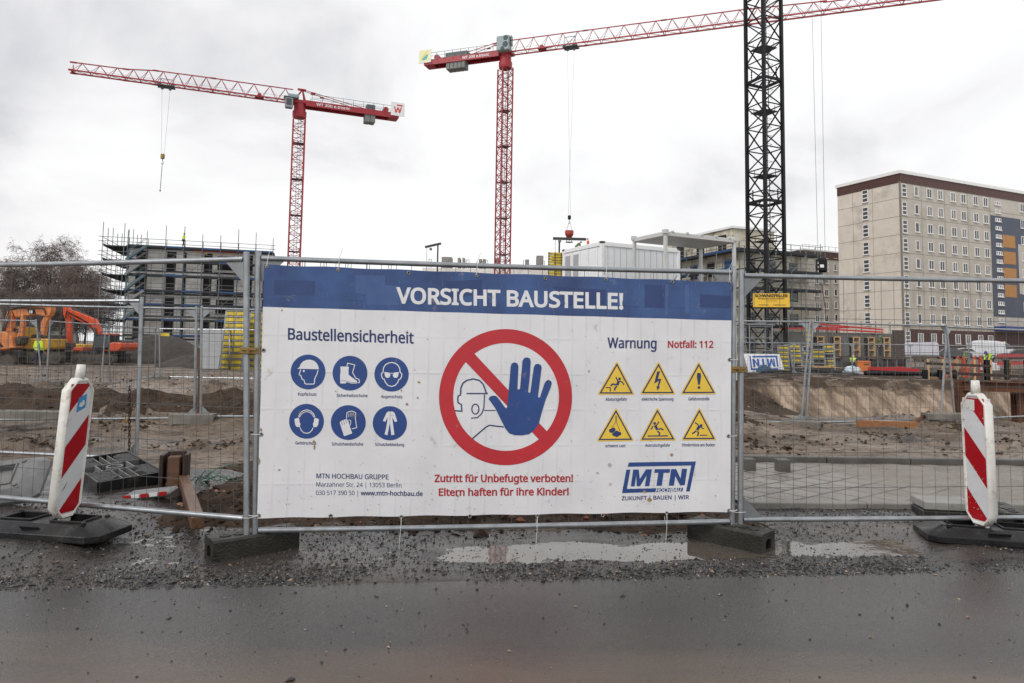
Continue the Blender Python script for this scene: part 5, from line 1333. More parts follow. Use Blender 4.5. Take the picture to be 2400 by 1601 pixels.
# hook blocks and loads on ropes
def ropes(name, label, tops, bots, r_=.022):
    b = MB()
    for p, q in zip(tops, bots): b.path([p, q], r_, 5)
    return b
HOOKY = pm('hook_block_ochre', (0.30, 0.20, 0.05), .6)
def hook_block(label, pos, tops, hb_mat, tail=None, sz=1.0):
    t = thing('hook_block', label, 'hook block', pos)
    b = MB(); b.bbox((0, 0, .15 * sz), (.55 * sz, .4 * sz, .8 * sz), .12); b.build('sheave_case', hb_mat, t)
    b = MB(); b.path([(0, 0, -.25 * sz), (0, 0, -.55 * sz), (.12 * sz, 0, -.7 * sz), (.14 * sz, 0, -.85 * sz), (0, 0, -.98 * sz), (-.14 * sz, 0, -.88 * sz)], .05 * sz, 7); b.build('hook', CRGREY, t)
    b = MB()
    for k, p in enumerate(tops): b.path([Vector(p) - Vector(pos), Vector(((-.2 if k % 2 == 0 else .2) * sz, 0, .5 * sz))], .015, 5)
    b.build('hoist_rope', CABLE, t)
    if tail:
        b = MB(); b.path([(0, 0, -.9 * sz), (-.1, 0, -tail)], .045, 6); b.lathe([(.09, 0), (.09, .2)], (-.1, 0, -tail - .1), 8); b.build('sling', CRGREY, t)
    return t
tp_ = cwpos(base, jr, zt, JL * .615, 0, -.6)
hp = at(377, 369, tp_.y); hp.x = tp_.x - .3
off = Vector((math.cos(jr), math.sin(jr), 0)) * .5
hook_block('ochre hook block hanging from the crane over the trees, with sling', (tp_.x, tp_.y, hp.z), [tp_ + off, tp_ - off], HOOKY, tail=4.6, sz=.95)
tp3 = cwpos(base2, jr2, zt2, 9.9, 0, -.6); off = Vector((math.cos(jr2), math.sin(jr2), 0)) * .5
hz = at(1348, 512, tp3.y).z
hook_block('small dark hook block above the red concrete bucket', (tp3.x, tp3.y, hz), [tp3 + off, tp3 - off], BLACKCR, sz=.8)
def bucket(pos):
    t = thing('concrete_bucket', 'red concrete bucket hanging from the crane over the white containers', 'bucket', pos); t.scale = (.56, .56, .66)
    BR = pm('bucket_red', (0.40, 0.05, 0.025), .5, 0, (0.3, 0.035, 0.02), 3)
    b = MB(); b.lathe([(.22, -1.35), (.25, -1.0), (.95, -.25), (1.08, 0), (1.08, .75), (1.02, .75), (1.0, .05), (.5, -.5)], (0, 0, 0), 14); b.build('hopper', BR, t)
    b = MB()
    for k in range(4):
        a = k * 1.5708 + .6; b.path([(1.0 * math.cos(a), 1.0 * math.sin(a), .75), (0, 0, 2.9)], .03, 5)
    b.build('sling', CABLE, t)
    b = MB()
    for k in range(4):
        a = k * 1.5708 + .6; b.beam((1.02 * math.cos(a), 1.02 * math.sin(a), .2), (.9 * math.cos(a), .9 * math.sin(a), -1.7), .08)
    b.lathe([(.95, -1.75), (.95, -1.68), (.88, -1.68), (.88, -1.75)], (0, 0, 0), 14); b.beam((-.9, 0, -1.7), (.9, 0, -1.7), .08); b.build('stand', GRIME, t)
bk = bucket((tp3.x, tp3.y, at(1348, 541, tp3.y).z - .5))

# the big black mast
D2 = 55.0
bb = at(1799, 900, D2)
def black_tower():
    t = thing('tower_crane', 'black lattice crane mast with yellow lettered board', 'tower crane', (bb.x, bb.y, -.2))
    rot = math.atan2(bb.x, bb.y) * -1 + R(45)
    b = MB(); mast(b, 0, 46, 1.92, .23, 1.74, .085); o = b.build('mast', BLACKCR, t); o.rotation_euler = (0, 0, rot)
    for i in range(5):
        b = MB(); z = 3.48 + i * 9.9
        a = [(-.96, -.96), (.96, -.96), (.96, .96), (-.96, .96)]
        for k in range(4): b.beam((*a[k], z), (*a[(k + 1) % 4], z), .12, .22)
        for x, y in ((.3, -1.02), (-1.02, .3)):
            b.beam((x, y, z), (x, y, z + .95), .05)
            for q in range(4): b.bbox((x, y, z + .3 + q * .2), (.14, .1, .1), .03)
        o = b.build('section_joint', BLACKCR, t); o.rotation_euler = (0, 0, rot)
    z = 5.0
    while z < 44:
        b = MB(); b.bbox((0, 0, z), (1.5, 1.5, .06), .02)
        for x, y in ((-.8, -.8), (.8, -.8), (.8, .8), (-.8, .8)): b.beam((x * .7, y * .7, z), (x * .7, y * .7, z + .5), .04)
        o = b.build('rest_platform', CRGREY, t); o.rotation_euler = (0, 0, rot); z += 5.25
    b = MB(); z = 0.0; k = 0
    while z < 42:
        x = .30 if k % 2 else .48
        for s in (-.2, .2): b.beam((x + s, .2, z), (x + s, .2, z + 5.25), .05)
        for i in range(13): b.beam((x - .2, .2, z + i * .4), (x + .2, .2, z + i * .4), .03)
        for i in range(6): b.path([(x - .33, .2, z + 1 + i * .7), (x - .25, -.25, z + 1 + i * .7), (x + .25, -.25, z + 1 + i * .7), (x + .33, .2, z + 1 + i * .7)], .018, 4)
        z += 5.25; k += 1
    o = b.build('ladder', CRGREY, t); o.rotation_euler = (0, 0, rot)
    # board
    c = at(1807.5, 704, D2 - 1.5)
    s = thing('name_board', None, None, (c.x - bb.x, c.y - bb.y, c.z + .2), math.atan2(bb.x, bb.y) * -1 * .55); s.parent = t
    b = MB(); b.bbox((0, 0, 0), (2.68, .06, 1.06), .01); b.build('board', pm('board_yellow', (0.80, 0.50, 0.04), .5, 0, (0.72, 0.44, 0.04), 2), s)
    IDm = Matrix.Identity(3); PB = pm('board_black', (0.03, 0.025, 0.02), .6)
    sign_text('lettering', 'SCHWARZFELLER', s, PB, 2.38, .20, IDm, (-1.19, -.034, .25), .09)
    sign_text('lettering', 'Bundesweiter Baustromservice', s, PB, 1.9, .10, IDm, (-.95, -.034, .08), .05)
    b = MB(); b.box((0, -.033, -.05), (.8, .004, .03)); b.box((-.55, -.033, -.36), (.75, .004, .05)); b.box((.6, -.033, -.36), (.9, .004, .05)); b.build('small_print', PB, s)
black_tower()
kt = at(1905, 40, 50); kt2 = at(1929, 36, 50); kb = at(1926, 628, 50)
t_ = hook_block('heavy black hook block with white stripes hanging before the tall apartment block', kb, [Vector((kb.x - .45, kb.y, 40)), Vector((kb.x + .3, kb.y, 40))], BLACKCR, sz=1.3)
b = MB()
for k in range(3):
    for s in (-1, 1): b.add([(s * .36 - .04, -.275, -.35 + k * .3), (s * .36 + .0, -.275, -.35 + k * .3), (s * .36 + .0, -.275, -.23 + k * .3), (s * .36 - .04, -.275, -.17 + k * .3)], [(0, 1, 2, 3)])
b.bbox((-.1, -.27, .1), (.28, .02, .22), .01); b.build('warning_mark', WHITE, t_)
b = MB(); b.path([(0, 0, -1.2), (.25, 0, -3.5), (.5, 0, -6.6)], .03, 6); b.build('chain_sling', RUST, t_)
# ------------------------------------------------------------------ buildings
def dirs(a): return Vector((math.cos(a), math.sin(a), 0))
PANEL = pm('exposed_aggregate_lit', (0.60, 0.545, 0.475), .85, 0, (0.53, 0.48, 0.415), .5, .8, bump=.1, bs=14, dirt=(0.34, 0.30, 0.25), dirt_amt=.3, ds=.22)  # gable copy, colour lightened for the daylight falling on that side
PANELF = pm('aggregate_street_face_shaded', (0.48, 0.44, 0.385), .85, 0, (0.42, 0.385, 0.335), .6, .8, bump=.1, bs=14, dirt=(0.29, 0.26, 0.215), dirt_amt=.3, ds=.25)  # darker copy of the same panel, for the face that gets less light
BROWNB = pm('brown_clinker', (0.085, 0.032, 0.024), .6, 0, (0.05, 0.02, 0.017), 2.5, .9, bump=.15, bs=8)
JOINT = pm('panel_joint_grey', (0.25, 0.225, 0.19), .9)
FRAMEW = pm('white_window_frame', (0.74, 0.735, 0.72), .45, 0, (0.66, 0.655, 0.64), 1.0)
BLUEG = pm('blue_grey_cladding', (0.055, 0.068, 0.10), .55, 0, (0.04, 0.05, 0.078), .8)
ORCLAD = pm('orange_cladding', (0.42, 0.20, 0.05), .6, 0, (0.33, 0.15, 0.04), 1.2)
def win_mesh(kind):
    b = MB(); g = MB()
    if kind == 'double': W_, H_ = 1.24, 1.50
    elif kind == 'single': W_, H_ = .92, 1.52
    elif kind == 'louvre': W_, H_ = 1.08, 2.02
    else: W_, H_ = 1.55, .62
    t = .095
    for s in (-1, 1): b.box((s * (W_ / 2 - t / 2), -.03, 0), (t, .09, H_))
    for s in (-1, 1): b.box((0, -.03, s * (H_ / 2 - t / 2)), (W_ - 2 * t, .09, t))
    if kind == 'double': b.box((0, -.045, 0), (.09, .05, H_ - 2 * t))
    if kind == 'louvre':
        for z in (-.33, .33): b.box((0, -.04, z), (W_ - 2 * t, .07, .16))
    if kind == 'strip':
        for s in (-.3, .3): b.box((s, -.04, 0), (.22, .06, H_ - 2 * t))
    b.box((0, -.09, -H_ / 2 - .05), (W_ + .16, .2, .08))
    g.box((0, 0.0, 0), (W_ - t, .02, H_ - t))
    return b, g
CURT = pm('window_glass_pale_curtain', (0.22, 0.22, 0.21), .15, 0, (0.12, 0.12, 0.12), 1.2, .8)
WINS = {}
def window(kind, parent, loc, rz, curtain=False):
    key = (kind,)
    if key not in WINS:
        b, g = win_mesh(kind); f = b.build('window', FRAMEW); p = g.build('pane', GLASSD)
        WINS[key] = (f.data, p.data); bpy.data.objects.remove(f); bpy.data.objects.remove(p)
        m2 = WINS[key][1].copy(); m2.materials[0] = CURT; WINS[key] = (*WINS[key], m2)
    d = WINS[key]
    f = bpy.data.objects.new('window', d[0]); COL.objects.link(f); f.parent = parent; f.location = loc; f.rotation_euler = (0, 0, rz)
    p = bpy.data.objects.new('pane', d[2] if curtain else d[1]); COL.objects.link(p); p.parent = f
def zfull(x, y): return 1700 + x * .3443, 360 + y * .3443
def apartment():
    C = at(2108, 401, 107); zt = C.z; C.z = 0; a = R(24.4); fd, ld = dirs(a), dirs(a + math.pi / 2)
    gz_ = .6
    t = thing('apartment_block', 'tall beige panel apartment block with brown roof band and blue orange stair strip', 'apartment block', (C.x, C.y, gz_), a)
    h = zt - gz_; LF, LG = 62.0, 11.6
    fn_ = Vector((math.sin(a), -math.cos(a), 0)); gn = -fd
    def fu(px, py):
        p = on_plane(px, py, C, fn_); return (p - C).dot(fd), p.z - gz_
    def gu(px, py):
        p = on_plane(px, py, C, gn); return (p - C).dot(ld), p.z - gz_
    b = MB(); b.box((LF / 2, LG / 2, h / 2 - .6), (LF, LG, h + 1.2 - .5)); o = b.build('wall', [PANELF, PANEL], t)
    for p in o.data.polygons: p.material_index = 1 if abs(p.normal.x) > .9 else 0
    b = MB(); b.box((LF / 2, LG / 2, h - .12), (LF + .5, LG + .5, .5)); b.build('parapet', FRAMEW, t)
    b = MB(); b.box((LF / 2, -.03, h - .37 - .72), (LF + .1, .1, 1.38)); b.box((-.03, LG / 2 + .01, h - .37 - .72), (.1, LG + .0, 1.38)); b.build('roof_band', BROWNB, t)
    u0, z0 = fu(*zfull(1385, 272)); st = (z0 - fu(*zfull(1385, 1127))[1]) / 7.0
    cols = [('louvre', 1215), ('single', 1298), ('double', 1386), ('double', 1460), ('double', 1547), ('double', 1616), ('double', 1699), ('double', 1766), ('double', 2014)]
    cw = [(k, fu(*zfull(x, 272))[0]) for k, x in cols]
    bay = cw[8][1] - cw[7][1]
    cw += [('double', cw[8][1] + 1.9 + i * 2.9 + (i // 2) * .8) for i in range(1)]
    rq = random.Random(4)
    n = 0
    for r_ in range(8):
        for k, u in cw:
            window(k, t, (u, -.02, z0 - st * r_ + (-.12 if k == 'louvre' else 0)), 0, rq.random() < .22)
    us = fu(*zfull(1850, 340))[0]
    zs0 = fu(*zfull(1850, 340))[1]
    for i in range(15): window('strip', t, (us, -.05, zs0 - i * st / 2.02), 0)
    ug = gu(*zfull(952, 290))
    for r_ in range(8): window('louvre', t, (-.02, ug[0], ug[1] - st * r_ - .02), -math.pi / 2)
    # ground floor
    zg = z0 - st * 8.05
    b = MB(); ub = fu(*zfull(1258, 1195))[0]; b.box(((ub + LF) / 2, -.03, (zg + 1.75 - .4) / 2 - .2), (LF - ub, .12, zg + 1.75)); b.build('plinth', BROWNB, t)
    for k, u in cw[1:8]: window('double', t, (u, -.10, zg), 0, rq.random() < .5)
    window('louvre', t, (cw[0][1], -.02, zg), 0)
    # stair strip
    ua, ub = fu(*zfull(1814, 700))[0], fu(*zfull(1988, 700))[0]
    zt_, zb_ = fu(*zfull(1814, 420))[1], fu(*zfull(1825, 1108))[1]
    b = MB(); b.box(((ua + ub) / 2 + 3.5, -.02, (zt_ + zb_) / 2), (ub - ua + 7, .06, zt_ - zb_)); b.build('stair_strip', BLUEG, t)
    uo0, uo1 = fu(*zfull(1886, 600))[0], fu(*zfull(1970, 600))[0]
    zo = fu(*zfull(1890, 595))[1]
    for i in range(4):
        b = MB(); b.box(((uo0 + uo1) / 2, -.06, zo - i * st * .985), (uo1 - uo0, .06, st * .74)); b.build('orange_panel', ORCLAD, t)
    b = MB(); b.box((ub + 3.4, -.06, (zt_ + zb_) / 2 - .2), (6.4, .06, zt_ - zb_ - 8.5)); b.build('side_panel', PANELF, t)
    b = MB(); b.box(((ua + LF) / 2, -.9, zg + 1.9), (LF - ua, 1.9, .75)); b.build('canopy', pm('canopy_blue', (0.015, 0.05, 0.22), .5), t)
    b = MB()
    for r_ in range(9):
        z = z0 - st * (r_ + .47); b.box((LF / 2, -.006, z), (LF, .03, .05)); b.box((-.006, LG / 2, z - .02), (.03, LG, .05))
    for u in (cw[1][1] + 1.2, cw[3][1] + 1.1, cw[5][1] + 1.1, cw[7][1] + 1.2): b.box((u, -.004, h / 2), (.045, .03, h - 2))
    for v in (LG * .42, LG * .74): b.box((-.004, v, h / 2), (.03, .045, h - 2))
    for u, v in ((.06, -.012), (-.012, .06)): b.box((u, v, h / 2 - .8), (.14, .14, h - 1.6))
    b.build('panel_joint', JOINT, t)
apartment()
def back_slab():
    C = at(1882, 585, 150); zt = C.z; C.z = 0; a = R(24.4)
    t = thing('apartment_block', 'lower beige apartment block with brown roof band, mostly hidden by the tall one', 'apartment block', (C.x, C.y, .6), a)
    h = zt - .6; b = MB(); b.box((14, 6, h / 2 - .3), (28, 12, h + .6)); b.build('wall', PANELF, t)
    b = MB(); b.box((14, -.04, h - .9), (28, .12, 1.6)); b.box((-.04, 6, h - .9), (.12, 12, 1.6)); b.build('roof_band', BROWNB, t)
    b = MB(); b.box((14, 6, h + .1), (28.4, 12.4, .3)); b.build('parapet', FRAMEW, t)
    fn_ = Vector((math.sin(a), -math.cos(a), 0)); fd = dirs(a)
    for xz in (618, 681, 746, 795):
        p = on_plane(*zfull(xz, 690), C, fn_); u = (p - C).dot(fd)
        for r_ in range(8): window('double' if xz < 720 else 'single', t, (u, -.02, p.z - .6 - 2.8 * r_), 0, r_ % 3 == 1)
    b = MB()
    for i in range(14): b.beam((i * 2, .2, h + .2), (i * 2, .2, h + 1.2), .06)
    b.beam((0, .2, h + 1.2), (28, .2, h + 1.2), .06); b.build('roof_railing', GALVD, t)
back_slab()
# scaffolds ---------------------------------------------------------------
def scaffold(label, p0, p1, levels, top, bays, blue=True, stairs=(), ret=0.0, zbase=0.0, off=.35, dp=.8, group='scaffolds on unfinished buildings', dk=None, skip_low=False):
    p0 = Vector(p0); p1 = Vector(p1); d = p1 - p0; d.z = 0; ln = d.length; a = math.atan2(d.y, d.x)
    t = thing('scaffold', label, 'scaffold', (p0.x, p0.y, zbase), a, group)
    rq = random.Random(int(abs(p0.x * 10)))
    dkm = dk or DECKM
    for i in range(bays + 1):
        x = ln * i / bays
        for k, y in enumerate((-off, -off - dp)):
            b = MB(); hh = top - rq.choice((0, 0, .9, .3)) if k else levels[-1] + 1.1
            b.tube((x, y, levels[0] - 2 if not skip_low else levels[0]), (x, y, hh), .045, 6); b.build('standard', GALVD if i % 3 else BLUEM, t)
    for j, z in enumerate(levels):
        b = MB(); b.box((ln / 2, -off - dp / 2, z), (ln + .4, dp, .16)); [b.box((ln * (q + .5) / bays, -off - dp - .03, z + .13), (ln / bays - .03, .05, .22 if blue else .16), mi=1 if rq.random() < .55 else 0) for q in range(bays)]; o = b.build('deck', [dkm, BLUEP if blue else dkm], t)
        b = MB()
        for dz in (.5, 1.02): b.tube((-.3, -off - dp - .06, z + dz), (ln + .3, -off - dp - .06, z + dz), .036, 5)
        for i in range(bays):
            x0, x1 = ln * i / bays, ln * (i + 1) / bays
            b.beam((x0, -off - dp, z), (x0, -off, z), .06)
            if (i + j) % 4 == 0 and j: b.tube((x0, -off - dp - .05, z - 2), (x1, -off - dp - .05, z), .032, 5)
        b.build('guardrail', GALVD, t)
    for (i0, lo) in stairs:
        x0, x1 = ln * i0 / bays, ln * (i0 + 1) / bays
        for j in range(lo, len(levels) - 1):
            b = MB(); za, zb = levels[j], levels[j + 1]
            for y in (-off - dp - .15, -off - dp - .75): b.beam((x0, y, za), (x1, y, zb), .06, .28)
            for s in range(9):
                f = (s + .5) / 9; b.box((x0 + (x1 - x0) * f, -off - dp - .45, za + (zb - za) * f), (.22, .6, .04))
            for y in (-off - dp - .15, -off - dp - .75): b.beam((x0, y, za + 1), (x1, y, zb + 1), .045)
            b.build('stair_flight', BLUEM if j % 2 else GALVD, t)
    if ret:
        for j, z in enumerate(levels):
            b = MB(); b.box((-off - dp / 2 - .85, ret / 2 - .6, z), (dp + 1.7, ret, .14)); b.box((-off - dp - 1.7, ret / 2 - .6, z + .14), (.05, ret, .26)); b.build('return_deck', dkm, t)
            b = MB()
            for dz in (.5, 1.02): b.tube((-off - dp - 1.76, -1.2, z + dz), (-off - dp - 1.76, ret, z + dz), .036, 5); b.tube((-off - dp - 2.1, -off - dp - .1, z + dz), (0, -off - dp - .1, z + dz), .036, 5)
            b.build('return_guardrail', GALVD, t)
        for i in range(5):
            for xx in (-off - dp - 1.7, -off - .1):
                b = MB(); y = -1.0 + ret * i / 4.6; b.tube((xx, y, levels[0] - 2), (xx, y, top - (.4 if i % 2 else 0)), .045, 6); b.build('standard', GALVD, t)
    return t
BLUEM = pm('blue_scaffold_tube', (0.05, 0.12, 0.16), .5, .2, (0.12, 0.16, 0.17), 3)
DECKM = pm('dark_scaffold_deck', (0.035, 0.04, 0.048), .7, 0, (0.02, 0.022, 0.027), 2)
SHELL = pm('grey_blockwork', (0.76, 0.74, 0.71), .85, 0, (0.62, 0.60, 0.575), .7, .8, dirt=(0.30, 0.29, 0.275), dirt_amt=.3, ds=.35)
def z1(x, y): return x * .26782, 500 + y * .26782
def shell_building():
    P0 = at(*z1(1135, 302), 88); zt = P0.z; P1 = at(640, 600, 93); P0.z = P1.z = 0
    d = (P1 - P0); ln = d.length; a = math.atan2(d.y, d.x); nn_ = Vector((math.sin(a), -math.cos(a), 0)); fd = dirs(a)
    t = thing('unfinished_building', 'grey blockwork building shell with dark openings behind scaffold', 'building', (P0.x, P0.y, 0), a)
    def fu(xz, yz):
        p = on_plane(*z1(xz, yz), P0, nn_); return (p - P0).dot(fd), p.z
    b = MB(); b.box((ln / 2, 6, zt / 2), (ln, 12, zt)); b.build('wall', SHELL, t)
    b = MB(); b.box((ln / 2, 5.9, zt + .12), (ln + .3, 12.2, .28)); b.build('roof_slab', DECKM, t)
    _, za = fu(1490, 420); _, zb = fu(1490, 1010); st = (za - zb) / 3
    for xa, xb in ((1182, 1278), (1452, 1532), (1600, 1622), (1778, 1850), (1898, 2050), (2168, 2205), (2300, 2380)):
        u0, u1 = fu(xa, 600)[0], fu(xb, 600)[0]
        if u1 > ln: continue
        for r_ in range(5):
            b = MB(); z = za - st * r_; hh = 2.45 if xb - xa < 130 else 2.0
            if z < 1: z = 1.2
            b.box(((u0 + u1) / 2, -.03, z), (u1 - u0, .1, hh)); b.build('opening', DARK, t)
            if xb - xa > 120:
                b = MB(); b.box(((u0 + u1) / 2, -.35, z - hh / 2 - .1), (u1 - u0 + .6, .8, .3)); b.build('balcony_slab', CONC, t)
    for r_ in range(5):
        b = MB(); b.box((ln / 2, -.02, za - st * r_ - 1.35), (ln, .06, .22)); b.build('floor_slab', DECKM, t)
    b = MB(); ua, ub = fu(1700, 345)[0], fu(2130, 350)[0]
    b.box(((ua + ub) / 2, -.6, zt + .05), (ub - ua, .2, .25)); b.build('edge_protection', REDP, t)
    b = MB()
    for i in range(6): b.box((ua + (ub - ua) * (i + .5) / 6, -.62, zt - .35), (.35, .08, .22))
    b.build('timber_prop', WOODL, t)
    lv = [fu(1300, y_)[1] for y_ in (1075, 938, 806, 686, 552, 425, 304)]
    scaffold('steel scaffold with blue decks and stairs on grey building shell', P0, P1, lv, lv[-1] + 2.9, 8, stairs=((0, 1),), ret=11)
    # sloping brace and cantilever platforms at the top
    return P0, fd, lv, zt
SB = shell_building()
def rowblock(label, pxa, pxb, D, ztop_px, posts):
    a_ = at(pxa, ztop_px, D); b_ = at(pxb, ztop_px + (pxb - pxa) * .0147, D); zt = a_.z
    d = b_ - a_; ln = d.length; a = math.atan2(d.y, d.x)
    t = thing('unfinished_building', label, 'building', (a_.x, a_.y, 0), a)
    b = MB(); b.box((ln / 2, 6, zt / 2), (ln, 12, zt)); b.build('wall', SHELL, t)
    for (x0, x1, py) in posts:
        p = at(x0, py, D + 2); q = at(x1, py, D + 2); b = MB(); hz_ = p.z - zt
        b.box(((p.x + q.x) / 2 - a_.x, 2, zt + hz_ / 2 - .02), (abs(q.x - p.x), 2.4, hz_)); b.build('concrete_upstand', CONC, t)
    for i in range(int(ln / 3)):
        b = MB(); x = 1 + i * 3
        b.tube((x, .2, zt), (x, .2, zt + 1.5), .05, 5); b.tube((x + .35, .2, zt), (x + .35, .2, zt + 1.5), .05, 5); b.beam((x, .2, zt + 1.4), (x + .35, .2, zt + 1.4), .05)
        b.build('guard_post', GALVD, t)
    b = MB()
    for i in range(int(ln / 4)): b.box((2 + i * 4, -.02, zt - 2.2), (1.4, .08, 1.7))
    b.build('opening', DARK, t)
rowblock('low grey shell behind the banner between the two red crane masts, with thin guard posts', 690, 985, 96, 634, ())
rowblock('low grey shell behind the banner with concrete upstands at the middle crane foot', 990, 1330, 110, 628, ((1037, 1060, 604), (1074, 1080, 606), (1085, 1090, 606), (1123, 1130, 609), (1132, 1139, 609), (1231, 1240, 610), (1257, 1273, 601), (1160, 1172, 606)))
def z4(x, y): return 680 + x * .2892, 560 + y * .2892
def hoist(label, D, a, b_, post_x, y1):
    p, q = at(*a, D), at(*b_, D); f = (post_x - a[0]) / (b_[0] - a[0]); m = p.lerp(q, f); base_ = at(post_x, y1, D)
    t = thing('rooftop_hoist', label, 'hoist', (m.x, m.y, base_.z - 1.5), 0, 'small rooftop hoists')
    O = Vector((m.x, m.y, base_.z - 1.5))
    b = MB(); b.beam((0, 0, 0), m - O, .22); b.build('post', GRIME, t)
    b = MB(); b.beam(p - O, q - O, .26, .34); b.build('boom', GRIME, t)
    b = MB(); e_ = p - O; b.path([e_ + Vector((.3, 0, 0)), e_ + Vector((.3, 0, -2.8))], .035, 5); b.bbox(e_ + Vector((.9, 0, -.3)), (.4, .3, .4), .05); b.build('rope', CABLE, t)
hoist('small grey hoist with sloping boom on the low shell roof', 108, z4(1093, 67), z4(1224, 37), z4(1198, 0)[0], z4(0, 190)[1])
hoist('small grey hoist with level boom under the red concrete bucket', 92, (1296, 559), (1374, 561), 1311, 592)
def formwork_stack():
    c = at(1307, 606, 86)
    t = thing('formwork_stack', 'tall yellow formwork panels standing beside the white containers', 'formwork', (c.x, c.y, 0), R(10))
    h = at(1307, 592, 86).z
    for i in range(9):
        b = MB(); b.box((0, 0, h - .16 - i * .34), (2.35, .5, .24)); b.build('yellow_board', YEL, t)
    b = MB()
    for x in (-1.2, -.4, .4, 1.2): b.beam((x, -.27, 0), (x, -.27, h), .08)
    b.build('upright', GRIME, t)
formwork_stack()
# white site containers ---------------------------------------------------
def containers():
    C = at(1410, 564.5, 34); zt = C.z; a = R(27)
    t = thing('site_container', 'white two storey site office container with shuttered windows', 'container', (C.x, C.y, 0), a)
    LX, LY = 4.95, 3.7
    CP = pm('container_panel_white', (0.74, 0.76, 0.78), .4, 0, (0.68, 0.70, 0.72), 1.2)
    for k in range(2):
        zb = zt - 2.62 * (k + 1)
        b = MB(); b.box((LX / 2, LY / 2, zb + 1.31), (LX - .08, LY - .08, 2.5)); b.build('cabin', CP, t)
        b = MB()
        for x in (0.09, LX - .09):
            for y in (0.09, LY - .09): b.bbox((x, y, zb + 1.31), (.20, .20, 2.58), .02)
        for z in (zb + .12, zb + 2.49):
            b.bbox((LX / 2, .05, z), (LX - .2, .14, .22), .02); b.bbox((LX / 2, LY - .05, z), (LX - .2, .14, .22), .02); b.bbox((.05, LY / 2, z), (.14, LY - .2, .22), .02); b.bbox((LX - .05, LY / 2, z), (.14, LY - .2, .22), .02)
        b.build('corner_frame', WHITE, t)
        b = MB()
        for i in range(12): b.box((.4 + i * (LX - .8) / 11, .035, zb + 1.3), (.012, .02, 2.1))
        b.build('panel_seam', pm('seam_grey', (0.45, 0.46, 0.48), .5), t)
        for i in range(4):
            b = MB(); y = .32 + (i + .5) * (LY - .5) / 4; b.bbox((.02, y, zb + 1.45), (.07, (LY - .5) / 4 - .12, 1.75), .015); f = b.build('window', WHITE, t)
            b = MB(); b.box((-.02, y, zb + 1.45), (.02, (LY - .5) / 4 - .30, 1.5)); b.build('pane', pm('roller_shutter_grey', (0.36, 0.37, 0.39), .5, 0, (0.3, 0.31, 0.33), 3) if i > 1 else CP, f)
        for x, y in ((.1, .1), (LX - .1, .1), (.1, LY - .1)):
            b = MB(); b.bbox((x, y, zb + 2.56), (.24, .24, .12), .01); b.build('corner_casting', GRIME, t)
    b = MB()
    for x in (.2, LX / 2, LX - .2):
        for y in (.2, LY - .2): b.beam((x, y, 0), (x, y, zt - 5.26), .2)
    b.build('support_leg', GALVD, t)
    CANG = pm('canopy_grey_white', (0.56, 0.57, 0.56), .5, 0, (0.44, 0.45, 0.44), 1.5)
    C2 = at(1559, 541, 31); zt2 = C2.z
    t = thing('site_canopy', 'white open frame canopy on slim posts beside the site containers', 'canopy', (C2.x, C2.y, 0), R(27))
    LX, LY = 4.3, 2.44
    b = MB(); b.bbox((LX / 2, LY / 2, zt2 - .11), (LX, LY, .20), .02); b.build('roof', CANG, t)
    b = MB()
    for i in range(5): b.bbox((LX * (i + .5) / 5, .02, zt2 + .0), (.12, .14, .1), .02)
    for x, y in ((0.06, .06), (LX - .06, .06), (.06, LY - .06), (LX - .06, LY - .06)): b.bbox((x, y, zt2 - .02), (.22, .22, .2), .01)
    b.build('corner_casting', CANG, t)
    for x, y in ((.08, .08), (LX - .08, .08), (.08, LY - .08), (LX - .08, LY - .08)):
        b = MB(); b.bbox((x, y, (zt2 - .21) / 2), (.14, .14, zt2 - .21), .01); b.build('post', CANG, t)
    b = MB(); zf = zt2 - 2.5; b.bbox((LX / 2, LY / 2, zf), (LX - .2, LY - .2, .12), .01); b.build('landing', GALVD, t)
    b = MB()
    for dz in (.5, 1.0): b.tube((.2, LY - .1, zf + dz), (LX - .2, LY - .1, zf + dz), .025, 6); b.tube((LX - .1, .2, zf + dz), (LX - .1, LY - .2, zf + dz), .025, 6)
    for i in range(7): b.tube((LX - .1, .2 + i * .33, zf), (LX - .1, .2 + i * .33, zf + 1), .02, 6)
    b.build('handrail', GALV, t)
    b = MB()
    for s in (0, .9):
        b.beam((LX - .6, LY + .2 + s, zf), (LX - 4.0, LY + .2 + s, 0), .06, .2)
        b.beam((LX - .6, LY + .2 + s, zf + 1), (LX - 4.0, LY + .2 + s, 1), .05)
    for i in range(14): f = i / 14; b.box((LX - .6 - 3.4 * f, LY + .65, zf * (1 - f)), (.24, .9, .04))
    b.build('stair_flight', GALV, t)
containers()
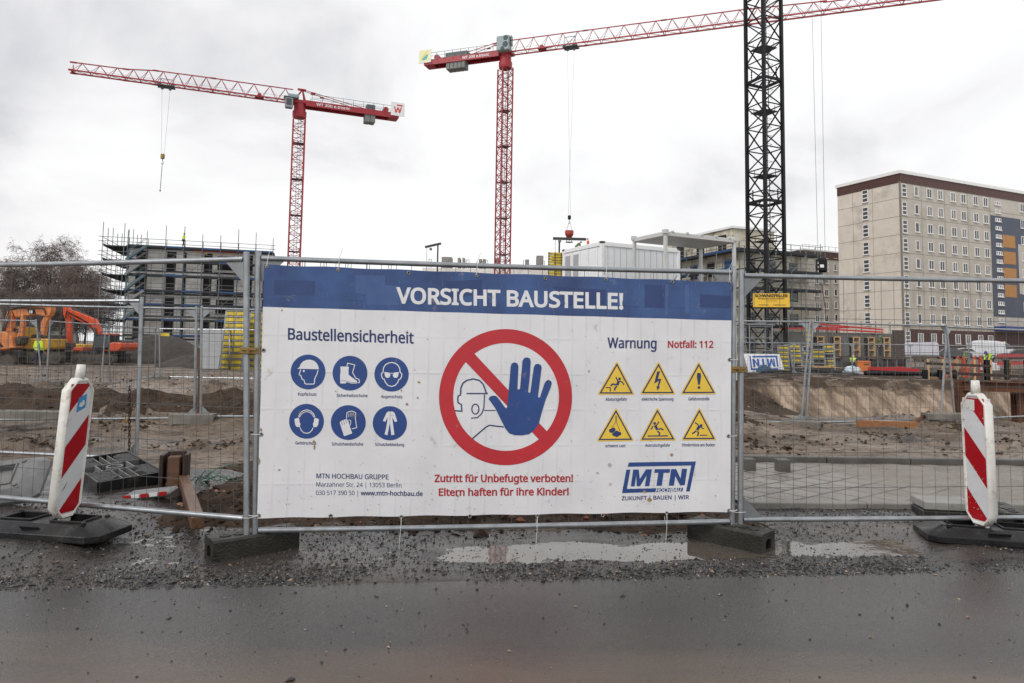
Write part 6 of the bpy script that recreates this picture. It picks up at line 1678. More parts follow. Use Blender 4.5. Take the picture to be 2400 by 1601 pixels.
# plastered building with scaffold at the right of the containers
def tan_building():
    C = at(1731, 586, 75); zt = C.z; C.z = 0; a = R(22)
    PL = pm('tan_plaster', (0.64, 0.585, 0.47), .85, 0, (0.52, 0.475, 0.38), .5, .9, dirt=(0.14, 0.125, 0.10), dirt_amt=.45, ds=.3)
    t = thing('unfinished_building', 'tan rendered building behind the black mast with set back top floor', 'building', (C.x, C.y, 0), a)
    LX, LY = 9.8, 16
    b = MB(); b.box((LX / 2, LY / 2, zt / 2), (LX, LY, zt)); b.build('wall', PL, t)
    b = MB(); b.box((LX / 2, LY / 2, zt + .1), (LX + 1, LY + 1, .22)); b.build('roof_slab', DECKM, t)
    b = MB(); b.box((LX * .42, LY * .55, zt + 1.5), (LX * .62, LY * .8, 2.7)); b.build('top_floor', PL, t)
    b = MB(); b.box((LX * .42, LY * .55, zt + 2.95), (LX * .66, LY * .84, .25)); b.build('top_roof', WHITE, t)
    rq = random.Random(6)
    for r_ in range(4):
        z = zt - 1.7 - r_ * 2.9
        for i in range(3):
            b = MB(); b.box((1.6 + i * 3.0, -.03, z), (1.1, .1, 1.5)); b.build('opening', GLASSD, t)
        for i in range(5):
            b = MB(); b.box((-.03, 1.6 + i * 3.1, z), (.1, 1.3, 1.7)); b.build('opening', DARK if i % 2 else BLUEP, t)
    for i in range(3):
        b = MB(); b.box((LX * .11 - .02, LY * .25 + i * 4, zt + 1.4), (.1, 1.4, 1.7)); b.build('opening', DARK, t)
    for r_ in range(4):
        b = MB(); b.box((LX / 2, -.02, zt - 3.1 - r_ * 2.9), (LX, .06, .18)); b.build('floor_band', CONC, t)
    fd, ld = dirs(a), dirs(a + math.pi / 2)
    lv = [zt - .2 - 2.0 * k for k in range(6)][::-1]
    scaffold('scaffold on the gable of the tan rendered building', C - fd * .2, C + fd * (LX + .7), [z for z in lv if z > .5], zt + 1.2, 5, blue=False, dk=DECKM)
    scaffold('scaffold with blue decks on the long side of the tan rendered building', C + ld * LY, C - ld * .5, [z for z in lv if z > .5], zt + 1.8, 6)
tan_building()
def far_house():
    C = at(-60, 694, 150); zt = C.z
    t = thing('old_house', 'pale old building with dark roof beyond the bare trees', 'house', (C.x, C.y, 0), R(-6))
    LX = 15
    b = MB(); b.box((LX / 2, 6, zt / 2 - 1), (LX, 12, zt - 2)); b.build('wall', pm('old_render', (0.38, 0.35, 0.30), .85), t)
    b = MB(); b.prism([(-.6, 0), (12.6, 0), (6, 3.5)], -.5, LX + .5, fr=lambda x, y, z: Vector((y, x, z + zt - 2))); b.build('roof', pm('dark_roof', (0.07, 0.06, 0.055), .8), t)
    for r_ in range(3):
        for i in range(5):
            b = MB(); b.box((1.8 + i * 2.9, -.03, zt - 3.6 - r_ * 3.1), (1.1, .1, 1.5)); b.build('window', GLASSD, t)
far_house()
# ------------------------------------------------------------------ bare trees
BARK = pm('grey_birch_bark', (0.16, 0.14, 0.125), .9, 0, (0.06, 0.05, 0.045), 3, .9)
TWIG = pm('bare_twigs', (0.185, 0.14, 0.125), .9, 0, (0.11, 0.082, 0.072), .6, .9)
def bare_tree(seed, H, Rr):
    rq = random.Random(seed); tb = MB(); cw = MB()
    def branch(p, d, ln, r_, lvl):
        n = 4; pts = [p]; rs = [r_]
        for i in range(n):
            d = (d + Vector((rq.uniform(-1, 1), rq.uniform(-1, 1), rq.uniform(-.5, .8))) * (.10 if lvl == 0 else .24)).normalized()
            if lvl >= 3: d = (d + Vector((0, 0, -.22))).normalized()
            pts.append(pts[-1] + d * ln / n); rs.append(r_ * (1 - .72 * (i + 1) / n))
        (tb if lvl < 2 else cw).path(pts, rs, 6 if lvl < 2 else 3, caps=False)
        if lvl >= 4: return
        k = (17, 10, 9, 6)[lvl]
        for j in range(k):
            f = rq.uniform(.25 if lvl == 0 else .15, 1.0); i = min(n - 1, int(f * n)); q = pts[i].lerp(pts[i + 1], f * n - i)
            ax = Vector((rq.gauss(0, 1), rq.gauss(0, 1), rq.gauss(0, .5))); ax = (ax - d * ax.dot(d)).normalized()
            sp = rq.uniform(.55, 1.0) if lvl else rq.uniform(.5, .95)
            nd = (d * (1 - sp * .45) + ax * sp + Vector((0, 0, .28 if lvl < 2 else 0))).normalized()
            l2 = ln * (rq.uniform(.38, .56) if lvl else rq.uniform(.36, .54) * (1.25 - .45 * f))
            branch(q, nd, l2, max(.021, rs[i] * rq.uniform(.38, .6)), lvl + 1)
    branch(Vector((0, 0, -.3)), Vector((0, 0, 1)), H * .86, H * .017, 0)
    return tb, cw
TP = []
for sd, H, Rr in ((3, 18, 6), (8, 16, 6)):
    tb, cw = bare_tree(sd, H, Rr); t = thing('bare_tree', 'x', 'tree', (0, 0, 0), 0, 'bare winter trees')
    tb.build('trunk', BARK, t, True); cw.build('crown', TWIG, t, True); TP.append(t)
specs = [(0, 112, 122, .95, 0.3, 'tallest bare tree, rising over the faded orange excavator'), (1, 182, 118, .90, 1.9, 'bare tree beside the scaffold, over the red orange excavator'), (1, 50, 128, .92, 4.0, 'bare tree with thin crown at the picture edge by the old house'), (0, 222, 130, .70, 2.2, 'smaller bare tree whose twigs touch the scaffold end'), (0, 5, 118, .72, 5.1, 'low bare tree before the old house, outermost of the group'), (1, 148, 140, .95, 5.4, 'bare tree standing behind between the two tallest crowns')]
for i, (k, px, D, sc, rz, lb) in enumerate(specs):
    x, y = gp(px, D); first = (k == 0 and i == 0) or (k == 1 and i == 1)
    t = TP[k] if first else dup(TP[k])
    t.location = (x, y, .3); t.rotation_euler = (0, 0, rz); t.scale = (sc * .95, sc * .95, sc); t['label'] = lb

for i, (px, D, sc, rz, k) in enumerate(((72, 92, .40, .5, 0), (105, 88, .34, 2.5, 1), (138, 95, .42, 4.1, 0), (165, 90, .36, 1.2, 1), (196, 97, .44, 3.3, 0), (228, 92, .38, 5.0, 1), (40, 95, .40, 2.0, 1))):
    x, y = gp(px, D); t = dup(TP[k]); t.name = 'bare_shrub'
    t.location = (x, y, .3); t.rotation_euler = (0, 0, rz); t.scale = (sc * 1.35, sc * 1.35, sc); t['category'] = 'shrub'; t['group'] = 'bare shrubs behind the excavators'
    t['label'] = 'low bare brown shrub growing in the thicket behind the excavators'
# ------------------------------------------------------------------ people
def skin_mesh(name, V, E, Rd, mat, parent, sub=1):
    me = bpy.data.meshes.new(name); me.from_pydata([tuple(v) for v in V], E, [])
    o = bpy.data.objects.new(name, me); COL.objects.link(o); o.parent = parent; me.materials.append(mat)
    o.modifiers.new('skin', 'SKIN')
    if not me.skin_vertices: return o
    for i, r_ in enumerate(Rd): me.skin_vertices[0].data[i].radius = (r_, r_)
    me.skin_vertices[0].data[0].use_root = True
    if sub: s = o.modifiers.new('smooth', 'SUBSURF'); s.levels = sub; s.render_levels = sub
    return o
def person(label, loc, rz, jacket, helmet, pose='stand', scale=1.0):
    t = thing('person', label, 'person', loc, rz, 'construction workers'); t.scale = (scale,) * 3
    lean = {'stand': 0.0, 'walk': .06, 'bend': .95, 'sit': .15}[pose]
    pz = .95
    def up(x, y, z):   # torso points tilt forward (towards -y) about the hip
        dz = z - pz; return Vector((x, y - dz * math.sin(lean) , pz + dz * math.cos(lean)))
    st = .24 if pose == 'walk' else (.10 if pose == 'bend' else .03)
    pel = Vector((0, 0, pz)); wa = up(0, 0, 1.12); ch = up(0, .01, 1.34); nk = up(0, 0, 1.50)
    hb = up(0, -.02, 1.58); hm = up(0, -.03, 1.66); ht = up(0, -.02, 1.74)
    sh = [up(s * .18, 0, 1.43) for s in (-1, 1)]
    if pose == 'bend': el = [s_ + Vector((0, -.10, -.27)) for s_ in sh]; wr = [e_ + Vector((0, -.12, -.22)) for e_ in el]
    elif pose == 'walk': el = [sh[0] + Vector((-.05, -.10, -.27)), sh[1] + Vector((.05, .10, -.27))]; wr = [el[0] + Vector((0, -.2, -.12)), el[1] + Vector((0, .02, -.25))]
    else: el = [sh[0] + Vector((-.07, .03, -.28)), sh[1] + Vector((.07, .03, -.28))]; wr = [e_ + Vector((0, -.13, -.2)) for e_ in el]
    V = [nk, hb, hm, ht, up(0, -.115, 1.64)]; E = [(0, 1), (1, 2), (2, 3), (2, 4)]; Rd = [.055, .07, .095, .075, .018]
    V += [up(s * .088, -.02, 1.65) for s in (-1, 1)]; E += [(2, 5), (2, 6)]; Rd += [.02, .02]
    V += [ch]; E += [(0, 7)]; Rd += [.10]
    for k in (0, 1):
        b = len(V); d = (wr[k] - el[k]).normalized()
        V += [sh[k], el[k], wr[k], wr[k] + d * .07]; E += [(7, b), (b, b + 1), (b + 1, b + 2), (b + 2, b + 3)]; Rd += [.05, .036, .026, .03]
        for f in range(4):
            V.append(wr[k] + d * (.155 + (.012, .02, .014, -.006)[f]) + Vector(((f - 1.5) * .022, -.02, 0))); E.append((b + 3, len(V) - 1)); Rd.append(.009)
        V.append(wr[k] + d * .09 + Vector((-.045 if k else .045, -.03, 0))); E.append((b + 3, len(V) - 1)); Rd.append(.010)
    skin_mesh('body', V, E, Rd, SKIN, t)
    JV = [pel + Vector((0, 0, -.06)), wa, ch, up(0, 0, 1.46)]; JE = [(0, 1), (1, 2), (2, 3)]; JR = [.165, .16, .175, .10]
    for k in (0, 1):
        b = len(JV); JV += [sh[k], el[k], el[k].lerp(wr[k], .86)]; JE += [(2, b), (b, b + 1), (b + 1, b + 2)]; JR += [.085, .065, .052]
    j = skin_mesh('jacket', JV, JE, JR, jacket, t)
    b = MB()
    for z, r_ in ((1.02, .178), (1.16, .172)): b.lathe([(r_, -.02), (r_ + .004, 0), (r_, .02)], up(0, 0, z), 14, M=Matrix.Rotation(lean, 3, 'X'))
    b.build('reflective_band', pm('reflective_band', (0.55, 0.56, 0.55), .3), j, True)
    TV = [pel + Vector((0, 0, -.02))]; TE = []; TR2 = [.15]
    BV = []
    for k, s in ((0, -1), (1, 1)):
        yk = -st if k == 0 else st
        b = len(TV); kn = Vector((s * .11, yk * .6 - .04, .50)); an = Vector((s * .12, yk, .12))
        TV += [Vector((s * .09, 0, .86)), kn, an]; TE += [(0, b), (b, b + 1), (b + 1, b + 2)]; TR2 += [.105, .078, .066]
        BV.append((an, Vector((s * .125, yk - .16, .045)), Vector((s * .12, yk + .05, .05))))
    skin_mesh('trousers', TV, TE, TR2, TROUS, t)
    for a, toe, heel in BV: skin_mesh('boot', [a, a + Vector((0, 0, -.06)), toe, heel], [(0, 1), (1, 2), (1, 3)], [.058, .055, .04, .045], GRIME, t)
    b = MB(); Mh = Matrix.Rotation(lean * .7, 3, 'X')
    b.lathe([(.135, 0), (.12, .01), (.118, .05), (.095, .10), (.05, .13), (.01, .138)], hm + Mh @ Vector((0, 0, .02)), 14, M=Mh); b.box(hm + Mh @ Vector((0, -.135, .025)), (.16, .08, .012), M=Mh)
    b.build('helmet', helmet, t, True)
    b = MB()
    for s in (-1, 1): b.bbox(up(s * .035, -.115, 1.675), (.022, .012, .012), .004)
    b.bbox(up(0, -.108, 1.595), (.05, .012, .01), .003); b.build('face_detail', GRIME, t)
    return t
HW = pm('white_helmet', (0.75, 0.75, 0.73), .35); HB = pm('blue_helmet', (0.02, 0.08, 0.4), .35); HY = pm('yellow_helmet', (0.7, 0.5, 0.02), .35); HD = pm('dark_cap', (0.03, 0.025, 0.02), .7)
# ------------------------------------------------------------------ left: machines, mound, formwork
def zE1(x, y): return x * .1403, 680 + y * .1403
def profile_thing(name, label, cat, D, xref, yg, group, k=None):
    px, py = zE1(xref, yg); p = at(px, py, D); k = .1403 / FPX * D
    t = thing(name, label, cat, p, 0, group)
    return t, (lambda q: [((x - xref) * k, (yg - y) * k) for x, y in q]), k
def prism_part(t, nm, polys, y0, y1, mat, bev=.03):
    b = MB()
    for p in polys: b.prism(p, y0, y1)
    o = b.build(nm, mat, t)
    if bev: bevel(o, bev, 2)
    return o
def track(t, x0, x1, y, w_, h, nm='track'):
    b = MB(); n = 8; r_ = h / 2; pts = []
    for i in range(n + 1): a = math.pi / 2 + math.pi * i / n; pts.append((x0 + r_ + r_ * math.cos(a), r_ + r_ * math.sin(a)))
    for i in range(n + 1): a = -math.pi / 2 + math.pi * i / n; pts.append((x1 - r_ + r_ * math.cos(a), r_ + r_ * math.sin(a)))
    b.prism(pts, y - w_ / 2, y + w_ / 2); 
    m = int((x1 - x0) / .17)
    for i in range(m): b.box((x0 + (x1 - x0) * (i + .5) / m, y, 0.0), (.07, w_ + .02, .05)); b.box((x0 + (x1 - x0) * (i + .5) / m, y, h), (.07, w_ + .02, .05))
    o = b.build(nm, MUDDY, t)
    b = MB()
    for i in range(5):
        x = x0 + r_ + (x1 - x0 - 2 * r_) * i / 4; b.lathe([(r_ * .55, -.02), (r_ * .55, .03), (r_ * .2, .04)], (x, y - w_ / 2 - .01, r_), 12, M=Matrix.Rotation(R(90), 3, 'X'))
    b.build('roller', GRIME, o)
def wheel(t, x, y, r_, w_=.4, rimm=None):
    b = MB(); M = Matrix.Rotation(R(90), 3, 'X'); b.lathe([(r_ * .6, -w_ / 2), (r_ * .93, -w_ / 2), (r_, -w_ * .35), (r_, w_ * .35), (r_ * .93, w_ / 2), (r_ * .6, w_ / 2)], (0, 0, 0), 24, M=M)
    for i in range(20): a = 6.283 * i / 20; b.box((r_ * math.cos(a), 0, r_ * math.sin(a)), (.05, w_ * .9, .06), M=Matrix.Rotation(-a, 3, 'Y'))
    o = b.build('wheel', MUDDY, t); o.location = (x, y, r_)
    b = MB(); b.lathe([(.05, -w_ * .52), (r_ * .5, -w_ * .45), (r_ * .62, -w_ * .3), (r_ * .62, w_ * .3), (r_ * .5, w_ * .45)], (0, 0, 0), 16, M=M); b.build('rim', rimm or MUDDY, o)
    return o
def excavators():
    # faded orange wheeled excavator
    t, q, k = profile_thing('wheeled_excavator', 'faded orange wheeled excavator with raised boom, cut by the picture edge', 'excavator', 40, 60, 1335, 'excavators on the site')
    prism_part(t, 'body', [q([(-420, 720), (200, 700), (280, 735), (335, 790), (372, 960), (250, 1010), (-420, 1020)])], -.85, 1.1, LORANGE, .06)
    prism_part(t, 'black_decal', [q([(-60, 835), (60, 845), (150, 880), (232, 965), (60, 975), (-60, 960)])], -.87, -.8, BLACKCR, 0)
    prism_part(t, 'white_plate', [q([(85, 905), (150, 900), (150, 950), (85, 955)]), q([(0, 905), (50, 905), (50, 935), (0, 935)])], -.89, -.86, WHITE, 0)
    prism_part(t, 'boom', [q([(95, 365), (165, 345), (190, 420), (175, 560), (185, 700), (25, 700), (60, 520)])], -.2, .2, LORANGE, .03)
    prism_part(t, 'stick', [q([(150, 275), (300, 262), (470, 245), (720, 255), (830, 255), (825, 350), (800, 430), (760, 440), (560, 405), (300, 452), (235, 455), (175, 350)])], -.22, .22, LORANGE, .04)
    prism_part(t, 'stick_emblem', [q([(430, 325), (560, 325), (580, 395), (470, 400)])], -.24, -.2, BLACKCR, 0)
    prism_part(t, 'emblem_plate', [q([(470, 340), (530, 340), (530, 390), (475, 390)])], -.26, -.23, BAKW, 0)
    prism_part(t, 'bucket_link', [q([(700, 430), (790, 430), (740, 560), (715, 760), (655, 700), (650, 540)])], -.14, .14, LORANGE, .03)
    b = MB(); b.tube(Vector((q([(160, 290)])[0][0], -.28, q([(160, 290)])[0][1])), Vector((q([(800, 248)])[0][0], -.28, q([(800, 248)])[0][1])), .05, 8); b.tube(Vector((q([(60, 700)])[0][0], -.26, q([(60, 700)])[0][1])), Vector((q([(140, 420)])[0][0], -.26, q([(140, 420)])[0][1])), .07, 8); b.build('hydraulic_cylinder', CRGREY, t, True)
    b = MB()
    for off in (0, .06): b.path([(a_[0], -.26 - off, a_[1] - off) for a_ in q([(60, 680), (110, 480), (150, 330), (300, 300), (520, 300), (720, 300), (760, 400)])], .02, 5)
    b.build('hydraulic_hose', BLACKCR, t, True)
    prism_part(t, 'cab', [q([(-420, 380), (-190, 370), (-120, 470), (-100, 720), (-420, 720)])], -.9, -.1, GRIME, .05)
    prism_part(t, 'cab_window', [q([(-400, 410), (-210, 400), (-150, 480), (-135, 690), (-400, 690)])], -.93, -.88, GLASSD, 0)
    prism_part(t, 'chassis', [q([(-420, 1015), (420, 1020), (440, 1110), (380, 1180), (-420, 1180)])], -.6, .8, GRIME, .03)
    prism_part(t, 'boom_stay', [q([(-100, 990), (420, 930), (430, 962), (-100, 1035)])], -1.0, -.88, LORANGE, .02)
    for x in (-1.15, .88):
        for y in (-.85, .95): wheel(t, x, y, .44)
    # yellow tracked machine behind
    t, q, k = profile_thing('tracked_excavator', 'yellow tracked excavator with grey cab standing behind the worker', 'excavator', 41, 660, 1210, 'excavators on the site')
    prism_part(t, 'body', [q([(330, 805), (975, 815), (985, 960), (930, 1000), (330, 985)])], -.9, 1.2, MYEL, .06)
    prism_part(t, 'engine_hood', [q([(640, 745), (900, 752), (930, 812), (620, 808)])], -.7, 1.0, GRIME, .04)
    prism_part(t, 'cab', [q([(302, 622), (560, 628), (565, 805), (310, 805)])], -.95, .1, MYEL, .04)
    prism_part(t, 'cab_window', [q([(345, 650), (525, 655), (525, 790), (345, 790)])], -.98, -.93, GLASSD, 0)
    prism_part(t, 'stick', [q([(565, 430), (605, 430), (625, 600), (615, 790), (530, 880), (490, 900), (545, 700)])], -1.35, -1.1, LORANGE, .03)
    prism_part(t, 'bucket', [q([(455, 930), (510, 850), (600, 775), (655, 800), (620, 900), (560, 945)])], -1.6, -.9, MUDDY, .03)
    for y in (-.95, 1.15): track(t, -1.3, 2.0, y, .5, .62)
    prism_part(t, 'undercarriage', [q([(480, 985), (900, 985), (900, 1080), (480, 1080)])], -.7, .9, MUDDY, .03)
    # red orange tracked excavator
    t, q, k = profile_thing('tracked_excavator', 'red orange tracked excavator with arched boom beside the earth mound', 'excavator', 42, 1640, 1212, 'excavators on the site')
    prism_part(t, 'boom', [q([(1640, 900), (1600, 880), (1572, 730), (1480, 605), (1260, 500), (1150, 450), (1150, 370), (1205, 345), (1350, 400), (1560, 480), (1640, 590), (1668, 700), (1662, 890)])], -.22, .12, REDOR, .04)
    prism_part(t, 'stick', [q([(1035, 305), (1075, 260), (1110, 290), (1158, 350), (1150, 430), (1178, 560), (1188, 900), (1145, 960), (1120, 880), (1082, 500), (1040, 420)])], -.2, .1, REDOR, .03)
    b = MB()
    for off in (0, .07): b.path([(a_[0], -.26 - off, a_[1] + off) for a_ in q([(1640, 860), (1590, 700), (1480, 570), (1300, 470), (1180, 420), (1120, 370), (1110, 500)])], .022, 5)
    b.build('hydraulic_hose', BLACKCR, t, True)
    prism_part(t, 'bucket', [q([(1125, 880), (1185, 890), (1190, 960), (1150, 1010), (1060, 1000), (1030, 900), (1060, 860)])], -.5, .4, MUDDY, .03)
    b = MB(); a0, a1 = q([(1180, 322), (1555, 482)]); b.tube((a0[0], -.05, a0[1]), (a1[0], -.05, a1[1]), .06, 8); a0, a1 = q([(1660, 940), (1590, 640)]); b.tube((a0[0], -.3, a0[1]), (a1[0], -.3, a1[1]), .07, 8); b.build('hydraulic_cylinder', GRIME, t, True)
    prism_part(t, 'cab', [q([(1690, 1010), (1700, 790), (1760, 738), (1978, 745), (1990, 1010)])], -1.0, .0, BLACKCR, .05)
    prism_part(t, 'cab_window', [q([(1725, 960), (1730, 800), (1775, 765), (1950, 770), (1955, 960)])], -1.03, -.98, GLASSD, 0)
    prism_part(t, 'cab_roof', [q([(1825, 722), (1975, 725), (1980, 752), (1820, 750)])], -.98, .0, REDOR, .03)
    prism_part(t, 'counterweight', [q([(1845, 1015), (1975, 878), (2040, 868), (2165, 880), (2170, 955), (2100, 1015)])], -1.0, 1.1, REDOR, .06)
    prism_part(t, 'exhaust_cover', [q([(1990, 830), (2100, 835), (2100, 872), (1990, 872)])], -.4, .8, CRGREY, .03)
    prism_part(t, 'blade', [q([(1385, 960), (1540, 955), (1545, 1015), (1370, 1015)])], -1.0, .9, REDOR, .03)
    prism_part(t, 'undercarriage', [q([(1560, 1015), (2000, 1015), (1960, 1090), (1560, 1090)])], -.7, .7, GRIME, .03)
    for y in (-.9, .9): track(t, -.95, 1.55, y, .45, .52)
    # small yellow compactor between
    t, q, k = profile_thing('site_roller', 'small muddy yellow roller parked between the tracked excavators', 'roller', 45, 1300, 1205, None)
    prism_part(t, 'body', [q([(1185, 900), (1480, 905), (1480, 1000), (1290, 1010), (1290, 1085), (1150, 1080), (1160, 1020)])], -.5, .5, MYEL, .05)
    for x in (-.45, .75):
        b = MB(); b.lathe([(.05, -.55), (.44, -.55), (.46, -.5), (.46, .5), (.44, .55), (.05, .55)], (0, 0, 0), 20, M=Matrix.Rotation(R(90), 3, 'X')); o = b.build('drum', MUDDY, t, False); o.location = (x, 0, .46)
    b = MB(); b.tube((-.3, -.45, 1.1), (-.3, -.45, 1.9), .03, 6); b.tube((-.3, .45, 1.1), (-.3, .45, 1.9), .03, 6); b.tube((-.3, -.45, 1.9), (-.3, .45, 1.9), .03, 6); b.build('roll_bar', GRIME, t)
excavators()
p = at(*zE1(620, 1312), 37)
person('person in bright yellow hi-vis jacket standing before the yellow excavator', (p.x, p.y, p.z), R(165), HIVIS, HD, 'stand', .98)
def mound(label, px, D, rx, ry, h, seed):
    x0, y0 = gp(px, D); V = []; F = []; nr, na = 16, 64
    for i in range(nr + 1):
        f = i / nr
        for j in range(na):
            a = 6.283 * j / na; rr_ = f * (1 + .14 * fn(math.cos(a), math.sin(a), 1.4, 3, seed))
            x, y = rx * rr_ * math.cos(a), ry * rr_ * math.sin(a)
            z = h * max(0, 1 - f ** 1.35) + fn(x, y, .9, 4, seed) * .16 + fn(x, y, 3.5, 3, seed) * .06
            V.append((x, y, z - (.5 if i == nr else 0)))
    for i in range(nr):
        for j in range(na): F.append((i * na + j, i * na + (j + 1) % na, (i + 1) * na + (j + 1) % na, (i + 1) * na + j))
    me = bpy.data.meshes.new('earth_mound'); me.from_pydata(V, [], [f[::-1] for f in F]); me.materials.append(MOUNDM); me.polygons.foreach_set('use_smooth', [True] * len(F))
    o = bpy.data.objects.new('earth_mound', me); COL.objects.link(o); o.location = (x0, y0, 0); tag(o, label, 'earth mound', kind='structure')
mound('dark heaped earth mound before the scaffolded shell', 366, 47, 4.2, 3.4, 2.0, 5.5)
mound('low brown earth mound beside the yellow formwork', 455, 40, 2.2, 2.0, .75, 8.5)
def formwork_panel(name, label, loc, rz, tilt, W_, H_, rows, group, bars=True, yellow=True):
    t = thing(name, label, 'formwork', loc, group=group, rot=(-tilt, 0, rz))
    if yellow:
        n = rows; gap = H_ / n
        rq_ = random.Random(int(abs(loc[0]) * 37))
        for i in range(n):
            if H_ < 3 and rq_.random() < .3: continue
            b = MB(); z = gap * (i + .5)
            for s in (-1, 1): b.bbox((s * W_ * .245, -.03, z), (W_ * .45, .05, gap * (.62 if H_ > 3 else .46)), .01)
            b.build('yellow_board', YEL, t)
    b = MB()
    for x in (-W_ / 2, W_ / 2) + ((0,) if W_ > 1 else ()): b.beam((x, 0, 0), (x, 0, H_), .06, .12)
    b.build('frame', GALVD, t)
    b = MB()
    for i in range(rows + 1): b.beam((-W_ / 2, -.01, H_ * i / rows), (W_ / 2, -.01, H_ * i / rows), .13, .07)
    b.build('cross_rib', GALVD, t)
    b = MB(); b.box((0, .06, H_ / 2), (W_, .03, H_)); b.build('plywood', WOODD, t)
    return t
p = at(*z1(2018, 1385), 37.5)
fm = formwork_panel('wall_formwork', 'tall yellow wall formwork panel leaning behind the fence posts by the banner', (p.x, p.y, p.z), R(-8), R(7), 1.22, 3.3, 10, 'tall yellow formwork panels')
b = MB(); b.tube((0.05, -.25, .1), (-.25, -.12, 2.3), .04, 8); b.build('push_pull_prop', GALV, fm, True)
p2 = at(*z1(2240, 1390), 38.2)
d_ = dup(fm, (p2.x, p2.y, p2.z), None, 'second tall yellow wall formwork panel, mostly hidden by the banner', rot=(-R(8), 0, R(-3)))
def slab_panel():
    p = at(*z1(1845, 1362), 36.5)
    b = MB(); b.prism([(-.42, 0), (.42, 0), (.56, 2.1), (-.62, 2.1)], -.06, .06); o = b.build('sheet_metal', pm('pale_grey_sheet', (0.36, 0.37, 0.38), .6, 0, (0.28, 0.29, 0.30), 2)); bevel(o, .012)
    o.location = (p.x, p.y, p.z); o.rotation_euler = (R(-5), 0, R(-4)); tag(o, 'pale grey tapered sheet panel leaning beside the yellow formwork', 'panel')
slab_panel()
p = at(388, 784, 26.7); b = MB(); b.bbox((0, 0, 0), (.34, .01, .13), .003); o = b.build('notice_sign', pm('notice_yellow', (0.75, 0.55, 0.04), .5)); o.location = p + Vector((0, -.04, 0)); tag(o, 'small yellow notice plate hung on the fence before the mound', 'sign')
p = at(430, 568, 88.6); person('person in yellow hi-vis jacket walking along the scaffolded roof edge', (p.x, p.y, SB[3] + .27), R(75), HIVIS, HD, 'walk')
p = at(1351, 580, 88); person('person in dark vest crouching by the red concrete bucket', (p.x, p.y, p.z - .75), R(60), pm('dark_green_vest', (0.12, 0.22, 0.05), .7), HD, 'bend')
p = at(1378, 575, 88); person('person in orange hi-vis jacket beside the red concrete bucket', (p.x, p.y, p.z - .9), R(-70), HIVOR, HIVOR, 'stand')
p = at(1360, 590, 90); b = MB(); b.box((0, 3.0, -.1), (7, 6.6, .2)); b.box((0, 3.5, -p.z / 2 - .1), (6.4, 5.0, p.z - .2)); o = b.build('unfinished_deck', CONC); o.location = (p.x, p.y - 2.3, p.z - .62); tag(o, 'grey unfinished concrete deck under the workers by the bucket', 'building')

# ------------------------------------------------------------------ right: works beyond the pit
def zP(x, y): return 1740 + x * .1531, 720 + y * .1531
def zQ(x, y): return 2060 + x * .1531, 720 + y * .1531
def wall_row():
    D = 58; A = at(1810, 777, D); B_ = at(2116, 781, D + 1.5); zt = A.z
    a = math.atan2(B_.y - A.y, B_.x - A.x); ln = (Vector((B_.x, B_.y)) - Vector((A.x, A.y))).length
    t = thing('concrete_wall', 'grey ground floor concrete wall with five openings and timber frames', 'wall', (A.x, A.y, 0), a)
    b = MB(); b.box((ln / 2, .15, zt / 2), (ln, .3, zt)); b.build('wall', pm('raw_concrete_wall', (0.17, 0.165, 0.155), .8, 0, (0.12, 0.117, 0.11), .8, .8), t)
    b = MB(); b.box((ln - .45, -.02, zt / 2 + .15), (.9, .36, zt + .3)); b.build('brick_end', pm('dark_brick_pile', (0.10, 0.07, 0.06), .85, 0, (0.06, 0.045, 0.04), 4), t)
    for x in (1921, 1962, 2010, 2048, 2087):
        u = (at(x, 800, D + .5).x - A.x) / math.cos(a)
        b = MB(); b.box((u - .32, -.01, 1.75), (.4, .32, 1.7)); b.build('opening', DARK, t)
        b = MB()
        for s in (-.27, .27): b.box((u + s, -.12, 1.75), (.09, .22, 1.8))
        for z in (.9, 1.55, 2.2, 2.62): b.box((u, -.12, z), (.54, .2, .09))
        b.build('timber_frame', WOODL, t)
    for z0, z1_, xa, xb in ((zt + .25, zt + .55, 1826, 1998), (zt + .85, zt + .95, 1826, 1990), (zt + .32, zt + .20, 1900, 2085), (zt + .72, zt + .42, 1900, 2085)):
        u0 = (at(xa, 770, D).x - A.x) / math.cos(a); u1 = (at(xb, 770, D).x - A.x) / math.cos(a)
        b = MB(); b.beam((u0, -.2, z0), (u1, -.2, z1_ - .1), .08, .13); b.build('red_guard_beam', REDP, t)
    b = MB()
    for i in range(9): b.beam((i * ln / 9, -.2, zt - .3), (i * ln / 9, -.2, zt + 1), .06)
    b.build('guard_post', GALVD, t)
    b = MB(); 
    b.box((ln * .72, -1.9, .98), (ln * .52, 2.9, .12)); b.build('work_platform', MUDDY, t)
    b = MB()
    for i in range(8):
        for y in (-.9, -3.2): b.beam((ln * .47 + i * ln * .52 / 7.5, y, 0), (ln * .47 + i * ln * .52 / 7.5, y, .95), .07)
    b.build('platform_leg', GALVD, t)
wall_row()
p = at(2062, 822, 56.5); person('person in dark clothes and green helmet working at the wall openings', (p.x, p.y, 1.04), R(20), pm('black_yellow_jacket', (0.10, 0.13, 0.02), .7), pm('green_helmet', (0.03, 0.25, 0.12), .4), 'stand', .95)
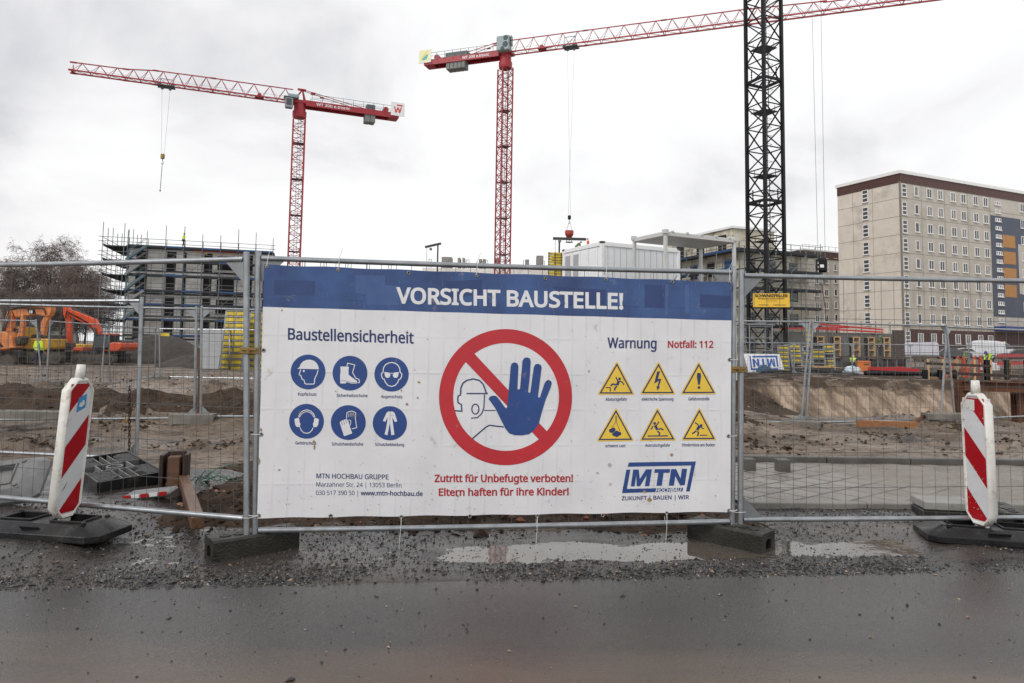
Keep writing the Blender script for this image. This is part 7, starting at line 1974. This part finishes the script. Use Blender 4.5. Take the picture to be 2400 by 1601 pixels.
def support_tower():
    p = at(1776, 862, 50); t = thing('support_scaffold', 'grey steel shoring tower at the foot of the black mast', 'scaffold', (p.x, p.y, 0), R(8))
    for x in (-.85, .85):
        for y in (-.5, .5): b = MB(); b.tube((x, y, 0), (x, y, 3.2), .05, 6); b.build('standard', GALV, t)
    b = MB()
    for z in (.5, 1.4, 2.3, 3.1):
        for y in (-.5, .5): b.tube((-.85, y, z), (.85, y, z), .035, 6)
        for x in (-.85, .85): b.tube((x, -.5, z), (x, .5, z), .035, 6)
    b.tube((-.85, -.5, .5), (.85, -.5, 1.4), .03, 6); b.tube((.85, -.5, 1.4), (-.85, -.5, 2.3), .03, 6); b.build('ledger', GALV, t)
    b = MB(); b.box((0, 0, 3.25), (2.0, 1.3, .12)); b.bbox((.3, 0, 3.4), (.5, .5, .2), .03); b.build('top_deck', GALVD, t)
support_tower()
def logo_board():
    c = at(1792, 855, 44.6); t = thing('company_board', 'white board with blue upside down company lettering leaning beyond the pit', 'sign', (c.x, c.y, .0), rot=(R(-14), R(0), R(-6)))
    W_, H_ = 2.25, 1.22; sk = .14
    def fr(x, y, z): return Vector((x - sk * (z / H_ - .5) * 2 * .9, y, z))
    b = MB(); b.prism([(-W_ / 2, 0), (W_ / 2, 0), (W_ / 2, H_), (-W_ / 2, H_)], -.03, .03, fr=fr); b.build('board', WHITE, t)
    b = MB(); b.prism([(-W_ / 2 - .16, 0), (-W_ / 2 - .03, 0), (-W_ / 2 - .03, H_), (-W_ / 2 - .16, H_)], -.0, .09, fr=fr); b.build('second_board', CONC, t)
    LB = pm('logo_blue', (0.02, 0.10, 0.42), .5)
    # same mark as on the banner, turned upside down
    def mp(pts): return [fr(-(x - 665) / 662 * 1.9, -.034, H_ - ((1250 - y_) / 300 * 1.05 + .07)) for x, y_ in pts]
    for pts in ([(397, 972), (997, 962), (940, 1230), (908, 1230), (956, 998), (387, 1010)], [(375, 1035), (411, 1035), (379, 1208), (882, 1197), (875, 1230), (335, 1245)]):
        tri = tessellate_polygon([[Vector((x, y_, 0)) for x, y_ in pts]]); b = MB(); b.add(mp(pts), tri); b.build('emblem', LB, t)
    for pts in (M_, T_, N_):
        pts = [it(*q) for q in pts]; tri = tessellate_polygon([[Vector((x, y_, 0)) for x, y_ in pts]]); b = MB(); b.add(mp(pts), tri); b.build('lettering', LB, t)
logo_board()
for i, (x0, rz, tl, w_, lb) in enumerate(((640, -8, 8, .62, 'narrow yellow formwork panel nearest the blue lettered board'), (735, -4, 10, .62, 'yellow formwork panel with blue stains, second from the lettered board'), (850, 4, 14, .66, 'yellow formwork panel leaning back in the middle of its row'), (1040, -14, 16, .8, 'yellow formwork panel leaning furthest back behind the crossed planks'), (1180, -2, 8, .75, 'upright yellow formwork panel before the wall openings'), (1300, -18, 12, .9, 'yellow formwork panel at the end of its row by the platform'))):
    p = at(*zP(x0, 872), 46 + (i % 2) * .5)
    formwork_panel('wall_formwork', lb, (p.x, p.y, 0.0), R(rz), R(tl), w_, 1.75 + (i % 3) * .08, 6, 'yellow formwork panels beyond the pit')
p = at(*zP(1028, 560), 50.5); formwork_panel('wall_formwork', 'slim tall yellow formwork column standing behind its row', (p.x, p.y, 0), 0, R(3), .4, 3.1, 9, 'yellow formwork panels beyond the pit')
def orange_box():
    p = at(*zP(1858, 940), 44.2); t = thing('tool_box', 'bright orange tool box standing beyond the pit', 'box', (p.x, p.y, 0), R(-20))
    OB = pm('tool_box_orange', (0.72, 0.20, 0.02), .45, 0, (0.62, 0.16, 0.02), 3)
    b = MB(); b.bbox((0, 0, .40), (.72, .62, .72), .03); b.build('case', OB, t); b = MB(); b.bbox((0, 0, .80), (.76, .66, .09), .03); b.build('lid', OB, t)
    b = MB(); b.bbox((.1, -.32, .64), (.3, .02, .08), .005); b.build('badge', GRIME, t); b = MB(); b.box((0, 0, .02), (.6, .5, .05)); b.build('skid', GRIME, t)
orange_box()
def lumps(name, label, cat, px, py, D, sx, sy, sz, mat, seed):
    p = at(px, py, D); bm = bmesh.new(); bmesh.ops.create_icosphere(bm, subdivisions=3, radius=1)
    for v in bm.verts:
        n = 1 + .28 * noise.noise(v.co * 1.9 + Vector((seed, 0, 0))) + .12 * noise.noise(v.co * 5 + Vector((0, seed, 0))); v.co = Vector((v.co.x * sx * n, v.co.y * sy * n, max(-.05, v.co.z) * sz * n))
    me = bpy.data.meshes.new(name); bm.to_mesh(me); bm.free(); me.materials.append(mat); me.polygons.foreach_set('use_smooth', [True] * len(me.polygons))
    o = bpy.data.objects.new(name, me); COL.objects.link(o); o.location = (p.x, p.y, 0.02); return tag(o, label, cat)
lumps('tarpaulin_bundle', 'crumpled pale blue and white tarpaulin beside the orange box', 'tarpaulin', *zP(1690, 950), 44, .62, .45, .50, pm('pale_blue_tarp', (0.45, 0.62, 0.72), .45, 0, (0.75, 0.77, 0.78), 2.0, .9), 2)
lumps('tarpaulin_bundle', 'dark blue tarpaulin crumpled before the blue lettered board', 'tarpaulin', *zP(350, 985), 43.8, .55, .4, .42, pm('dark_blue_tarp', (0.02, 0.08, 0.15), .5, 0, (0.015, 0.03, 0.06), 2.0, .9), 5)
REBAR = pm('dark_rebar', (0.05, 0.045, 0.045), .6, .2)
def rebar():
    p = at(*zP(830, 1000), 43.9); t = MB(); rq = random.Random(8)
    for i in range(46):
        x = rq.uniform(-2.7, 2.2); l_ = rq.uniform(1.2, 3.2); z = rq.uniform(.03, .42) * (1 - abs(x) / 4); y = rq.uniform(-.5, .5)
        t.tube((x, y, z), (x + l_, y + rq.uniform(-.3, .3), max(.03, z + rq.uniform(-.16, .12))), rq.choice((.012, .018, .03)), 5)
    o = t.build('rebar_pile', REBAR); o.location = (p.x, p.y, 0); tag(o, 'loose pile of dark steel bars before the leaning formwork', 'steel bars')
rebar()
for i, (xa, xb, y_, dz) in enumerate(((850, 1340, 880, .48), (1080, 1620, 902, .40))):
    p, q_ = at(*zP(xa, y_), 44.6), at(*zP(xb, y_ + 8), 44.8)
    timber('plank', ('orange plank lying on the steel bars by the formwork', 'longer orange plank reaching from the steel bars to the blue tarpaulin')[i], (p.x, p.y, dz), (q_.x, q_.y, dz - .04), .2, WOODL, .05, 'plank')
def red_heap():
    p, q_ = at(*zP(1960, 925), 43.0), at(*zQ(615, 935), 43.4)
    for i in range(3):
        b = MB(); b.beam((p.x, p.y + i * .12, .42 - .03 * i), (q_.x - i * .4, q_.y + i * .12, .33 + .05 * i), .12, .2); tag(b.build('red_girder', REDP), ('red steel girder lying beyond the pit, lowest of three', 'red steel girder lying beyond the pit, middle of three', 'red steel girder lying beyond the pit, uppermost of three')[i], 'girder', 'red girders lying beyond the pit')
    b = MB(); b.tube((p.x - .5, p.y - .3, .14), (q_.x + 1.0, q_.y - .3, .12), .14, 10); tag(b.build('black_pipe', BLACKCR, None, True), 'long black pipe lying below the red girders', 'pipe')
red_heap()
def van():
    D = 101; p = at(*zQ(1760, 722), D); t = thing('van', 'tall white delivery van parked before the beige apartment block', 'van', (p.x, p.y, hgt(p.x, p.y)), -math.atan2(p.x, p.y) + R(4))
    VW = pm('van_white', (0.68, 0.70, 0.73), .3, 0, (0.6, 0.62, 0.65), 1.5, coat=.4)
    pr = [(-2.75, .35), (-2.75, 1.4), (-2.68, 2.35), (-2.5, 2.62), (-1.6, 2.68), (0.2, 2.62), (1.2, 2.45), (1.75, 2.1), (2.35, 1.45), (2.9, 1.2), (3.0, .9), (3.0, .35)]
    prism_part(t, 'body', [pr], -1.0, 1.0, VW, .12)
    prism_part(t, 'windscreen', [[(1.3, 2.32), (1.78, 2.03), (2.3, 1.48), (1.35, 1.48)]], -1.015, -.9, GLASSD, 0)
    b = MB(); b.box((.05, -1.005, 1.2), (.03, .02, 1.6)); b.box((1.2, -1.005, 1.2), (.03, .02, 1.4)); b.box((-1.2, -1.005, 1.62), (2.2, .02, .03)); b.box((-.25, -1.02, 1.25), (.2, .04, .05)); b.build('door_seam', GRIME, t)
    for x in (-1.75, 1.95):
        for y in (-.88, .88): wheel(t, x, y, .35, .24, CRGREY)
    b = MB(); b.box((0.1, -1.01, .55), (4.9, .03, .14)); b.build('sill_strip', GRIME, t)
    b = MB(); b.lathe([(.14, 0), (.13, .12), (.05, .17)], (1.3, 0, 2.4), 10); b.build('beacon_lamp', pm('amber_lamp', (0.8, 0.5, 0.1), .2), t)
van()
def car(label, px, py, D, mat, rz, ln=4.3):
    p = at(px, py, D); t = thing('parked_car', label, 'car', (p.x, p.y, hgt(p.x, p.y)), -math.atan2(p.x, p.y) + rz, 'cars parked before the apartment block'); s = ln / 4.3
    pr = [(-2.15, .3), (-2.12, .75), (-1.95, .95), (-1.55, 1.0), (-1.15, 1.38), (-.6, 1.5), (.35, 1.48), (.95, 1.08), (1.75, .95), (2.1, .75), (2.15, .3)]
    prism_part(t, 'body', [[(x * s, z) for x, z in pr]], -.85, .85, mat, .08)
    prism_part(t, 'side_window', [[(-1.2 * s, 1.02), (-1.0 * s, 1.34), (-.55 * s, 1.43), (.3 * s, 1.41), (.78 * s, 1.06)]], -.866, -.8, GLASSD, 0)
    for x in (-1.35, 1.35):
        for y in (-.75, .75): wheel(t, x * s, y, .31, .2, CRGREY)
    for y in (-.6, .6):
        b = MB(); b.bbox((-2.12 * s, y, .72), (.08, .3, .12), .02); b.build('tail_lamp', REDP, t)
        b = MB(); b.bbox((2.08 * s, y, .66), (.1, .3, .12), .02); b.build('headlight', BAKW, t)
car('white car with rear window beside the tall white van', *zQ(1360, 735), 92, pm('car_white', (0.65, 0.66, 0.67), .25, coat=.5), R(8))
car('black car parked before the tall white van', *zQ(2150, 735), 84, pm('car_black', (0.02, 0.022, 0.026), .2, coat=.5), R(184), 4.6)
car('dark grey car behind the paired fence posts', *zQ(1120, 738), 92, pm('car_grey', (0.05, 0.052, 0.055), .22, coat=.5), R(10))
def trailer():
    p = at(*zQ(640, 800), 80); t = thing('covered_trailer', 'box trailer under pale lilac tarpaulin beyond the pit', 'trailer', (p.x, p.y, hgt(p.x, p.y)), -math.atan2(p.x, p.y) + R(3))
    TP_ = pm('lilac_tarp', (0.62, 0.61, 0.68), .5, 0, (0.53, 0.52, 0.58), 1.2)
    prism_part(t, 'tarpaulin', [[(-1.75, .75), (1.75, .75), (1.72, 2.05), (1.5, 2.22), (-1.3, 2.16), (-1.72, 1.95)]], -.95, .95, TP_, .05)
    b = MB(); b.box((0, 0, .68), (3.6, 1.9, .14)); b.beam((-1.7, 0, .6), (-2.7, 0, .5), .12); b.build('bed', GALVD, t)
    for x in (-.35, .45):
        for y in (-.95, .95): wheel(t, x, y, .32, .2, CRGREY)
    b = MB(); b.bbox((1.9, -.9, .5), (.3, .1, .14), .02); b.build('tail_lamp', REDP, t)
trailer()
p = at(*zQ(1722, 722), 58); person('person in yellow hi-vis vest and blue helmet bending over white block', (p.x, p.y, hgt(p.x, p.y) + .02), R(-70), HIVIS, HB, 'bend', 1.05)
p = at(*zQ(1322, 735), 60); person('person in muted green jacket standing before the white car', (p.x, p.y, hgt(p.x, p.y)), R(40), pm('muted_green_jacket', (0.20, 0.27, 0.08), .7), HD, 'stand')
p = at(*zP(1690, 862), 48); person('person in yellow vest working under the platform', (p.x, p.y, -.05), R(150), HIVIS, HW, 'bend', .8)
p = at(*zQ(1695, 800), 56); b = MB(); b.bbox((0, 0, .35), (1.15, .8, .62), .07); b.bbox((-.2, 0, .70), (.6, .7, .12), .05); o = b.build('wrapped_pallet', pm('white_wrap', (0.78, 0.79, 0.80), .35, 0, (0.68, 0.69, 0.7), 4)); o.location = (p.x, p.y, .0); tag(o, 'white wrapped pallet block before the bending worker', 'pallet')
for i, (dz, lb) in enumerate(((1.05, 'upper red guard rail before the black car'), (.45, 'lower red guard rail before the black car'))):
    p, q_ = at(*zQ(1810, 750), 55), at(*zQ(2500, 745), 57); b = MB(); b.beam((p.x, p.y, dz + .2), (q_.x, q_.y, dz + .3), .06, .26); tag(b.build('guard_rail', REDP), lb, 'guard rail', 'red guard rails')
def prop(label, xa, xb, yt, yb, D):
    p, q_ = at(*zQ(xa, yt), D), at(*zQ(xb, yb), D - .6); t = thing('push_pull_prop', label, 'prop', (p.x, p.y, 0), 0, 'red push pull props'); O = Vector((p.x, p.y, 0))
    RO = pm('prop_red_orange', (0.48, 0.07, 0.025), .55)
    zb = -.55
    b = MB(); b.beam(Vector((0, 0, p.z)), Vector((q_.x - p.x, q_.y - p.y, zb)), .085); b.beam(Vector((-.05, .3, p.z)), Vector((q_.x - p.x - 1.4, q_.y - p.y + .5, zb)), .085); b.build('long_strut', RO, t)
    b = MB(); b.beam(Vector((.02, .1, p.z - .1)), Vector((.03, .2, zb)), .07); b.beam(Vector((.0, 0, p.z * .35)), Vector(((q_.x - p.x) * .6, 0, p.z * .3)), .08); b.build('short_strut', RO, t)
prop('red orange push pull prop closer to the paired fence posts', 1285, 1400, 750, 1000, 41)
prop('red orange push pull prop closer to the timber lagging wall', 1545, 1700, 750, 1035, 41)
# timber lagging and steel posts along the excavation
def lagging():
    t = thing('lagging_wall', 'brown timber lagging with dark steel posts along the excavation edge', 'retaining wall', (at(*zQ(700, 900), 38).x, 38, 0), R(-3)); O = Vector((at(*zQ(700, 900), 38).x, 38, 0))
    def X(x): return at(*zQ(x, 900), 38).x - O.x
    for xa, xb, zt, zb in ((720, 905, .1, -.9), (955, 1130, .05, -.9), (1300, 1600, -.2, -1.0), (1685, 1890, .05, -1.5), (1945, 2185, .0, -2.4), (2230, 2500, .05, -2.6)):
        n = int((zt - zb) / .21); b = MB(); rq = random.Random(xa)
        for i in range(n): b.bbox(((X(xa) + X(xb)) / 2, rq.uniform(-.02, .02), zb + (i + .5) * (zt - zb) / n), (X(xb) - X(xa), .1, (zt - zb) / n - .02), .01)
        b.build('lagging_boards', pm('lagging_timber', (0.30, 0.19, 0.09), .7, 0, (0.19, 0.115, 0.05), 2.5, .9, stretch=(.5, 2, 5)), t)
    for x in (700, 925, 1150, 1615, 1915, 2205):
        b = MB(); c = X(x)
        for s in (-.1, .1): b.box((c, -.03 + s, -.6), (.22, .02, 3.4 if x > 1500 else 2.2))
        b.box((c, -.03, -.6), (.02, .2, 3.4 if x > 1500 else 2.2)); b.build('steel_post', BLACKCR, t)
    for x in (735, 955, 1165, 1420, 1660, 1935):
        b = MB(); b.box((X(x), -.1, .55), (.10, .08, 1.1)); b.build('timber_rail_post', WOODL, t)
    b = MB(); b.beam((X(700), -.12, .85), (X(1660), -.12, .75), .05, .14); b.beam((X(1000), -.12, .35), (X(2300), -.12, .2), .06, .16); b.build('timber_rail', WOODD, t)
lagging()
def rusty_frame():
    D = 18.5; a_ = at(2254, 890, D); t = thing('steel_frame', 'rusty steel beam frame standing in the pit by the beacon', 'steel frame', (a_.x, D, 0), R(2)); zt = a_.z
    def ibeam(b, p, q_, w_, h_, up):
        d = (q_ - p).normalized(); u = Vector(up); s = d.cross(u).normalized()
        for k in (-1, 1): b.beam(p + u * k * h_ / 2, q_ + u * k * h_ / 2, w_, .022, up=up)
        b.beam(p, q_, .016, h_, up=up)
    xr = at(2390, 900, D).x - a_.x
    for x in (0, xr, xr + 2.6):
        b = MB(); ibeam(b, Vector((x, 0, zt - .02)), Vector((x, 0, -3)), .26, .24, (0, 1, 0)); b.build('post', RUST, t)
    b = MB(); ibeam(b, Vector((-.1, -.25, zt - .14)), Vector((xr + 2.8, -.25, zt - .24)), .24, .24, (0, 0, 1)); b.build('waler', RUST, t)
    b = MB()
    for i in range(9): b.bbox((xr + 1.35, .02, zt - .5 - i * .26), (2.3, .07, .23), .01)
    b.build('lagging_boards', WOODW, t)
rusty_frame()
